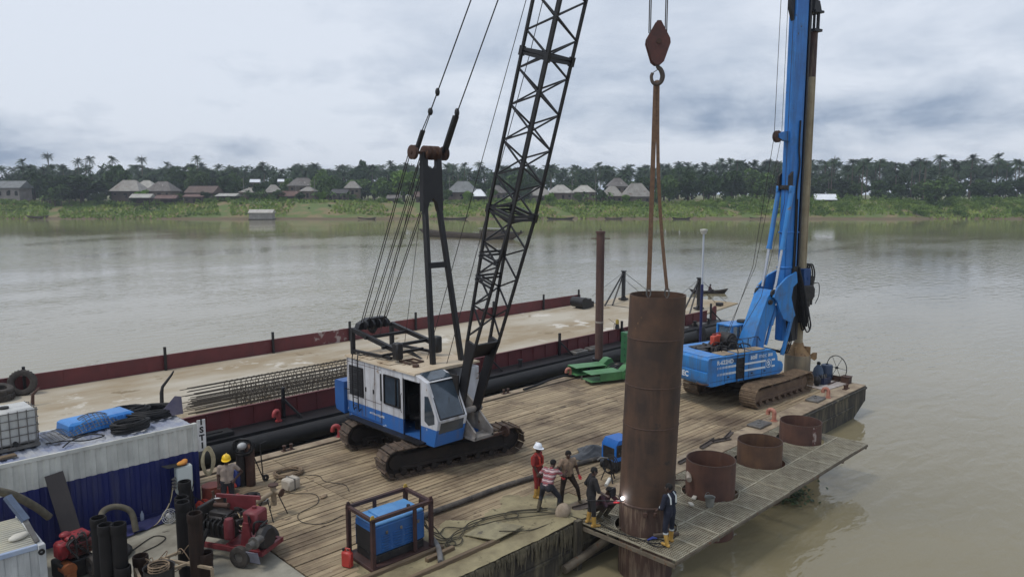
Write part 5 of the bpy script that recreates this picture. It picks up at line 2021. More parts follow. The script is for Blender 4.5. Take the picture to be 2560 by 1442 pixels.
m_cont = container_paint()
m_croof = M('faded_container_roof', (120, 128, 152), (166, 168, 172), .7, sc=1.2, lo=.4, hi=.6, wear=((94, 92, 96), .62, 2), streak=None)
cx0, cx1, cy0, cy1, czt = 2.56, 8.62, 22.34, 24.78, 2.59
cont = T('shipping_container', 'corrugated shipping container, white above and navy blue below', 'container', (0, 0, 0))


def corrug(p0, p1, z0, z1, depth, pitch, mat, name, inward, roof=False):
    """trapezoidal corrugated sheet between two plan points"""
    p0, p1 = Vector((p0[0], p0[1], 0)), Vector((p1[0], p1[1], 0))
    d = p1 - p0
    L_ = d.length
    d.normalize()
    n = Vector(inward)
    n_ = int(L_ / pitch)
    pr = []
    for k in range(n_):
        b = k * L_ / n_
        q = L_ / n_
        pr += [(b, 0), (b + q * .28, 0), (b + q * .42, depth), (b + q * .78, depth), (b + q * .92, 0)]
    pr.append((L_, 0))
    g = G()
    for s_, o_ in pr:
        g.v.append(tuple(p0 + d * s_ + n * o_ + Vector((0, 0, z0))))
        g.v.append(tuple(p0 + d * s_ + n * o_ + Vector((0, 0, z1))))
    for k in range(len(pr) - 1):
        g.f.append((2 * k, 2 * k + 2, 2 * k + 3, 2 * k + 1))
    return g


O('side_wall', corrug((cx0 + .1, cy0 + .03), (cx1 - .1, cy0 + .03), .14, czt - .1, .036, .278, None, '', (0, 1, 0)), m_cont, cont, 20)
O('side_wall', corrug((cx0 + .1, cy1 - .03), (cx1 - .1, cy1 - .03), .14, czt - .1, .036, .278, None, '', (0, -1, 0)), m_cont, cont, 20)
O('end_wall', corrug((cx1 - .03, cy0 + .1), (cx1 - .03, cy1 - .1), .14, czt - .1, .036, .278, None, '', (-1, 0, 0)), m_cont, cont, 20)
O('end_wall', corrug((cx0 + .03, cy0 + .1), (cx0 + .03, cy1 - .1), .14, czt - .1, .036, .278, None, '', (1, 0, 0)), m_cont, cont, 20)
for x in (cx0 + .06, cx1 - .06):
    for y in (cy0 + .06, cy1 - .06):
        O('corner_post', G().box((x, y, czt / 2), (.13, .13, czt - .006), bev=.012), m_cont, cont)
for y in (cy0 + .05, cy1 - .05):
    O('top_rail', G().box(((cx0 + cx1) / 2, y, czt - .06), (cx1 - cx0 - .26, .08, .10)), m_cont, cont)
    O('bottom_rail', G().box(((cx0 + cx1) / 2, y, .085), (cx1 - cx0 - .26, .09, .15)), m_cont, cont)
g = G()
n_ = 22
for k in range(n_):
    xa = cx0 + .1 + (cx1 - cx0 - .2) * k / n_
    q = (cx1 - cx0 - .2) / n_
    for s_, h_ in ((0, 0), (.3, 0), (.42, .03), (.8, .03), (.92, 0)):
        g.v.append((xa + q * s_, cy0 + .08, czt - .045 + h_))
        g.v.append((xa + q * s_, cy1 - .08, czt - .045 + h_))
for k in range(len(g.v) // 2 - 1):
    g.f.append((2 * k, 2 * k + 1, 2 * k + 3, 2 * k + 2))
O('roof_sheet', g, m_croof, cont, 20)
# end board with letters
O('sign_board', G().box((8.74, 22.33, 2.18), (.25, .03, .98), bev=.005), m_white, cont)
m_ink = M('black_ink', (24, 24, 26), rough=.6)
for k, ch in enumerate('ISTI'):
    me = text_mesh('sign_letter', ch, .25, m_ink, .003, .012, 'CENTER')
    o = O('sign_letter', me, None, cont)
    o.matrix_local = Matrix.Translation((8.74, 22.312, 2.52 - .245 * k)) @ Matrix.Rotation(math.pi / 2, 4, 'X')

# IBC tote
ib = T('liquid_tote', 'white caged plastic liquid tote on the container roof', 'tote', (4.12, 23.75, 2.60), R(2))
m_tote = M('milky_plastic', (196, 196, 190), (168, 168, 166), .4, sc=1.5, streak=((130, 128, 130), .5, 3))
O('tank', G().box((0, 0, .62), (1.10, .94, .96), bev=.07), m_tote, ib)
O('fill_cap', G().cyl((-.1, -.05, 1.09), (-.1, -.05, 1.15), .12, n=14), m_dark, ib)
O('pallet', G().box((0, 0, .065), (1.18, 1.0, .10), bev=.01), m_steelgrey, ib)
for z in (.18, .40, .62, .84, 1.04):
    g = G().tube([(-.58, -.50, z), (.58, -.50, z), (.58, .50, z), (-.58, .50, z)], .014, 6, closed=True)
    O('cage_hoop', g, m_steelgrey, ib)
for k in range(6):
    x = -.52 + 1.04 * k / 5
    for y in (-.505, .505):
        O('cage_bar', G().cyl((x, y, .12), (x, y, 1.08), .012, n=6), m_steelgrey, ib)
for k in range(4):
    y = -.36 + .72 * k / 3
    for x in (-.585, .585):
        O('cage_bar', G().cyl((x, y, .12), (x, y, 1.08), .012, n=6), m_steelgrey, ib)
O('outlet_valve', G().cyl((.0, -.47, .2), (.0, -.62, .2), .06, n=10), m_dark, ib)
tag(O('roof_plank', G().box((0, 0, .03), (1.5, .22, .05)), m_timber, None, 40, loc=(3.3, 22.75, 2.60), rz=.1), 'loose plank lying on the container roof beside the tote', 'plank')
# blue tray with mesh over it
tr_ = T('plastic_tray', 'upturned bright blue plastic tray on the container roof', 'tray', (6.35, 24.05, 2.60), R(8))
m_tray = M('bright_blue_plastic', (70, 140, 206), (52, 118, 190), .4, sc=2)
g = G()
ring_ = []
for (hx, hy, z) in ((.95, .42, .02), (.92, .40, .30), (.84, .34, .36)):
    ring_.append([(-hx, -hy, z), (hx, -hy, z), (hx, hy, z), (-hx, hy, z)])
for q in ring_:
    g.v.extend(q)
for i in range(2):
    for j in range(4):
        g.f.append((i * 4 + j, i * 4 + (j + 1) % 4, i * 4 + 4 + (j + 1) % 4, i * 4 + 4 + j))
g.f.append((8, 9, 10, 11))
O('tray_shell', g, m_tray, tr_)
for k in range(9):
    O('tray_rib', G().box((-.8 + .2 * k, -.43, .16), (.05, .05, .26), rx=-.07), m_tray, tr_)
mp_ = T('wire_mesh_panel', 'sagging sheet of wire mesh draped over the blue tray', 'mesh panel', (5.85, 23.75, 2.62), R(10))


def sag(x, y):
    return .38 * math.exp(-((x - .35) / .75) ** 2) * math.exp(-((y - .1) / .6) ** 2) + .03 * math.sin(3 * x + y) + .04


g = G()
for k in range(17):
    x = -.95 + 1.9 * k / 16
    g.tube([(x + .12 * t, t, sag(x, t)) for t in np.linspace(-.5, .6, 9)], .009, 4)
for k in range(11):
    y = -.5 + 1.1 * k / 10
    g.tube([(t + .12 * y, y, sag(t, y) + .01) for t in np.linspace(-.95, .95, 13)], .009, 4)
O('mesh_wire', g, m_steelgrey, mp_, kind='stuff')


def coil(name, label, loc, r, turns, t, mat, squash=1.0, h=.06, grp=None, tilt=(0, 0, 0), seed=1):
    rr = random.Random(seed)
    pts = []
    for k in range(turns * 20 + 1):
        a = 2 * math.pi * k / 20
        q = r * (1 - .28 * rr.random() * 0 - .30 * ((k // 20) % 5) / 5) + .02 * math.sin(a * 3 + k * .3)
        pts.append((q * math.cos(a), q * math.sin(a) * squash, t + h * (k / (turns * 20)) * 3 + .02 * math.sin(2.3 * a + k * .11)))
    o = O(name, G().tube(pts, t, 6), mat, None, 60, loc=loc)
    o.rotation_euler = tilt
    return tag(o, label, 'cable coil', grp)


coil('cable_coil', 'large black cable coil at the right end of the container roof', (7.85, 23.95, 2.60), .80, 20, .032, m_dark, .72, .08, 'cable coils on the container roof', seed=2)
coil('cable_coil', 'neat round black cable coil near the front edge of the container roof', (6.95, 22.98, 2.60), .52, 18, .032, m_dark, .66, .08, 'cable coils on the container roof', seed=3)
coil('cable_coil', 'loose black cable coil behind the neat one on the container roof', (7.3, 24.35, 2.60), .66, 14, .030, m_dark, .62, .09, 'cable coils on the container roof', seed=4)
hose('loose_cable', 'thin black cable trailing across the container roof by the tote', 'cable', [(4.85, 23.3, 2.62), (5.3, 23.1, 2.64), (5.7, 22.75, 2.64), (6.2, 22.85, 2.64), (5.9, 23.2, 2.66), (5.4, 22.95, 2.66), (5.1, 22.6, 2.63)], .02, m_dark)
tag(O('folded_flap', G().add([(0, 0, 0), (.75, -.2, .05), (.72, -.2, .60), (.55, -.15, .64), (0.02, .02, .02), (.77, -.18, .05), (.74, -.18, .60), (.57, -.13, .64)], [(0, 1, 2, 3), (7, 6, 5, 4), (0, 4, 5, 1), (1, 5, 6, 2), (2, 6, 7, 3), (3, 7, 4, 0)]), M('grey_purple_sheet', (92, 88, 108), (110, 104, 116), .7), None, 30, loc=(7.85, 23.55, 2.62)), 'grey metal flap sticking up at the corner of the container roof', 'metal flap')

# hanging rope coil
rcx = T('hanging_rope', 'cream coloured rope coil hanging at the end of the container', 'rope', (8.82, 22.22, .86))
m_cream = M('cream_rope', (196, 184, 152), (166, 154, 126), .9, sc=9)
for k in range(9):
    q = .13 + .022 * (k % 5)
    hgt = .36 + .03 * (k % 4)
    g = G().tube([((q * math.cos(a)) + .01 * k, -.03 + .012 * k, .50 + hgt * math.sin(a)) for a in np.linspace(0, 2 * math.pi, 25)[:-1]], .014, 5, closed=True)
    O('rope_loop', g, m_cream, rcx)
# switch box on a stand
sb_ = T('switch_box', 'pale distribution box on a stand in front of the container', 'switch box', (8.02, 22.0, 0), R(-4))
O('cabinet', G().box((0, 0, 1.10), (.46, .22, .82), bev=.02), M('pale_cabinet', (196, 204, 200), (176, 182, 178), .5, streak=((130, 128, 118), .4, 5)), sb_)
O('cabinet_door', G().box((0, -.115, 1.10), (.40, .015, .74)), M('cabinet_door', (204, 210, 206), rough=.5), sb_)
g = G()
for x in (-.2, .2):
    g.beam((x, 0, .7), (x * 1.3, .1, .0), .04, .04)
    g.beam((x, 0, .7), (x * 1.3, -.14, .0), .04, .04)
g.beam((-.2, 0, .68), (.2, 0, .68), .04, .04)
O('stand', g, m_black, sb_)
for k in range(4):
    O('socket', G().cyl((-.25, -.08, .92 + .1 * k), (-.36, -.12, .88 + .1 * k), .035, n=8), m_steelgrey, sb_)
for k, (x, e_) in enumerate(((-.34, -.6), (-.36, -.35), (.26, .45))):
    O('supply_cable', G().tube(spline([(x, -.1, 1.0), (x - .1, -.15, .6), (x + e_ * .5, -.2, .3), (x + e_, -.3, .03), (x + e_ * 1.6, -.2, .03)], 5), .016, 5), m_dark if k else m_cream, sb_)
tag(O('work_gloves', G().ell((0, 0, .07), (.17, .11, .07), 12, 8).ell((.12, .05, .09), (.10, .08, .06), 10, 6), M('orange_cloth', (206, 150, 60), (190, 110, 60), .8), None, 60, loc=(8.0, 22.0, 1.515), rz=.3), 'orange gloves left on top of the pale distribution box', 'gloves')
tag(O('dark_sheet', G().box((0, 0, 0), (.62, .34, .012), ry=.1), m_dark, None, 30, loc=(7.78, 22.02, 1.56), rz=.2), 'dark rubber sheet hanging over the distribution box', 'sheet')
g = G().lathe([(.14, 0), (.16, .02), (.16, .34), (.14, .36), (.14, .02)], n=16)
tag(O('black_tub', g, m_dark, None, 40, loc=(7.75, 21.55, 0)), 'black tub on the deck below the distribution box', 'tub')
fn = T('pedestal_fan_head', 'small white wire fan lying on the deck by the black tub', 'fan', (7.42, 21.55, .02))
g = G()
for q in (.10, .16, .21):
    g.tube([(q * math.cos(a), .08 + .02 * math.sin(a), .22 + q * math.sin(a)) for a in np.linspace(0, 2 * math.pi, 21)[:-1]], .008, 5, closed=True)
for k in range(8):
    a = 2 * math.pi * k / 8
    g.tube([(0, .08, .22), (.21 * math.cos(a), .08, .22 + .21 * math.sin(a))], .006, 4)
O('guard', g, m_white, fn)
O('motor', G().cyl((0, .06, .22), (0, .2, .22), .06, n=10), m_white, fn)

# gas cylinders
for k, (x, y, h, lab) in enumerate(((10.42, 22.75, 1.42, 'rust brown gas cylinder, taller of the standing pair'), (10.20, 22.95, 1.30, 'dark gas cylinder half hidden behind the taller one'))):
    gcy = T('gas_cylinder', lab, 'gas cylinder', (x, y, 0), 0, 'gas cylinders')
    O('bottle', G().lathe([(0, 0), (.14, .0), (.15, .03), (.15, h - .18), (.12, h - .06), (.045, h), (0, h)], n=18), m_rust if k == 0 else m_mach, gcy)
    O('valve', G().cyl((0, 0, h), (0, 0, h + .12), .03, n=8).cyl((0, -.05, h + .08), (0, .05, h + .08), .02, n=6), m_steelgrey, gcy)
coil('gas_hose_coil', 'black hose coil slung over the tops of the gas cylinders', (10.28, 22.85, 1.30), .34, 7, .026, m_dark, .8, .05, tilt=(R(70), 0, R(-40)), seed=6)
tag(O('plastic_wrap', G().ell((0, 0, 0), (.16, .12, .12), 10, 7), M('clear_wrap', (190, 192, 190), (150, 150, 150), .3), None, 50, loc=(10.15, 22.70, 1.40)), 'clump of clear plastic wrap tied at the cylinder tops', 'plastic wrap')
cy_t = T('cylinder_trolley', 'thin steel trolley leaning against the gas cylinders', 'trolley', (10.85, 22.75, 0))
g = G().tube([(0, 0, .1), (-.05, .05, 1.3), (.2, .1, 1.32)], .02, 6)
g.tube([(.0, 0, .1), (-.25, .1, .9)], .018, 6)
O('trolley_frame', g, m_black, cy_t)
O('trolley_wheel', G().lathe([(.03, -.03), (.11, -.03), (.12, 0), (.11, .03), (.03, .03)], (.08, 0, .12), 16, closed=True, axis='y'), m_mach, cy_t)
bc = T('blue_jerry_can', 'dark blue jerry can standing left of the gas cylinders', 'jerry can', (10.02, 22.95, 0), .3)
O('can_body', G().box((0, 0, .33), (.22, .26, .62), bev=.04), M('blue_can', (44, 62, 124), (36, 50, 104), .5), bc)
O('cap', G().cyl((0, -.05, .62), (0, -.05, .69), .045, n=10), m_white, bc)

# things round the man in the yellow helmet
m_redrust = M('red_drum_paint', (150, 78, 64), (120, 64, 56), .7, sc=3, wear=((176, 120, 100), .62, 3))
ct = T('cut_drum', 'cut red steel drum used as a table by the man in the yellow helmet', 'drum', (8.95, 22.3, 0))
O('drum_wall', G().lathe([(.28, 0), (.29, .03), (.29, .52), (.30, .55), (.28, .55)], n=22), m_redrust, ct)
O('drum_top', G().cyl((0, 0, .53), (0, 0, .56), .285, n=22), m_redrust, ct)
tn = T('paint_tin', 'rusty paint tin with a brush handle on the deck', 'tin', (8.72, 21.35, 0))
O('tin_wall', G().lathe([(0, .0), (.17, .0), (.17, .52), (.155, .52), (.155, .04), (0, .04)], n=18), m_rust, tn)
O('lid', G().cyl((.02, 0, .50), (.02, 0, .53), .15, n=18), m_white, tn)
O('brush_handle', G().cyl((-.1, 0, .5), (-.12, .02, .74), .045, n=8), m_rust, tn)
rb = T('scrap_bucket', 'black bucket heaped with red fittings', 'bucket', (9.25, 21.35, 0))
O('bucket_wall', G().lathe([(.15, 0), (.20, .34), (.22, .36), (.2, .34), (.15, .03), (0, .03)], n=18), m_mach, rb)
for k in range(9):
    a = 2.4 * k
    O('red_fitting', G().ell((.11 * math.cos(a), .11 * math.sin(a), .36 + .02 * (k % 3)), (.055, .04, .04), 8, 6), m_redpaint, rb)
for k, (x, y, s_, lab) in enumerate(((9.5, 22.7, .3, 'crumpled red orange life vest behind the man in the yellow helmet'), (8.55, 22.0, .22, 'red plastic crate bits under the rope coil'))):
    g = G().ell((0, 0, s_ * .6), (s_ * 1.2, s_, s_ * .6), 14, 8)
    rr = random.Random(k)
    g.v = [(a * (1 + rr.uniform(-.2, .2)), b * (1 + rr.uniform(-.2, .2)), max(.01, c + rr.uniform(-.05, .05))) for a, b, c in g.v]
    tag(O('life_vest', g, M('red_orange_fabric', (186, 66, 46), (150, 46, 40), .8, sc=5), None, 50, loc=(x, y, 0)), lab, 'life vest')
for k, (x, y, r_, lab) in enumerate(((9.95, 21.75, .24, 'black rubber ring lying right of the man in the yellow helmet'), (10.0, 21.2, .2, 'flat wire basket on the planks near the tripod'))):
    g = G().lathe([(r_ - .05, .0), (r_ - .05, .09), (r_ + .03, .10), (r_ + .03, .0)], n=18, closed=True)
    g.ell((.05, .05, .10), (.12, .10, .06), 10, 6)
    tag(O('deck_ring', g, m_dark if k == 0 else m_steelgrey, None, 40, loc=(x, y, 0)), lab, 'ring')
blk = T('foam_float', 'white plastic float block with a strap on the planks', 'float', (11.2, 21.55, 0), R(12))
O('block', G().box((0, 0, .19), (.50, .40, .37), bev=.05), M('off_white_float', (186, 178, 164), (160, 150, 136), .7), blk)
O('strap', G().box((0, 0, .19), (.04, .42, .40)), m_steelgrey, blk)
m_tan = M('tan_rope', (142, 122, 98), (112, 96, 80), .9, sc=8)
coil('rope_heap', 'tangled tan rope heap on the planks behind the white float block', (11.75, 22.75, .02), .52, 9, .02, m_tan, .75, .03, seed=8)
hose('thin_line', 'thin dark line curving over the planks below the white float block', 'rope', [(11.3, 22.6, .02), (10.8, 22.1, .02), (11.0, 21.2, .02), (11.5, 20.6, .02), (11.2, 19.9, .02), (10.4, 19.6, .02), (10.2, 19.0, .02), (10.6, 18.5, .02), (11.3, 18.6, .02)], .010, m_dark, 5)
hose('thin_line', 'thin dark line running from the rope heap to the crane track', 'rope', [(12.0, 22.4, .02), (12.4, 21.9, .02), (12.3, 21.3, .02), (12.6, 20.6, .02), (12.4, 20.0, .02)], .010, m_dark, 5)
tag(O('rag', G().ell((0, 0, .04), (.16, .09, .04), 10, 6), m_tan, None, 50, loc=(11.6, 20.2, .0), rz=.5), 'small brown rag lying on the planks in front of the crane', 'rag')
# pipe on trestles
ps = T('pipe_trestle', 'short flanged pipe clamped on thin trestle legs', 'trestle', (9.75, 20.05, 0), R(25))
g = G()
for x in (-.22, .25):
    for y in (-.25, .25):
        O('trestle_leg', G().cyl((x, y * .3, .62), (x * 1.4, y * 1.3, 0), .018, n=6), m_black, ps)
O('pipe', G().cyl((-.75, .05, .66), (.05, 0, .70), .07, n=12).cyl((-.75, .05, .66), (-.72, .05, .66), .12, n=12), m_sandsteel, ps)
O('tee_piece', G().cyl((.15, 0, .30), (.15, 0, .92), .085, n=12).cyl((.15, -.02, .75), (.15, -.28, .72), .075, n=12), m_sandsteel, ps)
O('flange', G().cyl((.15, -.28, .72), (.15, -.31, .715), .13, n=14).cyl((.15, 0, .90), (.15, 0, .94), .15, n=14), m_rust, ps)
for k, (x, y) in enumerate(((9.3, 20.9), (9.6, 20.75))):
    tag(O('yellow_fitting', G().ell((0, 0, .1), (.16, .12, .11), 12, 8).cyl((0, 0, .1), (.22, .05, .12), .06, n=8), M('ochre_paint', (146, 122, 62), (116, 96, 56), .7), None, 50, loc=(x, y, 0), rz=k), ('ochre pipe fitting nearer the trestle' if k else 'ochre pipe fitting nearer the bucket of red parts'), 'pipe fitting', 'ochre pipe fittings')

# red pump set
pu = T('pump_set', 'red trailer mounted diesel pump with a grey outlet', 'pump', (8.05, 18.55, 0), R(-62))
m_pred = M('faded_red_paint', (98, 34, 40), (120, 54, 58), .55, sc=2.2, wear=((84, 50, 50), .62, 4))
O('chassis', G().box((0, .42, .34), (2.2, .09, .12)).box((0, -.42, .34), (2.2, .09, .12)).box((-1.05, 0, .34), (.09, .8, .12)).box((1.05, 0, .34), (.09, .8, .12)).box((.25, 0, .34), (.09, .8, .12)), m_pred, pu)
O('engine_block', G().box((-.45, 0, .72), (.75, .42, .6), bev=.04).box((-.45, 0, 1.05), (.6, .3, .16), bev=.03).cyl((-.45, .3, .7), (-.45, .36, .7), .2, n=14), m_mach, pu)
for k in range(5):
    O('engine_pipe', G().tube(spline([(-.75 + .15 * k, -.22, .95), (-.72 + .15 * k, -.4, .9), (-.7 + .15 * k, -.38, .6)], 4), .03, 6), m_dark, pu)
O('radiator', G().box((-.95, 0, .85), (.12, .62, .85), bev=.02), m_mach, pu)
O('fuel_tank', G().box((.55, .05, 1.0), (.45, .5, .55), bev=.05).cyl((.5, .1, 1.27), (.5, .1, 1.33), .06, n=10), m_pred, pu)
O('air_receiver', G().lathe([(0, .6), (.13, .6), (.135, .64), (.135, 1.02), (.10, 1.12), (0, 1.15)], (.05, -.36, 0), 16), m_pred, pu)
O('control_board', G().box((-.1, .36, 1.18), (.9, .05, .4), ry=.0), m_pred, pu)
O('canopy_bar', G().beam((-.9, .36, 1.35), (.5, .36, 1.45), .06, .1), m_pred, pu)
vol = O('pump_volute', G().lathe([(0, -.14), (.26, -.14), (.33, -.06), (.33, .06), (.26, .14), (0, .14)], (.95, -.1, .62), 22, axis='x'), m_mach, pu)
O('outlet_pipe', G().cyl((.98, -.3, .7), (1.0, -.62, .72), .11, n=14).cyl((1.0, -.62, .72), (1.0, -.66, .72), .16, n=14).cyl((1.0, -.66, .72), (1.0, -.86, .72), .09, n=12), m_steelgrey, vol)
O('belt_guard', G().prism([(.35, .4), (.75, .4), (.6, 1.05), (.45, 1.05)], -.34, -.28, 'y'), m_pred, pu)
O('mud_flap', G().box((.85, -.6, .30), (.5, .02, .34), rx=.3), M('grey_flap', (140, 142, 156), (112, 112, 124), .7), pu)
for (x, y) in ((.55, -.62), (.55, .62), (-.7, .62)):
    wh = O('wheel', G().lathe([(.12, -.07), (.2, -.09), (.27, -.07), (.28, 0), (.27, .07), (.2, .09), (.12, .07)], (x, y, .28), 22, closed=True, axis='y'), m_tyre, pu)
    O('rim', G().lathe([(0, -.04), (.12, -.05), (.13, 0), (.12, .05), (0, .04)], (x, y, .28), 16, axis='y'), m_steelgrey, wh)
O('prop_leg', G().tube([(-.55, -.45, .8), (-.6, -.62, .5), (-.62, -.7, .03)], .06, 8), m_dark, pu)
rq = random.Random(17)
g = G()
for k in range(16):
    x, y = rq.uniform(-.9, .8), rq.uniform(-.35, .3)
    g.tube(spline([(x, y, .7), (x + rq.uniform(-.2, .2), y - .1, rq.uniform(.95, 1.25)), (x + rq.uniform(-.3, .3), y + rq.uniform(-.1, .2), 1.0), (x + rq.uniform(-.4, .4), y + .1, .75)], 4), rq.choice((.014, .02, .03)), 5)
for k in range(14):
    x, y = rq.uniform(-.85, .45), rq.uniform(-.3, .3)
    g.box((x, y, rq.uniform(.95, 1.12)), (rq.uniform(.06, .16), rq.uniform(.05, .12), rq.uniform(.06, .16)), rz=rq.uniform(-.5, .5), bev=.01)
O('engine_plumbing', g, m_mach, pu, kind='stuff')
O('muffler', G().cyl((-.75, .1, 1.2), (-.3, .1, 1.24), .07, n=10), m_rust, pu)
O('drip_tray', G().box((.45, -.05, .42), (1.0, .7, .03)), m_pred, pu)
O('tow_bar', G().beam((-1.05, 0, .34), (-1.6, 0, .12), .08, .08), m_pred, pu)

# standing black tubes
m_blk = M('black_tremie_tube', (22, 21, 22), (32, 30, 30), .7, sc=2, streak=((48, 43, 39), .3, 5), spec=.25)
m_brk = M('brownish_tremie_tube', (46, 34, 28), (34, 27, 24), .7, sc=2, streak=((66, 48, 38), .4, 5), spec=.25)
tubes = ((4.80, 18.62, 2.0, .165, m_blk, 'tallest leftmost black tube of the front left group'), (4.80, 18.10, 2.0, .16, m_blk, 'black tube half hidden in the middle of the front left group'), (5.02, 17.94, 2.0, .165, m_blk, 'foremost tall black tube of the front left group'), (5.02, 17.80, 1.02, .165, m_blk, 'shorter black tube at the right foot of the front left group'), (5.50, 18.10, 1.0, .165, m_brk, 'short brownish tube beside the bent wire frame'), (7.10, 19.45, 2.0, .155, m_blk, 'rearmost black tube before the distribution box'), (6.66, 18.5, 1.98, .16, m_blk, 'black tube directly behind the tallest of the middle group'), (6.55, 18.15, 2.0, .16, m_blk, 'tallest black tube of the middle group'), (6.50, 17.28, 2.0, .165, m_brk, 'brownish tube right of the tallest in the middle group'), (6.66, 17.18, 1.0, .165, m_brk, 'short brownish tube in front of the red pump'))
for x, y, h, r_, mt, lab in tubes:
    t = T('tremie_tube', lab, 'steel tube', (x, y, 0), 0, 'standing tremie tubes')
    O('tube_wall', G().lathe([(r_, 0), (r_, h), (r_ - .02, h), (r_ - .02, 0)], n=22, closed=True), mt, t)
    O('collar', G().lathe([(r_ + .004, h - .22), (r_ + .012, h - .2), (r_ + .012, h - .02), (r_ + .004, h), (r_ - .004, h)], n=22), mt, t)
tb = T('hose_tub', 'wide black tub with coiled rope at the bottom of the picture', 'tub', (5.62, 17.25, 0))
O('tub_wall', G().lathe([(.30, 0), (.33, .98), (.35, 1.0), (.32, .98), (.28, .04), (0, .04)], n=24), m_mach, tb)
O('tub_rope', G().tube([(.22 * math.cos(a), .22 * math.sin(a), .9 + .01 * a) for a in np.linspace(0, 18, 60)], .018, 5), m_tan, tb)
rk = T('tube_rack', 'angle iron rack lying among the standing tubes', 'rack', (6.1, 17.5, 0))
for a, b in (((-.75, .5, .75), (.45, .6, .78)), ((-.75, .5, .75), (-.9, -.6, .72)), ((-.1, .5, .76), (.55, -.7, .74)), ((-.75, .5, .0), (-.75, .5, .75)), ((.45, .6, 0), (.45, .6, .78)), ((.55, -.7, .0), (.55, -.7, .74)), ((-.5, -.1, .74), (.5, -.05, .75))):
    O('rack_bar', G().beam(a, b, .06, .06), m_sandsteel, rk)
for k in range(7):
    q = random.Random(k)
    p0 = (-.6 + .15 * k, .45, .78)
    O('tie_wire', G().tube(spline([p0, (p0[0] + q.uniform(-.2, .2), .2, .95 + q.uniform(-.1, .15)), (p0[0] + q.uniform(-.2, .3), -.1, .7), (p0[0] + q.uniform(-.1, .3), -.3, .8)], 5), .012, 5), m_tan, rk)

# dark board against the container, suction hoses, tarp, red engine
g = G().add([(-.22, 0, 0), (.22, 0, 0), (.22, .02, 2.2), (-.22, .02, 2.2), (-.22, .05, 0), (.22, .05, 0), (.22, .07, 2.2), (-.22, .07, 2.2)], [(0, 1, 2, 3), (7, 6, 5, 4), (0, 4, 5, 1), (1, 5, 6, 2), (2, 6, 7, 3), (3, 7, 4, 0)])
bd_ = O('dark_board', g, M('dark_ply', (52, 48, 48), (66, 60, 58), .7, sc=1.5, streak=((84, 74, 66), .4, 4)), None, 30, loc=(5.02, 21.55, .0))
bd_.rotation_euler = (R(-18.5), 0, R(3))
bd_.rotation_euler = (R(-19), R(-7), 0)
tag(bd_, 'tall dark board leaning against the navy side of the container', 'board')
m_suct = M('olive_suction_hose', (106, 100, 84), (84, 78, 66), .75, sc=5, bump=.3)
hose('suction_hose', 'thick olive suction hose arching up against the container', 'hose', [(5.5, 20.9, .08), (5.55, 21.4, .5), (5.75, 21.85, .80), (6.1, 21.9, .85), (6.45, 21.8, .62), (6.5, 21.6, .1)], .085, m_suct, 10)
hose('suction_hose', 'dark suction hose curling low behind the tall tubes', 'hose', [(5.1, 20.3, .08), (5.6, 20.2, .09), (6.0, 20.6, .10), (5.9, 21.1, .10), (5.5, 21.2, .3), (5.4, 20.9, .5)], .08, m_dark, 10)
hose('suction_hose', 'long olive hose slanting down over the left edge of the container', 'hose', [(3.3, 21.3, 2.3), (3.7, 21.5, 2.0), (4.2, 21.8, 1.45), (4.5, 21.9, 1.05)], .10, m_suct, 10)
g = G()
for i in range(13):
    for j in range(9):
        g.v.append((i / 12 * 1.5 - .75, (j / 8 * .8 - .4) * (1 - .35 * i / 12), .02 + .05 * abs(math.sin(i * .9 + j * 1.4)) + .10 * math.exp(-((j - 5) / 2.) ** 2)))
for i in range(12):
    for j in range(8):
        a = i * 9 + j
        g.f.append((a, a + 9, a + 10, a + 1))
tag(O('blue_tarp', g, M('navy_tarp', (60, 62, 106), (46, 48, 88), .6, sc=4), None, 60, loc=(6.65, 21.95, 0), rz=.12), 'creased navy tarpaulin on the deck at the foot of the container', 'tarpaulin')
tag(O('water_bottle', G().lathe([(0, 0), (.045, 0), (.05, .02), (.05, .2), (.02, .26), (.02, .29), (0, .29)], n=12), M('clear_plastic', (150, 160, 178), rough=.2), None, 50, loc=(6.85, 22.15, .12)), 'clear plastic bottle standing on the creased navy tarpaulin', 'bottle')
hose('deck_cable', 'black cable looping over the bare deck in front of the navy tarpaulin', 'cable', [(5.8, 20.4, .02), (6.3, 20.8, .02), (6.8, 21.1, .02), (7.0, 20.8, .02), (6.7, 20.5, .02), (6.2, 20.3, .02), (6.0, 19.9, .02)], .014, m_dark, 6)
re = T('red_engine', 'bright red portable engine by the dark leaning board', 'engine', (4.62, 20.35, 0), R(10))
O('engine_base', G().box((0, 0, .25), (.8, .6, .46), bev=.03), m_mach, re)
O('engine_cover', G().box((.1, .0, .72), (.62, .5, .40), bev=.06), m_pred, re)
m_red = M('bright_red_paint', (146, 38, 44), (112, 30, 36), .5, sc=5, wear=((64, 40, 40), .58, 7))
O('top_cowl', G().box((.12, .02, .98), (.58, .46, .14), bev=.05).ell((-.1, .1, 1.06), (.14, .12, .08), 10, 6), m_red, re)
O('side_cowl', G().box((-.30, -.12, .80), (.26, .36, .42), bev=.06), m_red, re)
O('orange_motor', G().cyl((-.25, -.42, .35), (-.25, -.1, .35), .16, n=14).box((-.25, -.34, .18), (.22, .25, .2)), M('orange_rust', (168, 98, 52), (130, 76, 48), .7), re)
O('drive_wheel', G().lathe([(.12, -.09), (.24, -.09), (.28, 0), (.24, .09), (.12, .09)], (.25, -.48, .28), 20, closed=True, axis='x'), m_tyre, re)
g = G()
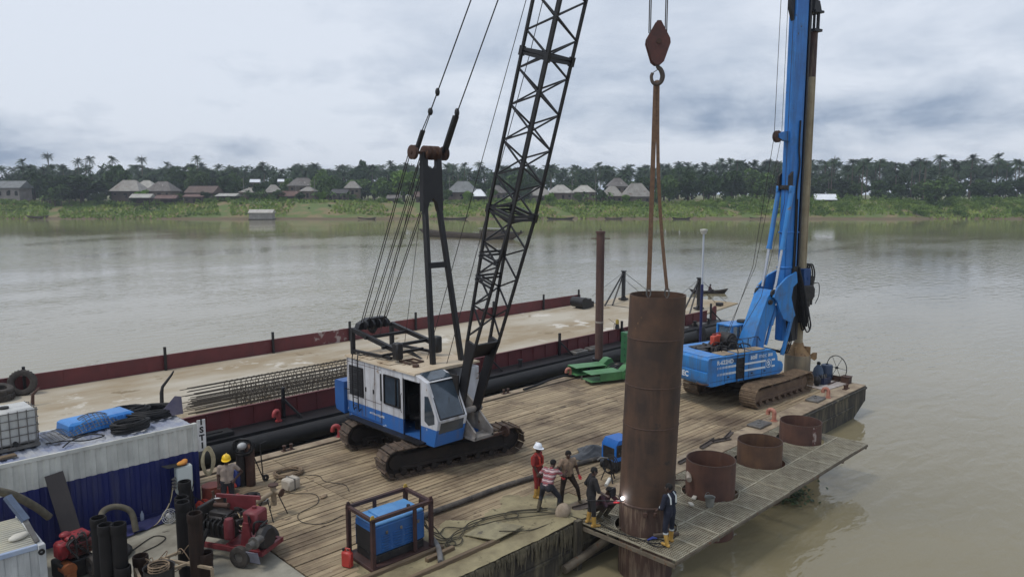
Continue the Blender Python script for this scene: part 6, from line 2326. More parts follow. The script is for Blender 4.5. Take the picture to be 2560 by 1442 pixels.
for k in range(12):
    x, y = rq.uniform(-.35, .35), rq.uniform(-.25, .25)
    g.tube(spline([(x, y, .9), (x + .1, y - .1, rq.uniform(1.0, 1.15)), (x + rq.uniform(-.2, .2), y - .2, .95), (x + .1, y - .28, .6)], 4), rq.choice((.015, .022)), 5)
for k in range(10):
    g.box((rq.uniform(-.4, .4), rq.uniform(-.32, .25), rq.uniform(.5, 1.05)), (rq.uniform(.05, .14), rq.uniform(.05, .12), rq.uniform(.05, .14)), rz=rq.uniform(-.5, .5), bev=.01)
O('engine_plumbing', g, m_mach, re, kind='stuff')
for k in range(5):
    O('cooling_fin', G().box((.1, -.262, .58 + .065 * k), (.5, .03, .02)), m_rust, re)
# white box at the lower left corner
m_lbox = M('white_ribbed_steel', (200, 202, 200), (176, 178, 178), .55, sc=1.5, streak=((150, 150, 150), .5, 4))
lb = T('ribbed_box', 'white ribbed steel box at the bottom left corner of the picture', 'steel box', (0, 0, 0))
bx1, by0, by1, bz = 3.78, 19.25, 21.35, 1.50
O('front_wall', corrug((-2.0, by0), (bx1 - .1, by0), .02, bz - .12, .035, .24, None, '', (0, 1, 0)), m_lbox, lb, 20)
O('end_wall', corrug((bx1, by0 + .1), (bx1, by1 - .1), .02, bz - .12, .035, .24, None, '', (-1, 0, 0)), m_lbox, lb, 20)
for y in (by0, by1):
    O('corner_post', G().box((bx1 - .03, y, bz / 2), (.15, .15, bz), bev=.015), m_lbox, lb)
O('top_rail', G().box((bx1 / 2 - 1.1, by0 + .01, bz - .05), (bx1 + 2.0, .10, .12), bev=.015), M('pale_blue_rail', (150, 166, 192), (176, 184, 196), .5, sc=2), lb)
O('top_rail', G().box((bx1 - .03, (by0 + by1) / 2, bz - .05), (.12, by1 - by0 - .16, .12), bev=.015), m_lbox, lb)
g = G()
for k in range(16):
    ya = by0 + .06 + (by1 - by0 - .1) * k / 16
    q = (by1 - by0 - .1) / 16
    for s_, h_ in ((0, 0), (.35, 0), (.5, .05), (.8, .05), (.95, 0)):
        g.v.append((-2.0, ya + q * s_, bz - .06 + h_))
        g.v.append((bx1 - .1, ya + q * s_, bz - .06 + h_))
for k in range(len(g.v) // 2 - 1):
    g.f.append((2 * k, 2 * k + 1, 2 * k + 3, 2 * k + 2))
O('ribbed_lid', g, M('cream_ribbed_lid', (198, 192, 170), (170, 168, 158), .6, sc=1.2, wear=((150, 160, 186), .60, 1.4)), lb, 20)
O('corner_lock', G().lathe([(.03, -.04), (.07, -.04), (.07, .0), (.03, .0)], (bx1 - .05, by0 - .08, bz - .16), 14, closed=True, axis='y'), m_dark, lb)
st_ = T('gas_strut', 'grey blue lifting strut standing at the corner of the white ribbed box', 'strut', (3.70, 19.5, bz))
O('lower_arm', G().beam((0, -.15, .02), (-.12, .35, .45), .10, .05), m_steelgrey, st_)
O('upper_arm', G().beam((-.10, .32, .42), (-.35, .75, .95), .16, .10), M('slate_arm', (96, 110, 132), (78, 90, 110), .5), st_)
tag(O('white_rag', G().ell((0, 0, .06), (.24, .14, .07), 12, 7), M('white_cloth', (204, 200, 188), (184, 180, 168), .9), None, 60, loc=(3.45, 19.9, bz - .01), rz=.4), 'white cloth crumpled on the lid of the ribbed box', 'cloth')
tag(O('brown_matting', G().box((0, 0, .02), (1.6, .8, .03)), m_rust, None, 30, loc=(1.9, 19.85, bz), rz=.1), 'brown matting lying on the lid of the ribbed box', 'mat')

# ================================================================== people
m_skin = M('dark_skin', (74, 50, 40), (62, 42, 34), .6)
m_hair = M('black_hair', (22, 20, 20), rough=.9)
m_ybt = M('yellow_rubber_boot', (184, 146, 70), (148, 114, 56), .5, sc=6)
m_redcov = M('red_coverall', (138, 44, 42), (112, 36, 36), .85, sc=8)
m_redvest = M('orange_red_vest', (178, 60, 44), (156, 50, 40), .8, sc=8)
m_beige = M('beige_shirt', (146, 126, 106), (124, 104, 88), .9, sc=6)
m_tshirt = M('pale_tshirt', (164, 148, 136), (140, 126, 116), .9, sc=6)
m_brown = M('dark_brown_trousers', (52, 40, 34), (40, 32, 28), .9, sc=6)
m_blackc = M('black_work_clothes', (26, 25, 28), (36, 34, 36), .9, sc=6)
m_navyc = M('navy_coverall', (24, 28, 44), (32, 36, 52), .9, sc=6)
m_slate = M('slate_trousers', (48, 48, 54), (38, 38, 44), .9, sc=6)
m_glove = M('red_glove', (178, 46, 50), (150, 38, 44), .8)
m_refl = M('reflective_tape', (190, 196, 198), rough=.4)
m_wel = M('dark_maroon_jacket', (70, 34, 38), (46, 34, 44), .9, sc=6)
m_mudboot = M('muddy_boot', (66, 60, 48), (86, 78, 62), .9, sc=6)


def striped():
    m = M('striped_shirt', (146, 70, 78), (160, 150, 150), .9)
    t = m.node_tree
    n, l = t.nodes, t.links
    b = n['Principled BSDF']
    tc = n.new('ShaderNodeTexCoord')
    wv = n.new('ShaderNodeTexWave')
    wv.bands_direction = 'Z'
    wv.inputs['Scale'].default_value = 2.6
    wv.inputs['Distortion'].default_value = 1.5
    wv.inputs['Detail'].default_value = 1
    l.new(tc.outputs['Object'], wv.inputs['Vector'])
    r = n.new('ShaderNodeValToRGB')
    r.color_ramp.interpolation = 'CONSTANT'
    cols = ((0, (134, 60, 66)), (.28, (172, 160, 158)), (.45, (34, 34, 56)), (.66, (150, 76, 92)), (.86, (186, 172, 168)))
    r.color_ramp.elements[0].position = 0
    r.color_ramp.elements[0].color = lin(cols[0][1])
    r.color_ramp.elements[1].position = cols[1][0]
    r.color_ramp.elements[1].color = lin(cols[1][1])
    for p, c in cols[2:]:
        e_ = r.color_ramp.elements.new(p)
        e_.color = lin(c)
    l.new(wv.outputs['Fac'], r.inputs[0])
    l.new(r.outputs[0], b.inputs['Base Color'])
    return m


m_stripe = striped()


def person(label, loc, fwd, J, mats, group=None, voxel=.0105, hat=None, hairc=m_hair, boots=True):
    """J: joints in the figure's own frame (x right, y forward, z up). One continuous body from blended tapered limbs."""
    rz = math.atan2(fwd[1], fwd[0]) - math.pi / 2
    t = T('person', label, 'person', loc, rz, group)
    V = {k: Vector(v) for k, v in J.items() if isinstance(v, tuple)}
    SK, TOP, LEG, BOOT, HAIR, GLV = range(6)
    prim = []

    def cap(a, b, r0, r1, m):
        prim.append((Vector(a), Vector(b), r0, r1, m))
    pel, che, nek, hd = V['pel'], V['che'], V['nek'], V['head']
    up = (che - pel).normalized()
    side = (V['shR'] - V['shL']).normalized()
    front = side.cross(up) * -1
    front = up.cross(side).normalized()
    if front.y < 0 and abs(front.y) > .2 and J.get('keep') is None:
        front = -front
    # torso: two lanes left and right so it is wider than deep
    for s in (-1, 1):
        cap(pel + side * .075 * s, pel.lerp(che, .5) + side * .065 * s, .125, .112, TOP if J.get('long', True) else LEG)
        cap(pel.lerp(che, .45) + side * .065 * s, che + side * .085 * s, .112, .125, TOP)
        cap(che + side * .06 * s + up * .05, V['shR' if s > 0 else 'shL'], .10, .075, TOP)
        cap(pel + side * .08 * s, pel + side * .085 * s - up * .08, .125, .115, LEG)
    cap(che + up * .06, nek, .085, .058, TOP)
    cap(nek - up * .02, hd - (hd - nek).normalized() * .05, .055, .055, SK)
    # head
    hu = (hd - nek).normalized()
    hf = Vector(J.get('look', (0, 1, 0)))
    hf = (hf - hu * hf.dot(hu)).normalized()
    hs = hf.cross(hu)
    cap(hd + hu * .035 - hf * .015, hd + hu * .045 + hf * .01, .092, .090, HAIR)
    cap(hd - hu * .02 + hf * .02, hd - hu * .065 + hf * .035, .078, .058, SK)
    cap(hd + hu * .03 + hf * .035, hd + hu * .0 + hf * .045, .070, .062, SK)
    cap(hd - hu * .005 + hf * .10, hd - hu * .025 + hf * .112, .012, .017, SK)
    cap(hd - hu * .062 + hf * .088 - hs * .02, hd - hu * .062 + hf * .088 + hs * .02, .010, .010, SK)
    for s in (-1, 1):
        cap(hd + hs * .088 * s - hu * .02, hd + hs * .092 * s + hu * .02, .014, .018, SK)
        cap(hd + hs * .032 * s + hu * .028 + hf * .085, hd + hs * .05 * s + hu * .024 + hf * .078, .012, .011, SK)
    # arms
    sl = J.get('sleeve', .5)
    for s, L_ in ((1, 'R'), (-1, 'L')):
        sh, el, ha = V['sh' + L_], V['el' + L_], V['ha' + L_]
        cap(sh, sh.lerp(el, sl), .072, .062, TOP)
        cap(sh.lerp(el, sl), el, .058 if sl < .9 else .06, .048, TOP if sl >= .9 else SK)
        lower = TOP if sl > 1.1 else SK
        cap(el, el.lerp(ha, .85), .047, .034, lower)
        d = (ha - el).normalized()
        sd = d.cross(Vector((0, 1, .3))).normalized()
        fm = GLV if J.get('glove') else SK
        nn = sd.cross(d).normalized()
        cap(ha - d * .02, ha + d * .05, .034, .036, fm)
        cap(ha + d * .03 - sd * .02, ha + d * .055 + sd * .02, .026, .026, fm)
        for k in range(4):
            o_ = sd * (-.033 + .022 * k)
            ln = (.052, .062, .058, .045)[k]
            m1 = ha + d * .075 + o_
            m2 = m1 + d * ln * .55 + nn * .012
            m3 = m2 + d * ln * .35 + nn * .028
            cap(m1, m2, .0115, .0105, fm)
            cap(m2, m3, .0105, .0095, fm)
        tb0 = ha + d * .02 - sd * .034
        cap(tb0, tb0 + d * .03 - sd * .025, .014, .012, fm)
        cap(tb0 + d * .03 - sd * .025, tb0 + d * .062 - sd * .022 + nn * .012, .012, .010, fm)
        # legs
        hp, kn, an = V['hp' + L_], V['kn' + L_], V['an' + L_]
        cap(hp, kn, .105, .070, LEG)
        cap(kn, kn.lerp(an, .45), .068, .062 if boots else .060, LEG)
        cap(kn.lerp(an, .42), an, .066 if boots else .058, .060 if boots else .045, BOOT if boots else LEG)
        toe = Vector(J.get('toe' + L_, (0, 1, 0))).normalized()
        fl = Vector((an.x, an.y, .045 + an.z - .09))
        cap(fl - toe * .05, fl + toe * .07, .048, .046, BOOT)
        cap(fl + toe * .06, fl + toe * .165, .046, .036, BOOT)
    g = G()
    for a, b, r0, r1, m in prim:
        if (b - a).length < 1e-4:
            b = a + Vector((0, 0, .001))
        d = (b - a).normalized()
        k = 5
        pts, rs_ = [], []
        for q in range(k + 1):
            an_ = math.pi / 2 * q / k
            pts.append(a - d * r0 * math.cos(an_))
            rs_.append(max(1e-4, r0 * math.sin(an_)))
        for q in range(k + 1):
            an_ = math.pi / 2 * q / k
            pts.append(b + d * r1 * math.sin(an_))
            rs_.append(max(1e-4, r1 * math.cos(an_)))
        g.tube(pts, rs_, 12)
    me = bpy.data.meshes.new('tmp_body')
    me.from_pydata(g.v, [], g.f)
    bm_fix(me)
    tmp = bpy.data.objects.new('tmp_body', me)
    COL.objects.link(tmp)
    md = tmp.modifiers.new('r', 'REMESH')
    md.mode = 'VOXEL'
    md.voxel_size = voxel
    ms = tmp.modifiers.new('s', 'SMOOTH')
    ms.factor = .5
    ms.iterations = 3
    dg = bpy.context.evaluated_depsgraph_get()
    body = bpy.data.meshes.new_from_object(tmp.evaluated_get(dg))
    bpy.data.objects.remove(tmp)
    bpy.data.meshes.remove(me)
    body.name = 'body'
    body.materials.clear()
    for q in mats:
        body.materials.append(q)
    nf = len(body.polygons)
    cen = np.empty(nf * 3)
    body.polygons.foreach_get('center', cen)
    cen = cen.reshape(-1, 3)
    best = np.full(nf, 1e9)
    idx = np.zeros(nf, int)
    for a, b, r0, r1, m in prim:
        a, b = np.array(a), np.array(b)
        ab = b - a
        tt = np.clip(((cen - a) @ ab) / max(1e-9, ab @ ab), 0, 1)
        d = np.linalg.norm(cen - a - tt[:, None] * ab, axis=1) - (r0 + (r1 - r0) * tt)
        up_ = d < best
        best[up_] = d[up_]
        idx[up_] = m
    body.polygons.foreach_set('material_index', idx.astype(np.int32))
    body.polygons.foreach_set('use_smooth', np.ones(nf, bool))
    body.update()
    O('body', body, None, t)
    g = G()
    for s in (-1, 1):
        g.ell(hd + hs * .033 * s + hu * .012 + hf * .098, (.013, .010, .009), 8, 6)
    O('eyes', g, M('eye_white', (170, 164, 156), rough=.3), t)
    if hat:
        g = G()
        rot = Matrix((hs, hf, hu)).transposed()
        g.lathe([(.170, -.02), (.168, -.01), (.130, .0), (.128, .03), (.118, .075), (.09, .115), (.045, .138), (0, .144)], n=24)
        for vi in range(len(g.v)):
            x, y, z = g.v[vi]
            if z < -.005:
                y = y * (1.18 if y > 0 else .92)
                x *= .84
            g.v[vi] = (x * .96, y, z)
        g.box((0, 0, .135), (.03, .20, .03), bev=.012)
        g.v = [tuple(rot @ Vector(q) + hd + hu * .055) for q in g.v]
        O('helmet', g, hat, t)
    return t, V


def stand(h=1.70, stance=.13, lean=0.0, **kw):
    """joints of a relaxed standing adult"""
    k = h / 1.75
    J = dict(pel=(0, 0, .98), che=(0, lean * .6, 1.32), nek=(0, lean, 1.50), head=(0, lean + .015, 1.635),
             shR=(.20, lean * .9, 1.44), shL=(-.20, lean * .9, 1.44), elR=(.26, -.02 + lean * .5, 1.16), elL=(-.26, -.02 + lean * .5, 1.16),
             haR=(.27, .08 + lean * .3, .91), haL=(-.27, .08 + lean * .3, .91), hpR=(.10, 0, .92), hpL=(-.10, 0, .92),
             knR=(.02 + stance, .03, .50), knL=(-.02 - stance, .03, .50), anR=(stance, 0, .09), anL=(-stance, 0, .09))
    J = {a: tuple(q * k for q in b) for a, b in J.items()}
    J.update(kw)
    return J


m_hwhite = M('white_helmet', (226, 230, 236), rough=.35)
m_hyel = M('yellow_helmet', (232, 190, 36), rough=.35)
# white helmet
J = stand(1.68, .11, sleeve=1.0, haR=(.24, .12, .86), haL=(-.27, .05, .86))
t, V = person('worker in a white helmet and red coverall with yellow boots', (16.37, 15.47, .02), (.35, -1.0), J, [m_skin, m_redcov, m_redcov, m_ybt, m_hair, m_skin], 'workers on the barge', hat=m_hwhite)
g = G()
for s in (-1, 1):
    g.tube([(s * .12, -.13, 1.08), (s * .13, -.13, 1.30), (s * .12, -.02, 1.46), (s * .11, .13, 1.30), (s * .10, .14, 1.08)], .035, 6)
g.tube([(.19 * math.cos(a), .145 * math.sin(a), 1.08) for a in np.linspace(0, 2 * math.pi, 17)[:-1]], .035, 6, closed=True)
O('safety_vest', g, m_redvest, t)
# striped shirt, seen from behind
J = stand(1.64, .26, .12, sleeve=.55, pel=(0, -.10, .88), che=(0, .10, 1.16), nek=(0, .22, 1.30), head=(0, .30, 1.42), shR=(.20, .18, 1.25), shL=(-.20, .18, 1.25), elR=(.36, .32, 1.08), elL=(-.40, .10, 1.02), haR=(.30, .56, 1.10), haL=(-.30, .34, .90), hpR=(.11, -.06, .84), hpL=(-.11, -.06, .84), knR=(.30, .16, .47), knL=(-.26, .06, .46), anR=(.33, .02, .09), anL=(-.28, -.08, .09), look=(.2, 1, -.3))
person('worker in a striped shirt bending forward with his back turned', (15.78, 14.46, .02), (.88, .25), J, [m_skin, m_stripe, m_slate, m_mudboot, m_hair, m_skin], 'workers on the barge')
# beige shirt, red gloves
J = stand(1.70, .25, .04, sleeve=.55, glove=True, pel=(.0, .0, .95), elR=(.36, .06, 1.14), elL=(-.30, .02, 1.12), haR=(.30, .30, 1.0), haL=(-.34, .12, .90), knR=(.20, .08, .50), knL=(-.30, .10, .50), anR=(.17, .0, .09), anL=(-.40, .06, .09), look=(.1, 1, -.15))
person('bareheaded worker in a beige shirt with red gloves, legs apart', (16.66, 14.48, .02), (-.45, -.95), J, [m_skin, m_beige, m_brown, m_mudboot, m_hair, m_glove], 'workers on the barge', boots=False)
# black clothes, holding a bar to the pile
J = stand(1.72, .16, .06, sleeve=1.0, elR=(.34, .12, 1.14), elL=(-.36, .06, 1.14), haR=(.26, .34, .98), haL=(-.42, .16, .90), look=(.1, 1, .35), anR=(.15, .05, .09), anL=(-.17, -.03, .09))
J['elL'] = (-.38, -.05, 1.12)
J['haL'] = (-.46, .10, .88)
t, V = person('worker in black with yellow boots steadying a bar against the pile', (16.03, 13.02, .005), (.80, -.55), J, [m_skin, m_blackc, m_blackc, m_ybt, m_hair, m_skin], 'workers on the barge')
br = O('pry_bar', G().tube([(0, 0, 0), (1.25, -.02, .0)], .017, 6), m_black, None, 40)
p0 = Vector((15.66, 12.9, .90))
p1 = Vector((16.46, 12.2, .86))
br.location = p0
br.rotation_euler = (p1 - p0).to_track_quat('X', 'Z').to_euler()
br.scale = ((p1 - p0).length / 1.25, 1, 1)
tag(br, 'thin black pry bar held by the worker in black against the pile', 'pry bar')
# crouching welder
J = stand(1.68, .16, sleeve=1.2, glove=True, pel=(0, -.12, .34), che=(0, .10, .64), nek=(0, .20, .80), head=(0, .27, .93), shR=(.19, .16, .74), shL=(-.19, .16, .74), elR=(.27, .36, .62), elL=(-.27, .36, .58), haR=(.14, .62, .72), haL=(-.10, .62, .66), hpR=(.10, -.10, .32), hpL=(-.10, -.10, .32), knR=(.20, .30, .50), knL=(-.20, .30, .50), anR=(.17, .02, .09), anL=(-.17, .02, .09), look=(0, 1, -.2))
t, V = person('crouching welder in dark maroon working at the foot of the pile', (16.62, 13.10, .005), (-.05, -1.0), J, [m_skin, m_wel, m_brown, m_mudboot, m_hair, m_glove], 'workers on the barge')
g = G().prism([(-.10, .80), (.10, .80), (.12, .95), (.09, 1.05), (-.09, 1.05), (-.12, .95)], .40, .44, 'y')
g.tube([(-.13, .25, 1.0), (-.12, .40, 1.02), (.12, .40, 1.02), (.13, .25, 1.0)], .012, 5)
O('welding_visor', g, m_black, t)
tag(O('white_tube', G().cyl((0, 0, 0), (.34, .05, .08), .055, n=14), M('white_pvc', (206, 204, 196), rough=.5), None, 40, loc=(17.0, 13.25, .86), rz=.2), 'white plastic tube slung over the shoulder of the crouching welder', 'tube')
# navy coverall on the grating
J = stand(1.70, .14, .03, sleeve=1.2, elR=(.27, .05, 1.14), elL=(-.27, .05, 1.14), haR=(.20, .22, .98), haL=(-.20, .22, .98), anR=(.17, .06, .09), anL=(-.16, -.06, .09), look=(-.3, 1, -.35))
t, V = person('worker in a navy coverall and yellow boots standing on the grating', (16.64, 10.78, .0), (.05, 1.0), J, [m_skin, m_navyc, m_navyc, m_ybt, m_hair, m_navyc], 'workers on the barge')
for s in (-1, 1):
    c, d_ = V['elR' if s > 0 else 'elL'], V['haR' if s > 0 else 'haL']
    m_ = c.lerp(d_, .35)
    O('arm_band', G().cyl(m_ - (d_ - c).normalized() * .02, m_ + (d_ - c).normalized() * .02, .050, n=12), m_refl, t)
    q = V['knR' if s > 0 else 'knL'].lerp(V['anR' if s > 0 else 'anL'], .30)
    O('leg_band', G().cyl(q - Vector((0, 0, .02)), q + Vector((0, 0, .02)), .072, n=12), m_refl, t)
    O('shoulder_band', G().tube([(s * .11, -.115, 1.20), (s * .12, -.10, 1.38), (s * .115, -.01, 1.475)], .022, 6), m_refl, t)
# yellow helmet by the container
J = stand(1.70, .10, sleeve=.6, elR=(.24, -.03, 1.12), haR=(.25, .06, .88), elL=(-.42, -.10, 1.14), haL=(-.20, .10, .98), look=(.2, 1, -.05))
person('man in a yellow helmet and pale T-shirt with one hand on his hip', (9.02, 21.30, .0), (-.35, -.95), J, [m_skin, m_tshirt, m_slate, m_mudboot, m_hair, m_skin], 'workers on the barge', hat=m_hyel)

# welding arc
arc = T('welding_arc', 'dazzling white welding arc on the flank of the tall pile', 'welding arc', (16.47, 12.24, .92))
ma = bpy.data.materials.new('arc_light')
ma.use_nodes = True
ma.node_tree.nodes['Principled BSDF'].inputs['Emission Color'].default_value = (.85, .92, 1, 1)
ma.node_tree.nodes['Principled BSDF'].inputs['Emission Strength'].default_value = 30
O('arc_point', G().ell((0, 0, 0), (.04, .04, .04), 10, 8), ma, arc)
ld = bpy.data.lights.new('arc_glow', 'POINT')
ld.energy = 5
ld.color = (.85, .92, 1)
ld.shadow_soft_size = .05
lo_ = bpy.data.objects.new('arc_glow', ld)
COL.objects.link(lo_)
lo_.parent = arc
lo_.location = (-.10, .04, .02)
O('electrode', G().tube([(-.02, .03, 0), (.02, .25, .03), (.06, .5, -.05)], .012, 5), m_black, arc)

# ================================================================== boats on the water
m_wood = M('grey_boat_timber', (104, 94, 84), (76, 68, 62), .85, sc=2, aniso=(.4, 3, 3))
m_woodd = M('dark_boat_timber', (58, 50, 46), (44, 40, 38), .85, sc=2)


def boat_hull(L_, W_, D_h, sheer, n=20, pointed=.35):
    """open boat, x along"""
    g = G()
    m = 9
    for k in range(n + 1):
        u = k / n * 2 - 1
        w_ = W_ / 2 * (max(.02, 1 - abs(u) ** (2 / pointed * .5)) ** .6)
        zt = D_h + sheer * u * u
        for side_ in (0, 1):
            sc = 1.0 if side_ == 0 else .88
            for j in range(m):
                a = math.pi * j / (m - 1)
                y = -w_ * math.cos(a) * sc
                z = zt - (zt + .25 * (1 - u * u)) * math.sin(a) ** .6 * (1 if side_ == 0 else .86)
                g.v.append((u * L_ / 2 * (.80 + .20 * max(0, min(1, z / zt))), y, z))
    for k in range(n):
        for side_ in (0, 1):
            b = k * 2 * m + side_ * m
            for j in range(m - 1):
                g.f.append((b + j, b + j + 1, b + 2 * m + j + 1, b + 2 * m + j))
        b = k * 2 * m
        for j in (0, m - 1):
            g.f.append((b + j, b + m + j, b + 3 * m + j, b + 2 * m + j))
    return g


rtz = math.atan2(RGT.y, RGT.x)
cn = T('canoe', 'slim dark canoe carrying two people beyond the barges', 'canoe', (72.2, 42.6, WZ - .02), rtz + .06)
O('hull', boat_hull(4.4, .85, .26, .30), m_woodd, cn)
for x in (-1.3, .1):
    O('thwart', G().box((x, 0, .18), (.2, .66, .03)), m_wood, cn)
sit = dict(pel=(0, 0, .28), che=(0, .06, .62), nek=(0, .08, .78), head=(0, .11, .91), shR=(.19, .06, .72), shL=(-.19, .06, .72), elR=(.26, .2, .48), elL=(-.26, .2, .48), haR=(.1, .42, .42), haL=(-.1, .42, .40), hpR=(.09, .04, .26), hpL=(-.09, .04, .26), knR=(.14, .42, .34), knL=(-.14, .42, .34), anR=(.12, .62, .10), anL=(-.12, .62, .10), sleeve=.6)
cdir = Vector((math.cos(rtz + .06), math.sin(rtz + .06), 0))
person('paddler in dark clothes at the stern of the canoe', Vector((72.2, 42.6, WZ + .0)) - cdir * 1.35, cdir, sit, [m_skin, m_slate, m_slate, m_slate, m_hair, m_skin], 'people in the canoe', .02)
person('passenger in a red shirt sitting amidships in the canoe', Vector((72.2, 42.6, WZ + .0)) + cdir * .05, cdir, sit, [m_skin, m_wel, m_slate, m_slate, m_hair, m_skin], 'people in the canoe', .02)
pd = O('paddle', G().tube([(0, 0, 0), (.5, -.3, -.7)], .02, 5).ell((.58, -.35, -.82), (.08, .02, .2), 8, 6), m_wood, None, 40, loc=Vector((72.2, 42.6, WZ + .75)) - cdir * 1.1)
tag(pd, 'wooden paddle dipping beside the stern of the canoe', 'paddle')

lb_ = T('cargo_boat', 'long grey wooden cargo boat with a low cabin passing behind the crane', 'boat', (120.5, 137.2, WZ - .1), math.atan2(121.9 - 152.4, 124.4 - 116.7))
O('hull', boat_hull(31, 3.4, 1.15, .75, 30, .2), m_wood, lb_)
O('gunwale', G().tube([(x, 1.62 * (max(.02, 1 - abs(x / 15.5) ** 5)) ** .6, 1.16 + .75 * (x / 15.5) ** 2) for x in np.linspace(-15.3, 15.3, 25)], .09, 6).tube([(x, -1.62 * (max(.02, 1 - abs(x / 15.5) ** 5)) ** .6, 1.16 + .75 * (x / 15.5) ** 2) for x in np.linspace(-15.3, 15.3, 25)], .09, 6), m_woodd, lb_)
cbn = O('cabin', G().box((6.8, 0, 1.55), (6.0, 2.1, 1.1)), m_wood, lb_)
O('cabin_roof', G().box((6.8, 0, 2.55), (6.6, 2.6, .12)), M('pale_cabin_roof', (150, 150, 146), (124, 124, 120), .7), lb_)
for k in range(6):
    O('roof_post', G().box((4.2 + k * 1.05, -1.1, 2.1), (.1, .08, .9)).box((4.2 + k * 1.05, 1.1, 2.1), (.1, .08, .9)), m_wood, lb_, kind='stuff')
O('deck_cargo', G().box((12, 0, 1.5), (2.5, 1.6, .9), bev=.2).box((10.6, .2, 1.7), (.9, 1.2, 1.2), bev=.2), m_woodd, lb_)
O('outboard', G().box((14.6, .3, 1.9), (.4, .4, .8), bev=.1), m_black, lb_)
# wake behind the boat is left to the water itself

# water plants caught against the casings
g = G()
rr = random.Random(12)
for k in range(260):
    x, y = rr.gauss(0, .55), rr.gauss(0, .32)
    h = rr.uniform(.03, .22)
    a = rr.uniform(0, 6.28)
    s_ = rr.uniform(.06, .13)
    u = Vector((math.cos(a), math.sin(a), rr.uniform(.1, .8))).normalized()
    v = Vector((-math.sin(a), math.cos(a), rr.uniform(-.3, .3))).normalized()
    p = Vector((x, y, h))
    g.add([p - v * s_ * .4, p + u * s_ * .5 - v * s_ * .6, p + u * s_ * 1.1, p + u * s_ * .5 + v * s_ * .6, p + v * s_ * .4], [(0, 1, 2, 3, 4)])
wh_ = O('water_plants', g, M('water_hyacinth', (58, 74, 40), (40, 54, 30), .6, sc=4), None, None, loc=(25.2, 11.25, WZ), kind='stuff')
wh_['label'] = 'clump of dark green water plants caught below the grating'

# ================================================================== far village
rtang = math.atan2(RGT.y, RGT.x)
roofm = {'grey': M('grey_sheet_roof', (118, 122, 122), (96, 98, 98), .7, sc=.5, streak=((140, 142, 140), .4, 1)),
         'cream': M('cream_sheet_roof', (150, 147, 140), (124, 119, 112), .7, sc=.4, wear=((112, 94, 78), .62, .6)),
         'pale': M('pale_sheet_roof', (176, 174, 166), (150, 146, 138), .65, sc=.4, wear=((132, 116, 100), .64, .6)),
         'greybrown': M('grey_brown_roof', (112, 108, 104), (90, 84, 80), .75, sc=.5, wear=((150, 146, 140), .62, .7)),
         'brown': M('brown_sheet_roof', (86, 72, 66), (106, 90, 82), .8, sc=.5),
         'rust': M('rusted_sheet_roof', (112, 88, 80), (90, 68, 62), .8, sc=.5, wear=((150, 140, 134), .62, .8)),
         'dark': M('dark_sheet_roof', (58, 58, 62), (74, 72, 72), .7, sc=.5),
         'white': M('new_white_roof', (232, 234, 238), (216, 220, 226), .45, sc=.4)}
wallm = {'grey': M('grey_plaster', (140, 134, 130), (118, 112, 108), .9, sc=.4),
         'mud': M('mud_block_wall', (116, 104, 92), (92, 82, 74), .9, sc=.4),
         'brown': M('brown_board_wall', (84, 74, 66), (66, 58, 54), .9, sc=.5),
         'open': M('post_timber', (78, 66, 56), (60, 52, 46), .9, sc=.5)}
m_open = M('dark_opening', (26, 25, 26), rough=.9)
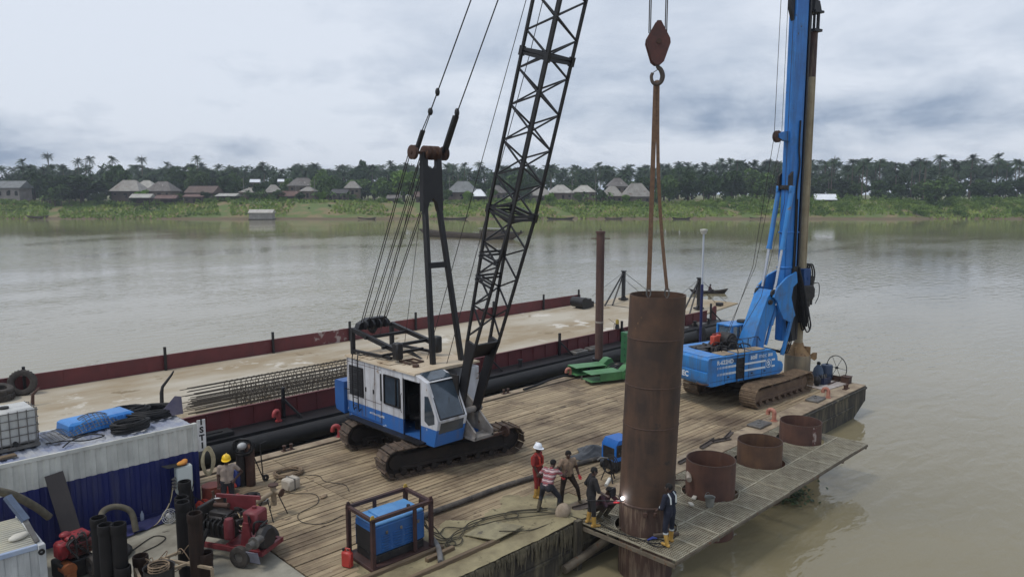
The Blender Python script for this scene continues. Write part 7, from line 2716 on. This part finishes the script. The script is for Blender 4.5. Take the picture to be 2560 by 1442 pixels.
houses = [(-232.3, 352, 13.4, 5.5, 6.2, 3.2, 'gable', 'grey', 'grey', 'grey plastered building with arched windows at the left edge'),
          (-177.2, 350, 15.8, 5.2, 5.1, 4.9, 'hip', 'cream', 'brown', 'large cream roofed house right of the big dark tree'),
          (-176.0, 364, 10.9, 5.6, 6.2, 3.5, 'hip', 'pale', 'brown', 'pale roofed house behind the large cream roofed one'),
          (-161.8, 350, 13.7, 5.2, 5.1, 4.3, 'hip', 'greybrown', 'mud', 'grey brown roofed house joined to the right of the cream one'),
          (-147.0, 360, 15.6, 5.5, 4.0, 3.1, 'gable', 'brown', 'brown', 'long brown roofed house behind the riverside shacks'),
          (-123.2, 357, 10.4, 5.7, 4.0, 2.1, 'hip', 'cream', 'mud', 'low cream roofed house left of the floating shack'),
          (-110.7, 350, 8.2, 6.1, 3.6, 3.4, 'hip', 'cream', 'mud', 'cream pyramid roofed house straight above the floating shack'),
          (-101.7, 346, 9.4, 5.6, 2.4, 2.2, 'gable', 'rust', 'brown', 'low house with a dull red brown roof right above the floating shack'),
          (-103.8, 374, 14.2, 7.9, 5.0, 3.8, 'hip', 'greybrown', 'mud', 'broad grey brown roof standing high behind the low red brown one'),
          (-96.0, 356, 7.5, 6.1, 4.2, 1.9, 'hip', 'cream', 'mud', 'small cream roofed house just right of the low red brown roof'),
          (-77.7, 368, 7.8, 6.9, 4.9, 3.2, 'hip', 'cream', 'mud', 'cream roofed house half hidden behind banana plants'),
          (-79.6, 350, 8.0, 5.6, 3.6, 1.9, 'gable', 'dark', 'brown', 'dark roofed hut among the banana plants'),
          (-53.8, 343, 6.2, 4.5, 2.4, 1.5, 'gable', 'greybrown', 'brown', 'small grey roofed hut under the bright green tree'),
          (-22.8, 350, 13.9, 4.6, 5.2, 4.9, 'hip', 'grey', 'mud', 'tall grey roofed house right of the crane gantry'),
          (-15.1, 343, 7.3, 4.7, 3.3, 3.0, 'hip', 'white', 'open', 'open pavilion with a brilliant white pyramid roof'),
          (-7.4, 358, 9.4, 5.5, 4.0, 3.4, 'hip', 'greybrown', 'mud', 'grey brown roofed house behind the crane boom'),
          (-37.8, 347, 14.7, 4.7, 3.0, 2.2, 'gable', 'brown', 'brown', 'long low brown shed behind the crane gantry'),
          (12.8, 350, 11.5, 4.6, 3.6, 4.1, 'hip', 'cream', 'mud', 'cream pyramid roofed house right of the crane boom'),
          (23.0, 359, 11.8, 5.5, 4.0, 3.6, 'hip', 'pale', 'mud', 'pale roofed house second to the right of the crane boom'),
          (35.1, 368, 12.0, 5.4, 4.5, 3.1, 'hip', 'pale', 'mud', 'pale roofed house behind the leafy banana clump'),
          (46.4, 350, 10.6, 4.6, 3.4, 4.5, 'hip', 'cream', 'mud', 'cream roofed house left one of the pair beside the sling'),
          (52.3, 376, 10.7, 5.9, 6.8, 4.0, 'hip', 'greybrown', 'mud', 'grey brown roof rising behind the cream pair by the sling'),
          (57.8, 351, 13.8, 4.4, 3.4, 6.0, 'hip', 'cream', 'mud', 'biggest cream pyramid roofed house, right one of the pair by the sling'),
          (-131.2, 386, 5.1, 9.9, 4.9, 1.4, 'gable', 'white', 'mud', 'left of two small white roofs high among the village trees'),
          (-117.6, 386, 4.1, 9.9, 5.2, 1.2, 'gable', 'white', 'mud', 'right of two small white roofs high among the village trees'),
          (141.5, 341, 9.4, 4.4, 2.0, 2.4, 'gable', 'white', 'open', 'shed with a brilliant white roof right of the drilling rig'),
          (-166.6, 340, 9.4, 3.6, 3.7, 1.6, 'gable', 'pale', 'open', 'open shack with a pale sagging roof below the cream roofed house'),
          (-155.9, 341, 9.3, 4.0, 2.9, 1.5, 'gable', 'rust', 'open', 'open shack with a rusty roof below the grey brown house'),
          (-143.2, 341, 9.3, 4.4, 3.3, 1.1, 'gable', 'rust', 'brown', 'closed shack with a rusty roof in the riverside row'),
          (-128.4, 342, 10.0, 4.9, 3.1, 1.1, 'gable', 'pale', 'open', 'open shack with a pale roof at the right end of the riverside row')]
hrng = random.Random(4)
for (r_, d_, w_, zg, wh, rh, kind, rm, wm_, lab) in houses:
    base = bank_z(r_, d_)
    dp = min(9.0, w_ * .75)
    t = T('village_house', lab, 'house', BK(r_, d_, base), rtang + hrng.uniform(-.22, .22), 'houses of the far village')
    zt = zg + wh - base
    zb = -.6
    hw = w_ / 2 * .86
    hd = dp / 2 * .86
    if wm_ == 'open':
        for x in (-hw, -hw / 3, hw / 3, hw):
            for y in (-hd, hd):
                O('post', G().box((x, y, (zb + zt) / 2), (.22, .22, zt - zb)), wallm['open'], t)
        O('back_wall', G().box((0, hd * .6, (zb + zt) / 2), (w_ * .8, .15, zt - zb)), wallm['brown'], t)
        O('floor', G().box((0, 0, .3), (w_ * .9, dp * .9, .2)), wallm['open'], t)
    else:
        wl = O('wall', G().box((0, 0, (zb + zt) / 2), (hw * 2, hd * 2, zt - zb)), wallm[wm_], t)
        zw = zt - 1.55
        n_w = max(2, int(w_ / 4))
        for k in range(n_w):
            x = -hw * .72 + hw * 1.44 * k / max(1, n_w - 1)
            if rm == 'grey' and wm_ == 'grey':
                arch = [(-.75, -1.2), (.75, -1.2), (.75, .2)] + [(.75 * math.cos(a), .2 + .75 * math.sin(a)) for a in np.linspace(.3, math.pi - .3, 7)] + [(-.75, .2)]
                g = G().prism([(x + a, zw - .8 + b) for a, b in arch], -hd - .06, -hd + .02, 'y')
            else:
                g = G().box((x, -hd - .02, zw), (1.0, .08, 1.1))
            wn = O('window', g, m_open, t)
            O('sill', G().box((x, -hd - .08, zw - (.62 if wm_ != 'grey' else 2.05)), (1.3, .14, .12)), wallm['grey'], wn)
        if wh > 2.4:
            O('door', G().box((hw * .12, -hd - .025, zt - 2.15), (1.05, .08, 2.1)), m_open, t)
    ox, oy = w_ / 2, dp / 2
    if kind == 'hip':
        rl = max(.3, ox - oy * .95)
        vs_ = [(-ox, -oy, zt), (ox, -oy, zt), (ox, oy, zt), (-ox, oy, zt), (-rl, 0, zt + rh), (rl, 0, zt + rh)]
        g = G().add(vs_, [(0, 1, 5, 4), (1, 2, 5), (2, 3, 4, 5), (3, 0, 4)])
        g.add([(x, y, z - .14) for x, y, z in vs_[:4]] + vs_[:4], [(0, 1, 5, 4), (1, 2, 6, 5), (2, 3, 7, 6), (3, 0, 4, 7), (3, 2, 1, 0)])
    else:
        g = G().prism([(-oy, zt - .1), (oy, zt - .1), (oy, zt + .05), (0, zt + rh), (-oy, zt + .05)], -ox, ox, 'x')
    rf = O('roof', g, roofm[rm], t, 20)
    g = G()
    if kind == 'hip':
        g.tube([(-rl, 0, zt + rh + .03), (rl, 0, zt + rh + .03)], .13, 6)
    else:
        g.tube([(-ox, 0, zt + rh + .03), (ox, 0, zt + rh + .03)], .13, 6)
    O('ridge_cap', g, roofm[rm], rf)

# floating shack
fs = T('floating_shack', 'small pale sheet metal shack floating at the far bank', 'shack', BK(-102.8, 309, WZ), rtang + .05)
O('pontoon', G().box((0, 0, .05), (9.8, 5, .5)), m_woodd, fs)
m_shk = M('pale_sheet_wall', (158, 156, 150), (136, 132, 126), .8, sc=.5, streak=((110, 104, 98), .4, 1))
for k in range(5):
    O('wall_sheet', G().box((-3.7 + 1.86 * k, -2.1, 1.55), (1.82, .08, 2.6)), m_shk, fs)
for x in (-4.65, 4.65):
    O('end_sheet', G().box((x, 0, 1.55), (.08, 4.2, 2.6)), m_shk, fs)
O('back_sheet', G().box((0, 2.1, 1.55), (9.2, .08, 2.6)), m_shk, fs)
O('roof', G().prism([(-2.6, 2.75), (2.6, 2.75), (2.4, 2.95), (0, 4.1), (-2.5, 2.95)], -5.0, 5.0, 'x'), M('pale_metal_roof', (190, 186, 178), (166, 160, 152), .6, sc=.5), fs)
# dugouts drawn up along the bank
for k, (r_, L_, a_, lab) in enumerate(((-199.0, 9, .5, 'dugout canoe drawn up on the grass at the far left'), (-226.0, 10, -.4, 'broken canoe timbers on the bank at the left edge'), (-60.0, 8, .1, 'dugout canoe moored left of the crane gantry'), (-24.0, 12, .05, 'longer dugout moored right of the crane gantry'), (3.5, 7, .0, 'dugout moored just right of the crane boom'), (20.0, 12, .05, 'long dark dugout moored midway to the sling'), (42.0, 8, -.05, 'dugout moored left of the sling'), (70.0, 8, -.3, 'dugout moored right of the sling, bow up the bank'), (101.0, 6, .1, 'small dugout moored left of the drilling rig mast'))):
    d_ = 312.5 if r_ > -190 else 317
    t = T('dugout', lab, 'canoe', BK(r_, d_ - 2.0, (WZ - .05) if r_ > -190 else bank_z(r_, d_) + .1), rtang + a_ * .5, 'dugouts along the far bank')
    O('hull', boat_hull(L_, 1.3, .55, .55), m_woodd if k % 2 else m_wood, t)
    O('thwart', G().box((0, 0, .45), (.3, 1.0, .06)), m_wood, t)
# poles
for k, (r_, d_, h_) in enumerate(((-128, 360, 11), (-92, 352, 10), (-65, 362, 12), (-60, 365, 13), (-30, 362, 12), (-26, 364, 13), (28, 352, 10), (40, 362, 9), (-100, 349, 8))):
    o = O('village_pole', G().cyl((0, 0, -.5), (0, 0, h_), .16, .10, n=6), wallm['grey'], None, 40, loc=BK(r_, d_, bank_z(r_, d_)))
    tag(o, 'thin pale pole standing among the village houses', 'pole', 'poles of the far village')

# ================================================================== vegetation
def fol(name, c, c2, sc=.35, hue=.28, rand=True):
    m = M(name, c, c2, .75, sc=sc, lo=.38, hi=.62, rand=rand, hue=hue, spec=.2)
    return m


m_leafd = fol('dark_tropical_leaf', (40, 60, 28), (60, 82, 36))
m_leaf = fol('mid_green_leaf', (62, 86, 40), (84, 106, 52))
m_leafb = fol('bright_green_leaf', (80, 112, 40), (106, 134, 54))
m_palm = fol('oil_palm_frond', (44, 62, 38), (64, 82, 48), .5)
m_trunk = M('grey_palm_trunk', (112, 100, 86), (84, 74, 64), .95, sc=1.0)
m_trunkd = M('dark_tree_trunk', (70, 60, 50), (54, 46, 40), .95, sc=1.0)
m_back = fol('distant_wood', (40, 60, 34), (60, 80, 44), .06, 0.0, False)
m_under = fol('riverside_scrub', (72, 100, 38), (112, 136, 58), .07, 0.0, False)


def cards(cen, size, rg, flat=.55):
    """leaf clumps: one bent quad per centre, random orientation"""
    n = len(cen)
    a = rg.uniform(0, 2 * np.pi, n)
    tl = rg.normal(0, flat, n)
    u = np.stack([np.cos(a), np.sin(a), tl], 1)
    u /= np.linalg.norm(u, axis=1)[:, None]
    v = np.cross(u, rg.normal(0, 1, (n, 3)))
    v /= np.linalg.norm(v, axis=1)[:, None] + 1e-9
    s = (size * rg.uniform(.6, 1.35, n))[:, None]
    w = np.cross(u, v)
    p0 = cen - u * s * .5 - v * s * .28
    p1 = cen + u * s * .1 - v * s * .42 + w * s * .12
    p2 = cen + u * s * .62 + v * s * .05
    p3 = cen + u * s * .05 + v * s * .42 + w * s * .12
    V_ = np.stack([p0, p1, p2, p3], 1).reshape(-1, 3)
    F_ = np.arange(n * 4).reshape(-1, 4)
    return V_, F_


def np_mesh(name, V_, F_, mat):
    me = bpy.data.meshes.new(name)
    me.from_pydata(V_.tolist(), [], F_.tolist())
    me.materials.append(mat)
    me.update()
    return me


def lumpy(rg, R_, n, lumps, squash=.75, zc=0.0):
    """points through a crown made of uneven sub-clumps"""
    out = []
    k = max(1, n // lumps)
    for _ in range(lumps):
        d = rg.normal(0, 1, 3)
        d /= np.linalg.norm(d)
        d[2] = d[2] * squash
        c = d * R_ * rg.uniform(.25, .78)
        rr_ = R_ * rg.uniform(.28, .46)
        q = rg.normal(0, 1, (k, 3))
        q /= np.linalg.norm(q, axis=1)[:, None]
        q *= (rr_ * rg.uniform(.55, 1.05, k) ** .6)[:, None]
        q[:, 2] *= .8
        out.append(q + c)
    P_ = np.concatenate(out)
    P_[:, 2] += zc
    return P_


vg = np.random.default_rng(3)
crown_d, crown_m, crown_b, trunkb = [], [], [], []
for k in range(4):
    V_, F_ = cards(lumpy(vg, 5.0, 1500, 16), .85, vg)
    crown_d.append(np_mesh('crown', V_, F_, m_leafd))
    crown_m.append(np_mesh('crown', V_, F_, m_leaf))
    crown_b.append(np_mesh('crown', V_, F_, m_leafb))
for k in range(3):
    g = G().tube([(0, 0, -1), (.1, 0, 2), (.0, .15, 4.2), (.2, .1, 6.0)], [.42, .34, .28, .16], 7)
    for a in range(5):
        q = 2 * math.pi * a / 5 + k
        g.tube([(.0, .1, 3.2 + .3 * a), (1.5 * math.cos(q), 1.5 * math.sin(q), 5.0 + .3 * a), (2.6 * math.cos(q), 2.6 * math.sin(q), 6.4 + .2 * a)], [.2, .13, .05], 5)
    trunkb.append(g.mesh('trunk', m_trunkd, 50))


def palm_crown(seed, n=24, L_=4.2, up=1.0):
    rg = random.Random(seed)
    vs_, fs_ = [], []
    for k in range(n):
        a = 2 * math.pi * k / n * 2.4 + rg.uniform(-.2, .2)
        el = rg.uniform(-.55, 1.15) * up
        L2 = L_ * rg.uniform(.8, 1.1)
        m = 7
        prev = None
        c, s = math.cos(a), math.sin(a)
        pts = []
        for j in range(m + 1):
            t_ = j / m
            x = L2 * t_ * math.cos(el) * (1 - .12 * t_)
            z = L2 * t_ * math.sin(el) - 1.9 * t_ * t_ * (L2 / 4.2)
            pts.append(Vector((x * c, x * s, z)))
        side_ = Vector((-s, c, 0))
        for j in range(m):
            p, q = pts[j], pts[j + 1]
            for h_ in (0, .5):
                pp = p.lerp(q, h_)
                qq = p.lerp(q, h_ + .42)
                ln = .95 * math.sin(math.pi * min(1, (j + h_ + .7) / (m + .6))) ** .7 * (L2 / 4.2)
                for sg in (-1, 1):
                    tip = qq + side_ * sg * ln + (q - p) * .7 + Vector((0, 0, -.45 * ln))
                    b = len(vs_)
                    vs_.extend([pp, qq, tip])
                    fs_.append((b, b + 1, b + 2))
    me = bpy.data.meshes.new('crown')
    me.from_pydata([tuple(v) for v in vs_], [], fs_)
    me.materials.append(m_palm)
    me.update()
    return me


palm_c = [palm_crown(k, 26, 4.3, (1.0, .8, 1.1, .9)[k]) for k in range(4)]
palm_t = []
for k in range(3):
    g = G().tube([(0, 0, -1), (.1 * k, .05, .3), (.15, .1 * k, .65), (0, 0, 1.0)], [.32, .26, .22, .26], 7)
    palm_t.append(g.mesh('trunk', m_trunk, 50))


def palm(r_, d_, ztop, label, group, L_=1.0, seed=0):
    base = bank_z(r_, d_)
    h = max(4.0, ztop - base - 1.8 * L_)
    t = T('oil_palm', label, 'palm tree', BK(r_, d_, base), vg.uniform(0, 6.28), group)
    o = O('trunk', palm_t[seed % 3], None, t)
    o.scale = (1, 1, h)
    o = O('crown', palm_c[seed % 4], None, t, loc=(0, 0, h))
    o.scale = (L_, L_, L_)
    return t


def tree(r_, d_, h, w_, label, group, crowns, seed=0, name='broadleaf_tree'):
    base = bank_z(r_, d_)
    t = T(name, label, 'tree', BK(r_, d_, base), vg.uniform(0, 6.28), group)
    s = w_ / 10.0
    o = O('trunk', trunkb[seed % 3], None, t)
    o.scale = (s, s, h * .62 / 6.0)
    o = O('crown', crowns[seed % 4], None, t, loc=(0, 0, h * .58))
    o.scale = (s, s, h * .46 / 4.2)
    return t


ORD = ['first', 'second', 'third', 'fourth', 'fifth', 'sixth', 'seventh', 'eighth', 'ninth', 'tenth', 'eleventh', 'twelfth', 'thirteenth', 'fourteenth', 'fifteenth', 'sixteenth', 'seventeenth', 'eighteenth', 'nineteenth', 'twentieth', 'twenty-first', 'twenty-second', 'twenty-third', 'twenty-fourth']
# emergent palms of the left and middle skyline
for k, (r_, d_, z_) in enumerate([(-277.8, 430, 28.8), (-263.0, 430, 32.1), (-246.4, 430, 28.8), (-239.5, 430, 30.4), (-227.0, 430, 30.2), (-209.9, 430, 30.2), (-178.6, 430, 30.4), (-141.4, 430, 27.2), (-119.3, 430, 25.6), (-98.1, 430, 25.6), (-68.9, 430, 27.5), (-57.0, 430, 25.6), (-26.9, 430, 26.5), (-18.7, 430, 27.5), (11.4, 430, 24.9), (34.2, 430, 24.2), (50.2, 430, 24.7), (116.3, 430, 26.5), (138.0, 430, 27.9), (143.7, 430, 27.5)]):
    palm(r_, d_, z_, ORD[k] + ' of the tall palms on the skyline behind the village, counted from the left', 'skyline palms behind the village', 1.05, k)
tree(-85.5, 430, 22.5, 11, 'round crowned tree standing clear of the skyline left of the gantry', 'village trees', crown_d, 2)
tree(92.0, 420, 21.0, 14, 'flat topped tree on the skyline right of the sling', 'village trees', crown_d, 1)
for k, (r_, d_, z_) in enumerate([(134.8, 385, 25.6), (144.0, 385, 26.0), (149.1, 385, 26.8), (156.0, 372, 19.5), (159.3, 385, 25.6), (163.8, 385, 27.6), (168.0, 378, 22.0), (173.2, 385, 26.8), (180.8, 385, 27.0), (186.9, 385, 26.6), (190.0, 374, 20.5), (195.1, 385, 25.2), (201.0, 380, 24.5), (207.7, 385, 27.6), (212.0, 372, 21.0), (217.5, 385, 29.1), (224.7, 385, 26.4), (228.0, 376, 22.5), (233.9, 385, 28.7), (240.0, 378, 24.0), (247.1, 385, 29.5), (252.0, 372, 22.0), (256.3, 385, 26.4), (262.4, 385, 25.8)]):
    palm(r_, d_, z_, ORD[k] + ' of the tall palms over the right hand wood, counted from the left', 'palms of the right hand wood', 1.2, k)
# second rank of palms through the middle of the wood
for k in range(90):
    r_ = -285 + 570 * (k + vg.uniform(0, 1)) / 90
    right = r_ > 90
    d_ = vg.uniform(392, 425) if not right else vg.uniform(365, 400)
    z_ = vg.uniform(18.5, 25.0) if not right else vg.uniform(18, 26.5)
    if -215 < r_ < 70:
        z_ -= 1.0
    palm(r_, d_, z_, 'palm in the wood behind the village roofs' if not right else 'palm among the right hand wood behind the scrub', 'palms of the wood', vg.uniform(.9, 1.2), k)
# trees between the houses
spec = [(-196, 343, 13.0, 24, 'large dark spreading tree left of the cream roofed houses', crown_d), (-213, 350, 15.0, 16, 'dark tree behind the large spreading tree', crown_d), (-186, 358, 18.0, 15, 'tall dark tree above the cream roofed house', crown_d), (-207, 343, 9.5, 11, 'bushy tree in front of the dark tree at the left', crown_m), (-153, 368, 16, 14, 'tree behind the long brown roofed house', crown_m), (-138, 366, 14, 12, 'tree above the riverside shacks', crown_d), (-117, 352, 9.0, 8, 'small tree beside the pyramid roofed house', crown_d), (-92, 364, 16, 13, 'tree right of the broad grey brown roof', crown_m), (-85, 356, 12, 10, 'tree behind the banana plants', crown_m), (-50.5, 353, 17.5, 17, 'bright green round tree left of the crane gantry', crown_b), (-60, 352, 12, 11, 'darker tree leaning on the bright green one', crown_m), (-43, 358, 13, 11, 'tree just left of the crane gantry', crown_m), (3, 364, 14, 11, 'tree behind the crane boom', crown_d), (64, 356, 14, 12, 'tree right of the biggest cream roof', crown_d), (73, 350, 13, 12, 'tree at the right end of the village', crown_m), (82, 351, 14.5, 13, 'dark tree left one of three beside the drilling rig', crown_d), (91, 349, 13.5, 12, 'dark tree middle one of three beside the drilling rig', crown_d), (103, 354, 16.5, 15, 'dark tree nearest the drilling rig mast', crown_d), (114, 350, 15, 14, 'tree hidden partly by the drilling rig mast', crown_m), (190, 338, 13.0, 17, 'spreading olive tree at the water edge on the right', crown_m), (-228, 360, 15, 13, 'tree behind the grey plastered building', crown_d), (-246, 352, 12, 12, 'tree at the left edge of the far bank', crown_d), (128, 362, 16, 13, 'tree right of the drilling rig mast', crown_d), (-168, 384, 17, 14, 'tree far behind the cream roofed house', crown_d)]
for k, (r_, d_, h, w_, lab, cw_) in enumerate(spec):
    tree(r_, d_, h, w_, lab, 'village trees', cw_, k)
for k in range(60):
    r_ = -280 + 560 * (k + vg.uniform(0, 1)) / 60
    right = r_ > 110
    d_ = vg.uniform(372, 398) if not right else vg.uniform(352, 385)
    h = vg.uniform(9, 14) if not right else vg.uniform(9, 14)
    tree(r_, d_, h, vg.uniform(10, 15), 'dark broadleaf tree in the wood behind the village' if not right else 'dark broadleaf tree in the right hand wood', 'trees of the wood', crown_d if k % 3 else crown_m, k)

# low garden trees standing before the houses
names = ['left of the large cream roofed house', 'before the large cream roofed house', 'between the cream and grey brown houses', 'before the long brown roofed house', 'at the end of the long brown roofed house', 'left of the pyramid roofed house', 'before the low red brown roof', 'right of the low red brown roof', 'left of the dark roofed hut', 'right of the dark roofed hut', 'left of the tall grey roofed house', 'before the tall grey roofed house', 'right of the white pavilion', 'left of the first cream house past the boom', 'between the two houses past the boom', 'right of the second house past the boom', 'left of the cream pair by the sling', 'before the cream pair by the sling', 'right of the cream pair by the sling', 'behind the shack with the white roof']
spots = (-187, -172, -168.5, -153, -139, -117, -106.5, -96, -86, -73, -31, -19.5, -9.5, 5.5, 17.5, 30.5, 40.5, 51.5, 66, 134)
for k, (r_, nm) in enumerate(zip(spots, names)):
    tree(r_, 343.0 + vg.uniform(-2.5, 1.5), vg.uniform(4.2, 6.6), vg.uniform(4.5, 7.5), 'low garden tree ' + nm, 'garden trees of the village', (crown_m, crown_d, crown_b)[k % 3] if k % 5 else crown_m, k)

# banana plants
V_all, F_all = [], []
ban = []
for k in range(3):
    g = G()
    rg = random.Random(30 + k)
    for q in range(9):
        a = 2 * math.pi * q / 9 + rg.uniform(-.3, .3)
        el = rg.uniform(.5, 1.3)
        L2 = rg.uniform(1.8, 2.6)
        prev = None
        c, s = math.cos(a), math.sin(a)
        for j in range(4):
            for t_ in (j / 4, (j + 1) / 4):
                pass
            t0, t1 = j / 4, (j + 1) / 4
            f_ = lambda t_: Vector((L2 * t_ * math.cos(el) * c, L2 * t_ * math.cos(el) * s, 2.2 + L2 * t_ * math.sin(el) - 1.5 * t_ * t_))
            w0, w1 = .38 * math.sin(math.pi * (.08 + .9 * t0)), .38 * math.sin(math.pi * (.08 + .9 * t1))
            sd_ = Vector((-s, c, 0))
            g.add([f_(t0) - sd_ * w0, f_(t0) + sd_ * w0, f_(t1) + sd_ * w1, f_(t1) - sd_ * w1], [(0, 1, 2, 3)])
    me = bpy.data.meshes.new('crown')
    me.from_pydata(g.v, [], g.f)
    me.materials.append(m_leaf)
    ban.append(me)
bst = G().tube([(0, 0, -.5), (.05, 0, 2.4)], [.2, .14], 6).mesh('stem', m_trunk)
for k in range(44):
    zone = k % 4
    r_, d_ = ((vg.uniform(30, 45), vg.uniform(341, 347)), (vg.uniform(-92, -70), vg.uniform(340, 348)), (vg.uniform(-122, -112), vg.uniform(340, 346)), (vg.uniform(-212, -200), vg.uniform(338, 343)))[zone]
    t = T('banana_plant', ('banana plant in the clump left of the sling', 'banana plant in the clump left of the bright green tree', 'banana plant beside the pyramid roofed house', 'banana plant below the dark tree at the left')[zone], 'banana plant', BK(r_, d_, bank_z(r_, d_)), vg.uniform(0, 6), ('banana clump left of the sling', 'banana clump left of the bright green tree', 'banana plants by the pyramid roof', 'banana plants at the left')[zone])
    O('stem', bst, None, t)
    o = O('crown', ban[k % 3], None, t)
    t.scale = [vg.uniform(1.1, 1.6)] * 3

# distant wood as one mass
pts, ph_ = [], []
for k in range(460):
    r_ = vg.uniform(-330, 330)
    d_ = vg.uniform(405, 520)
    R_ = vg.uniform(4.5, 8)
    hh = vg.uniform(12.5, 18.0) + (d_ - 405) * .05 + (2.5 if r_ > 110 else 0)
    w3 = np.array(BK(r_, d_, 6 + hh - R_ * .5))
    if k % 5 < (4 if r_ > 60 else 3):
        ph_.append((w3, k))
        continue
    c = lumpy(vg, R_, 200, 7, .8)
    pts.append(c + w3 - np.array([0, 0, 2.0]))
P_ = np.concatenate(pts)
V_, F_ = cards(P_, 1.5, vg)
pv, pf = [], []
cnt = 0
for w3, k in ph_:
    me = palm_c[k % 4]
    q = np.empty(len(me.vertices) * 3)
    me.vertices.foreach_get('co', q)
    q = q.reshape(-1, 3)
    a = vg.uniform(0, 6.28)
    sc = vg.uniform(1.05, 1.5)
    rot = np.array([[math.cos(a), -math.sin(a), 0], [math.sin(a), math.cos(a), 0], [0, 0, 1]])
    for dz in (0.0, -4.2):
        pv.append((q * sc) @ rot.T + w3 + np.array([vg.normal(0, 2) if dz else 0, vg.normal(0, 2) if dz else 0, dz + 1.5]))
PV = np.concatenate(pv)
PF = np.arange(len(PV)).reshape(-1, 3)
o = O('distant_palms', np_mesh('distant_palms', PV, PF, m_back), kind='stuff')
o['label'] = 'mass of palm crowns filling the wood behind the village'
o = O('distant_wood', np_mesh('distant_wood', V_, F_, m_back), kind='stuff')
o['label'] = 'wood closing the view behind the village'
# low green wall behind the houses so no bare ground shows between trunks
pts = []
for k in range(620):
    r_ = vg.uniform(-320, 320)
    d_ = vg.uniform(380, 430) if r_ < 100 else vg.uniform(352, 430)
    c = lumpy(vg, vg.uniform(3.0, 5.0), 130, 5, .9)
    pts.append(c + np.array(BK(r_, d_, bank_z(r_, d_) + vg.uniform(1.0, 8.0) + max(0, (d_ - 390) * .08))))
V_, F_ = cards(np.concatenate(pts), 1.1, vg)
o = O('wood_undergrowth', np_mesh('wood_undergrowth', V_, F_, m_leafd), kind='stuff')
o['label'] = 'dark undergrowth filling the wood'
# riverside scrub on the right and along the bank
pts = []
for k in range(190):
    r_ = vg.uniform(-260, 90)
    if abs(r_ + 40) < 9 or abs(r_ - 141) < 8:
        continue
    d_ = vg.uniform(336, 341.5)
    R_ = vg.uniform(1.2, 2.6)
    c = lumpy(vg, R_, 120, 6, .8)
    pts.append(c + np.array(BK(r_, d_, bank_z(r_, d_) + R_ * .4)))
for k in range(520):
    r_ = vg.uniform(88, 300) if k % 4 else vg.uniform(-300, 90)
    d_ = vg.uniform(317, 350)
    if r_ < 90:
        d_ = vg.uniform(321, 344)
        R_ = vg.uniform(.4, .9)
    else:
        R_ = vg.uniform(1.6, 3.2)
    c = lumpy(vg, R_, 130 if r_ > 88 else 40, 5, .8)
    pts.append(c + np.array(BK(r_, d_, bank_z(r_, d_) + R_ * .45)))
V_, F_ = cards(np.concatenate(pts), .50, vg)
o = O('riverside_scrub', np_mesh('riverside_scrub', V_, F_, m_under), kind='stuff')
o['label'] = 'bright green scrub covering the bank down to the water'
# grass on the bank
n = 26000
r_ = vg.uniform(-300, 300, n)
d_ = 315 + 35 * vg.uniform(0, 1, n)
path = (np.abs(np.sin(r_ * .043 + 2.0 + d_ * .02)) < .10) | ((np.abs(r_ + 42) < 11) & (d_ > 318)) | ((np.abs(r_ + 86) < 9) & (d_ < 332))
keep = ~path
r_, d_ = r_[keep], d_[keep]
cz = np.array([bank_z(a, b) for a, b in zip(r_, d_)])
F3, R3 = np.array(FWD), np.array(RGT)
base = d_[:, None] * F3 + r_[:, None] * R3
base[:, 2] = cz
n = len(r_)
a = vg.uniform(0, 6.28, n)
h = vg.uniform(.35, 1.0, n)
off = np.stack([np.cos(a), np.sin(a), np.zeros(n)], 1) * .42
tip = base + np.stack([vg.normal(0, .25, n), vg.normal(0, .25, n), h], 1)
V_ = np.stack([base - off, base + off, tip + off * .6, tip - off * .7], 1).reshape(-1, 3)
o = O('bank_grass', np_mesh('bank_grass', V_, np.arange(n * 4).reshape(-1, 4), M('bank_grass', (104, 128, 50), (130, 146, 66), .85, sc=.06, lo=.4, hi=.6, wear=((70, 96, 44), .58, .03))), kind='stuff')
o['label'] = 'green grass growing on the far bank'
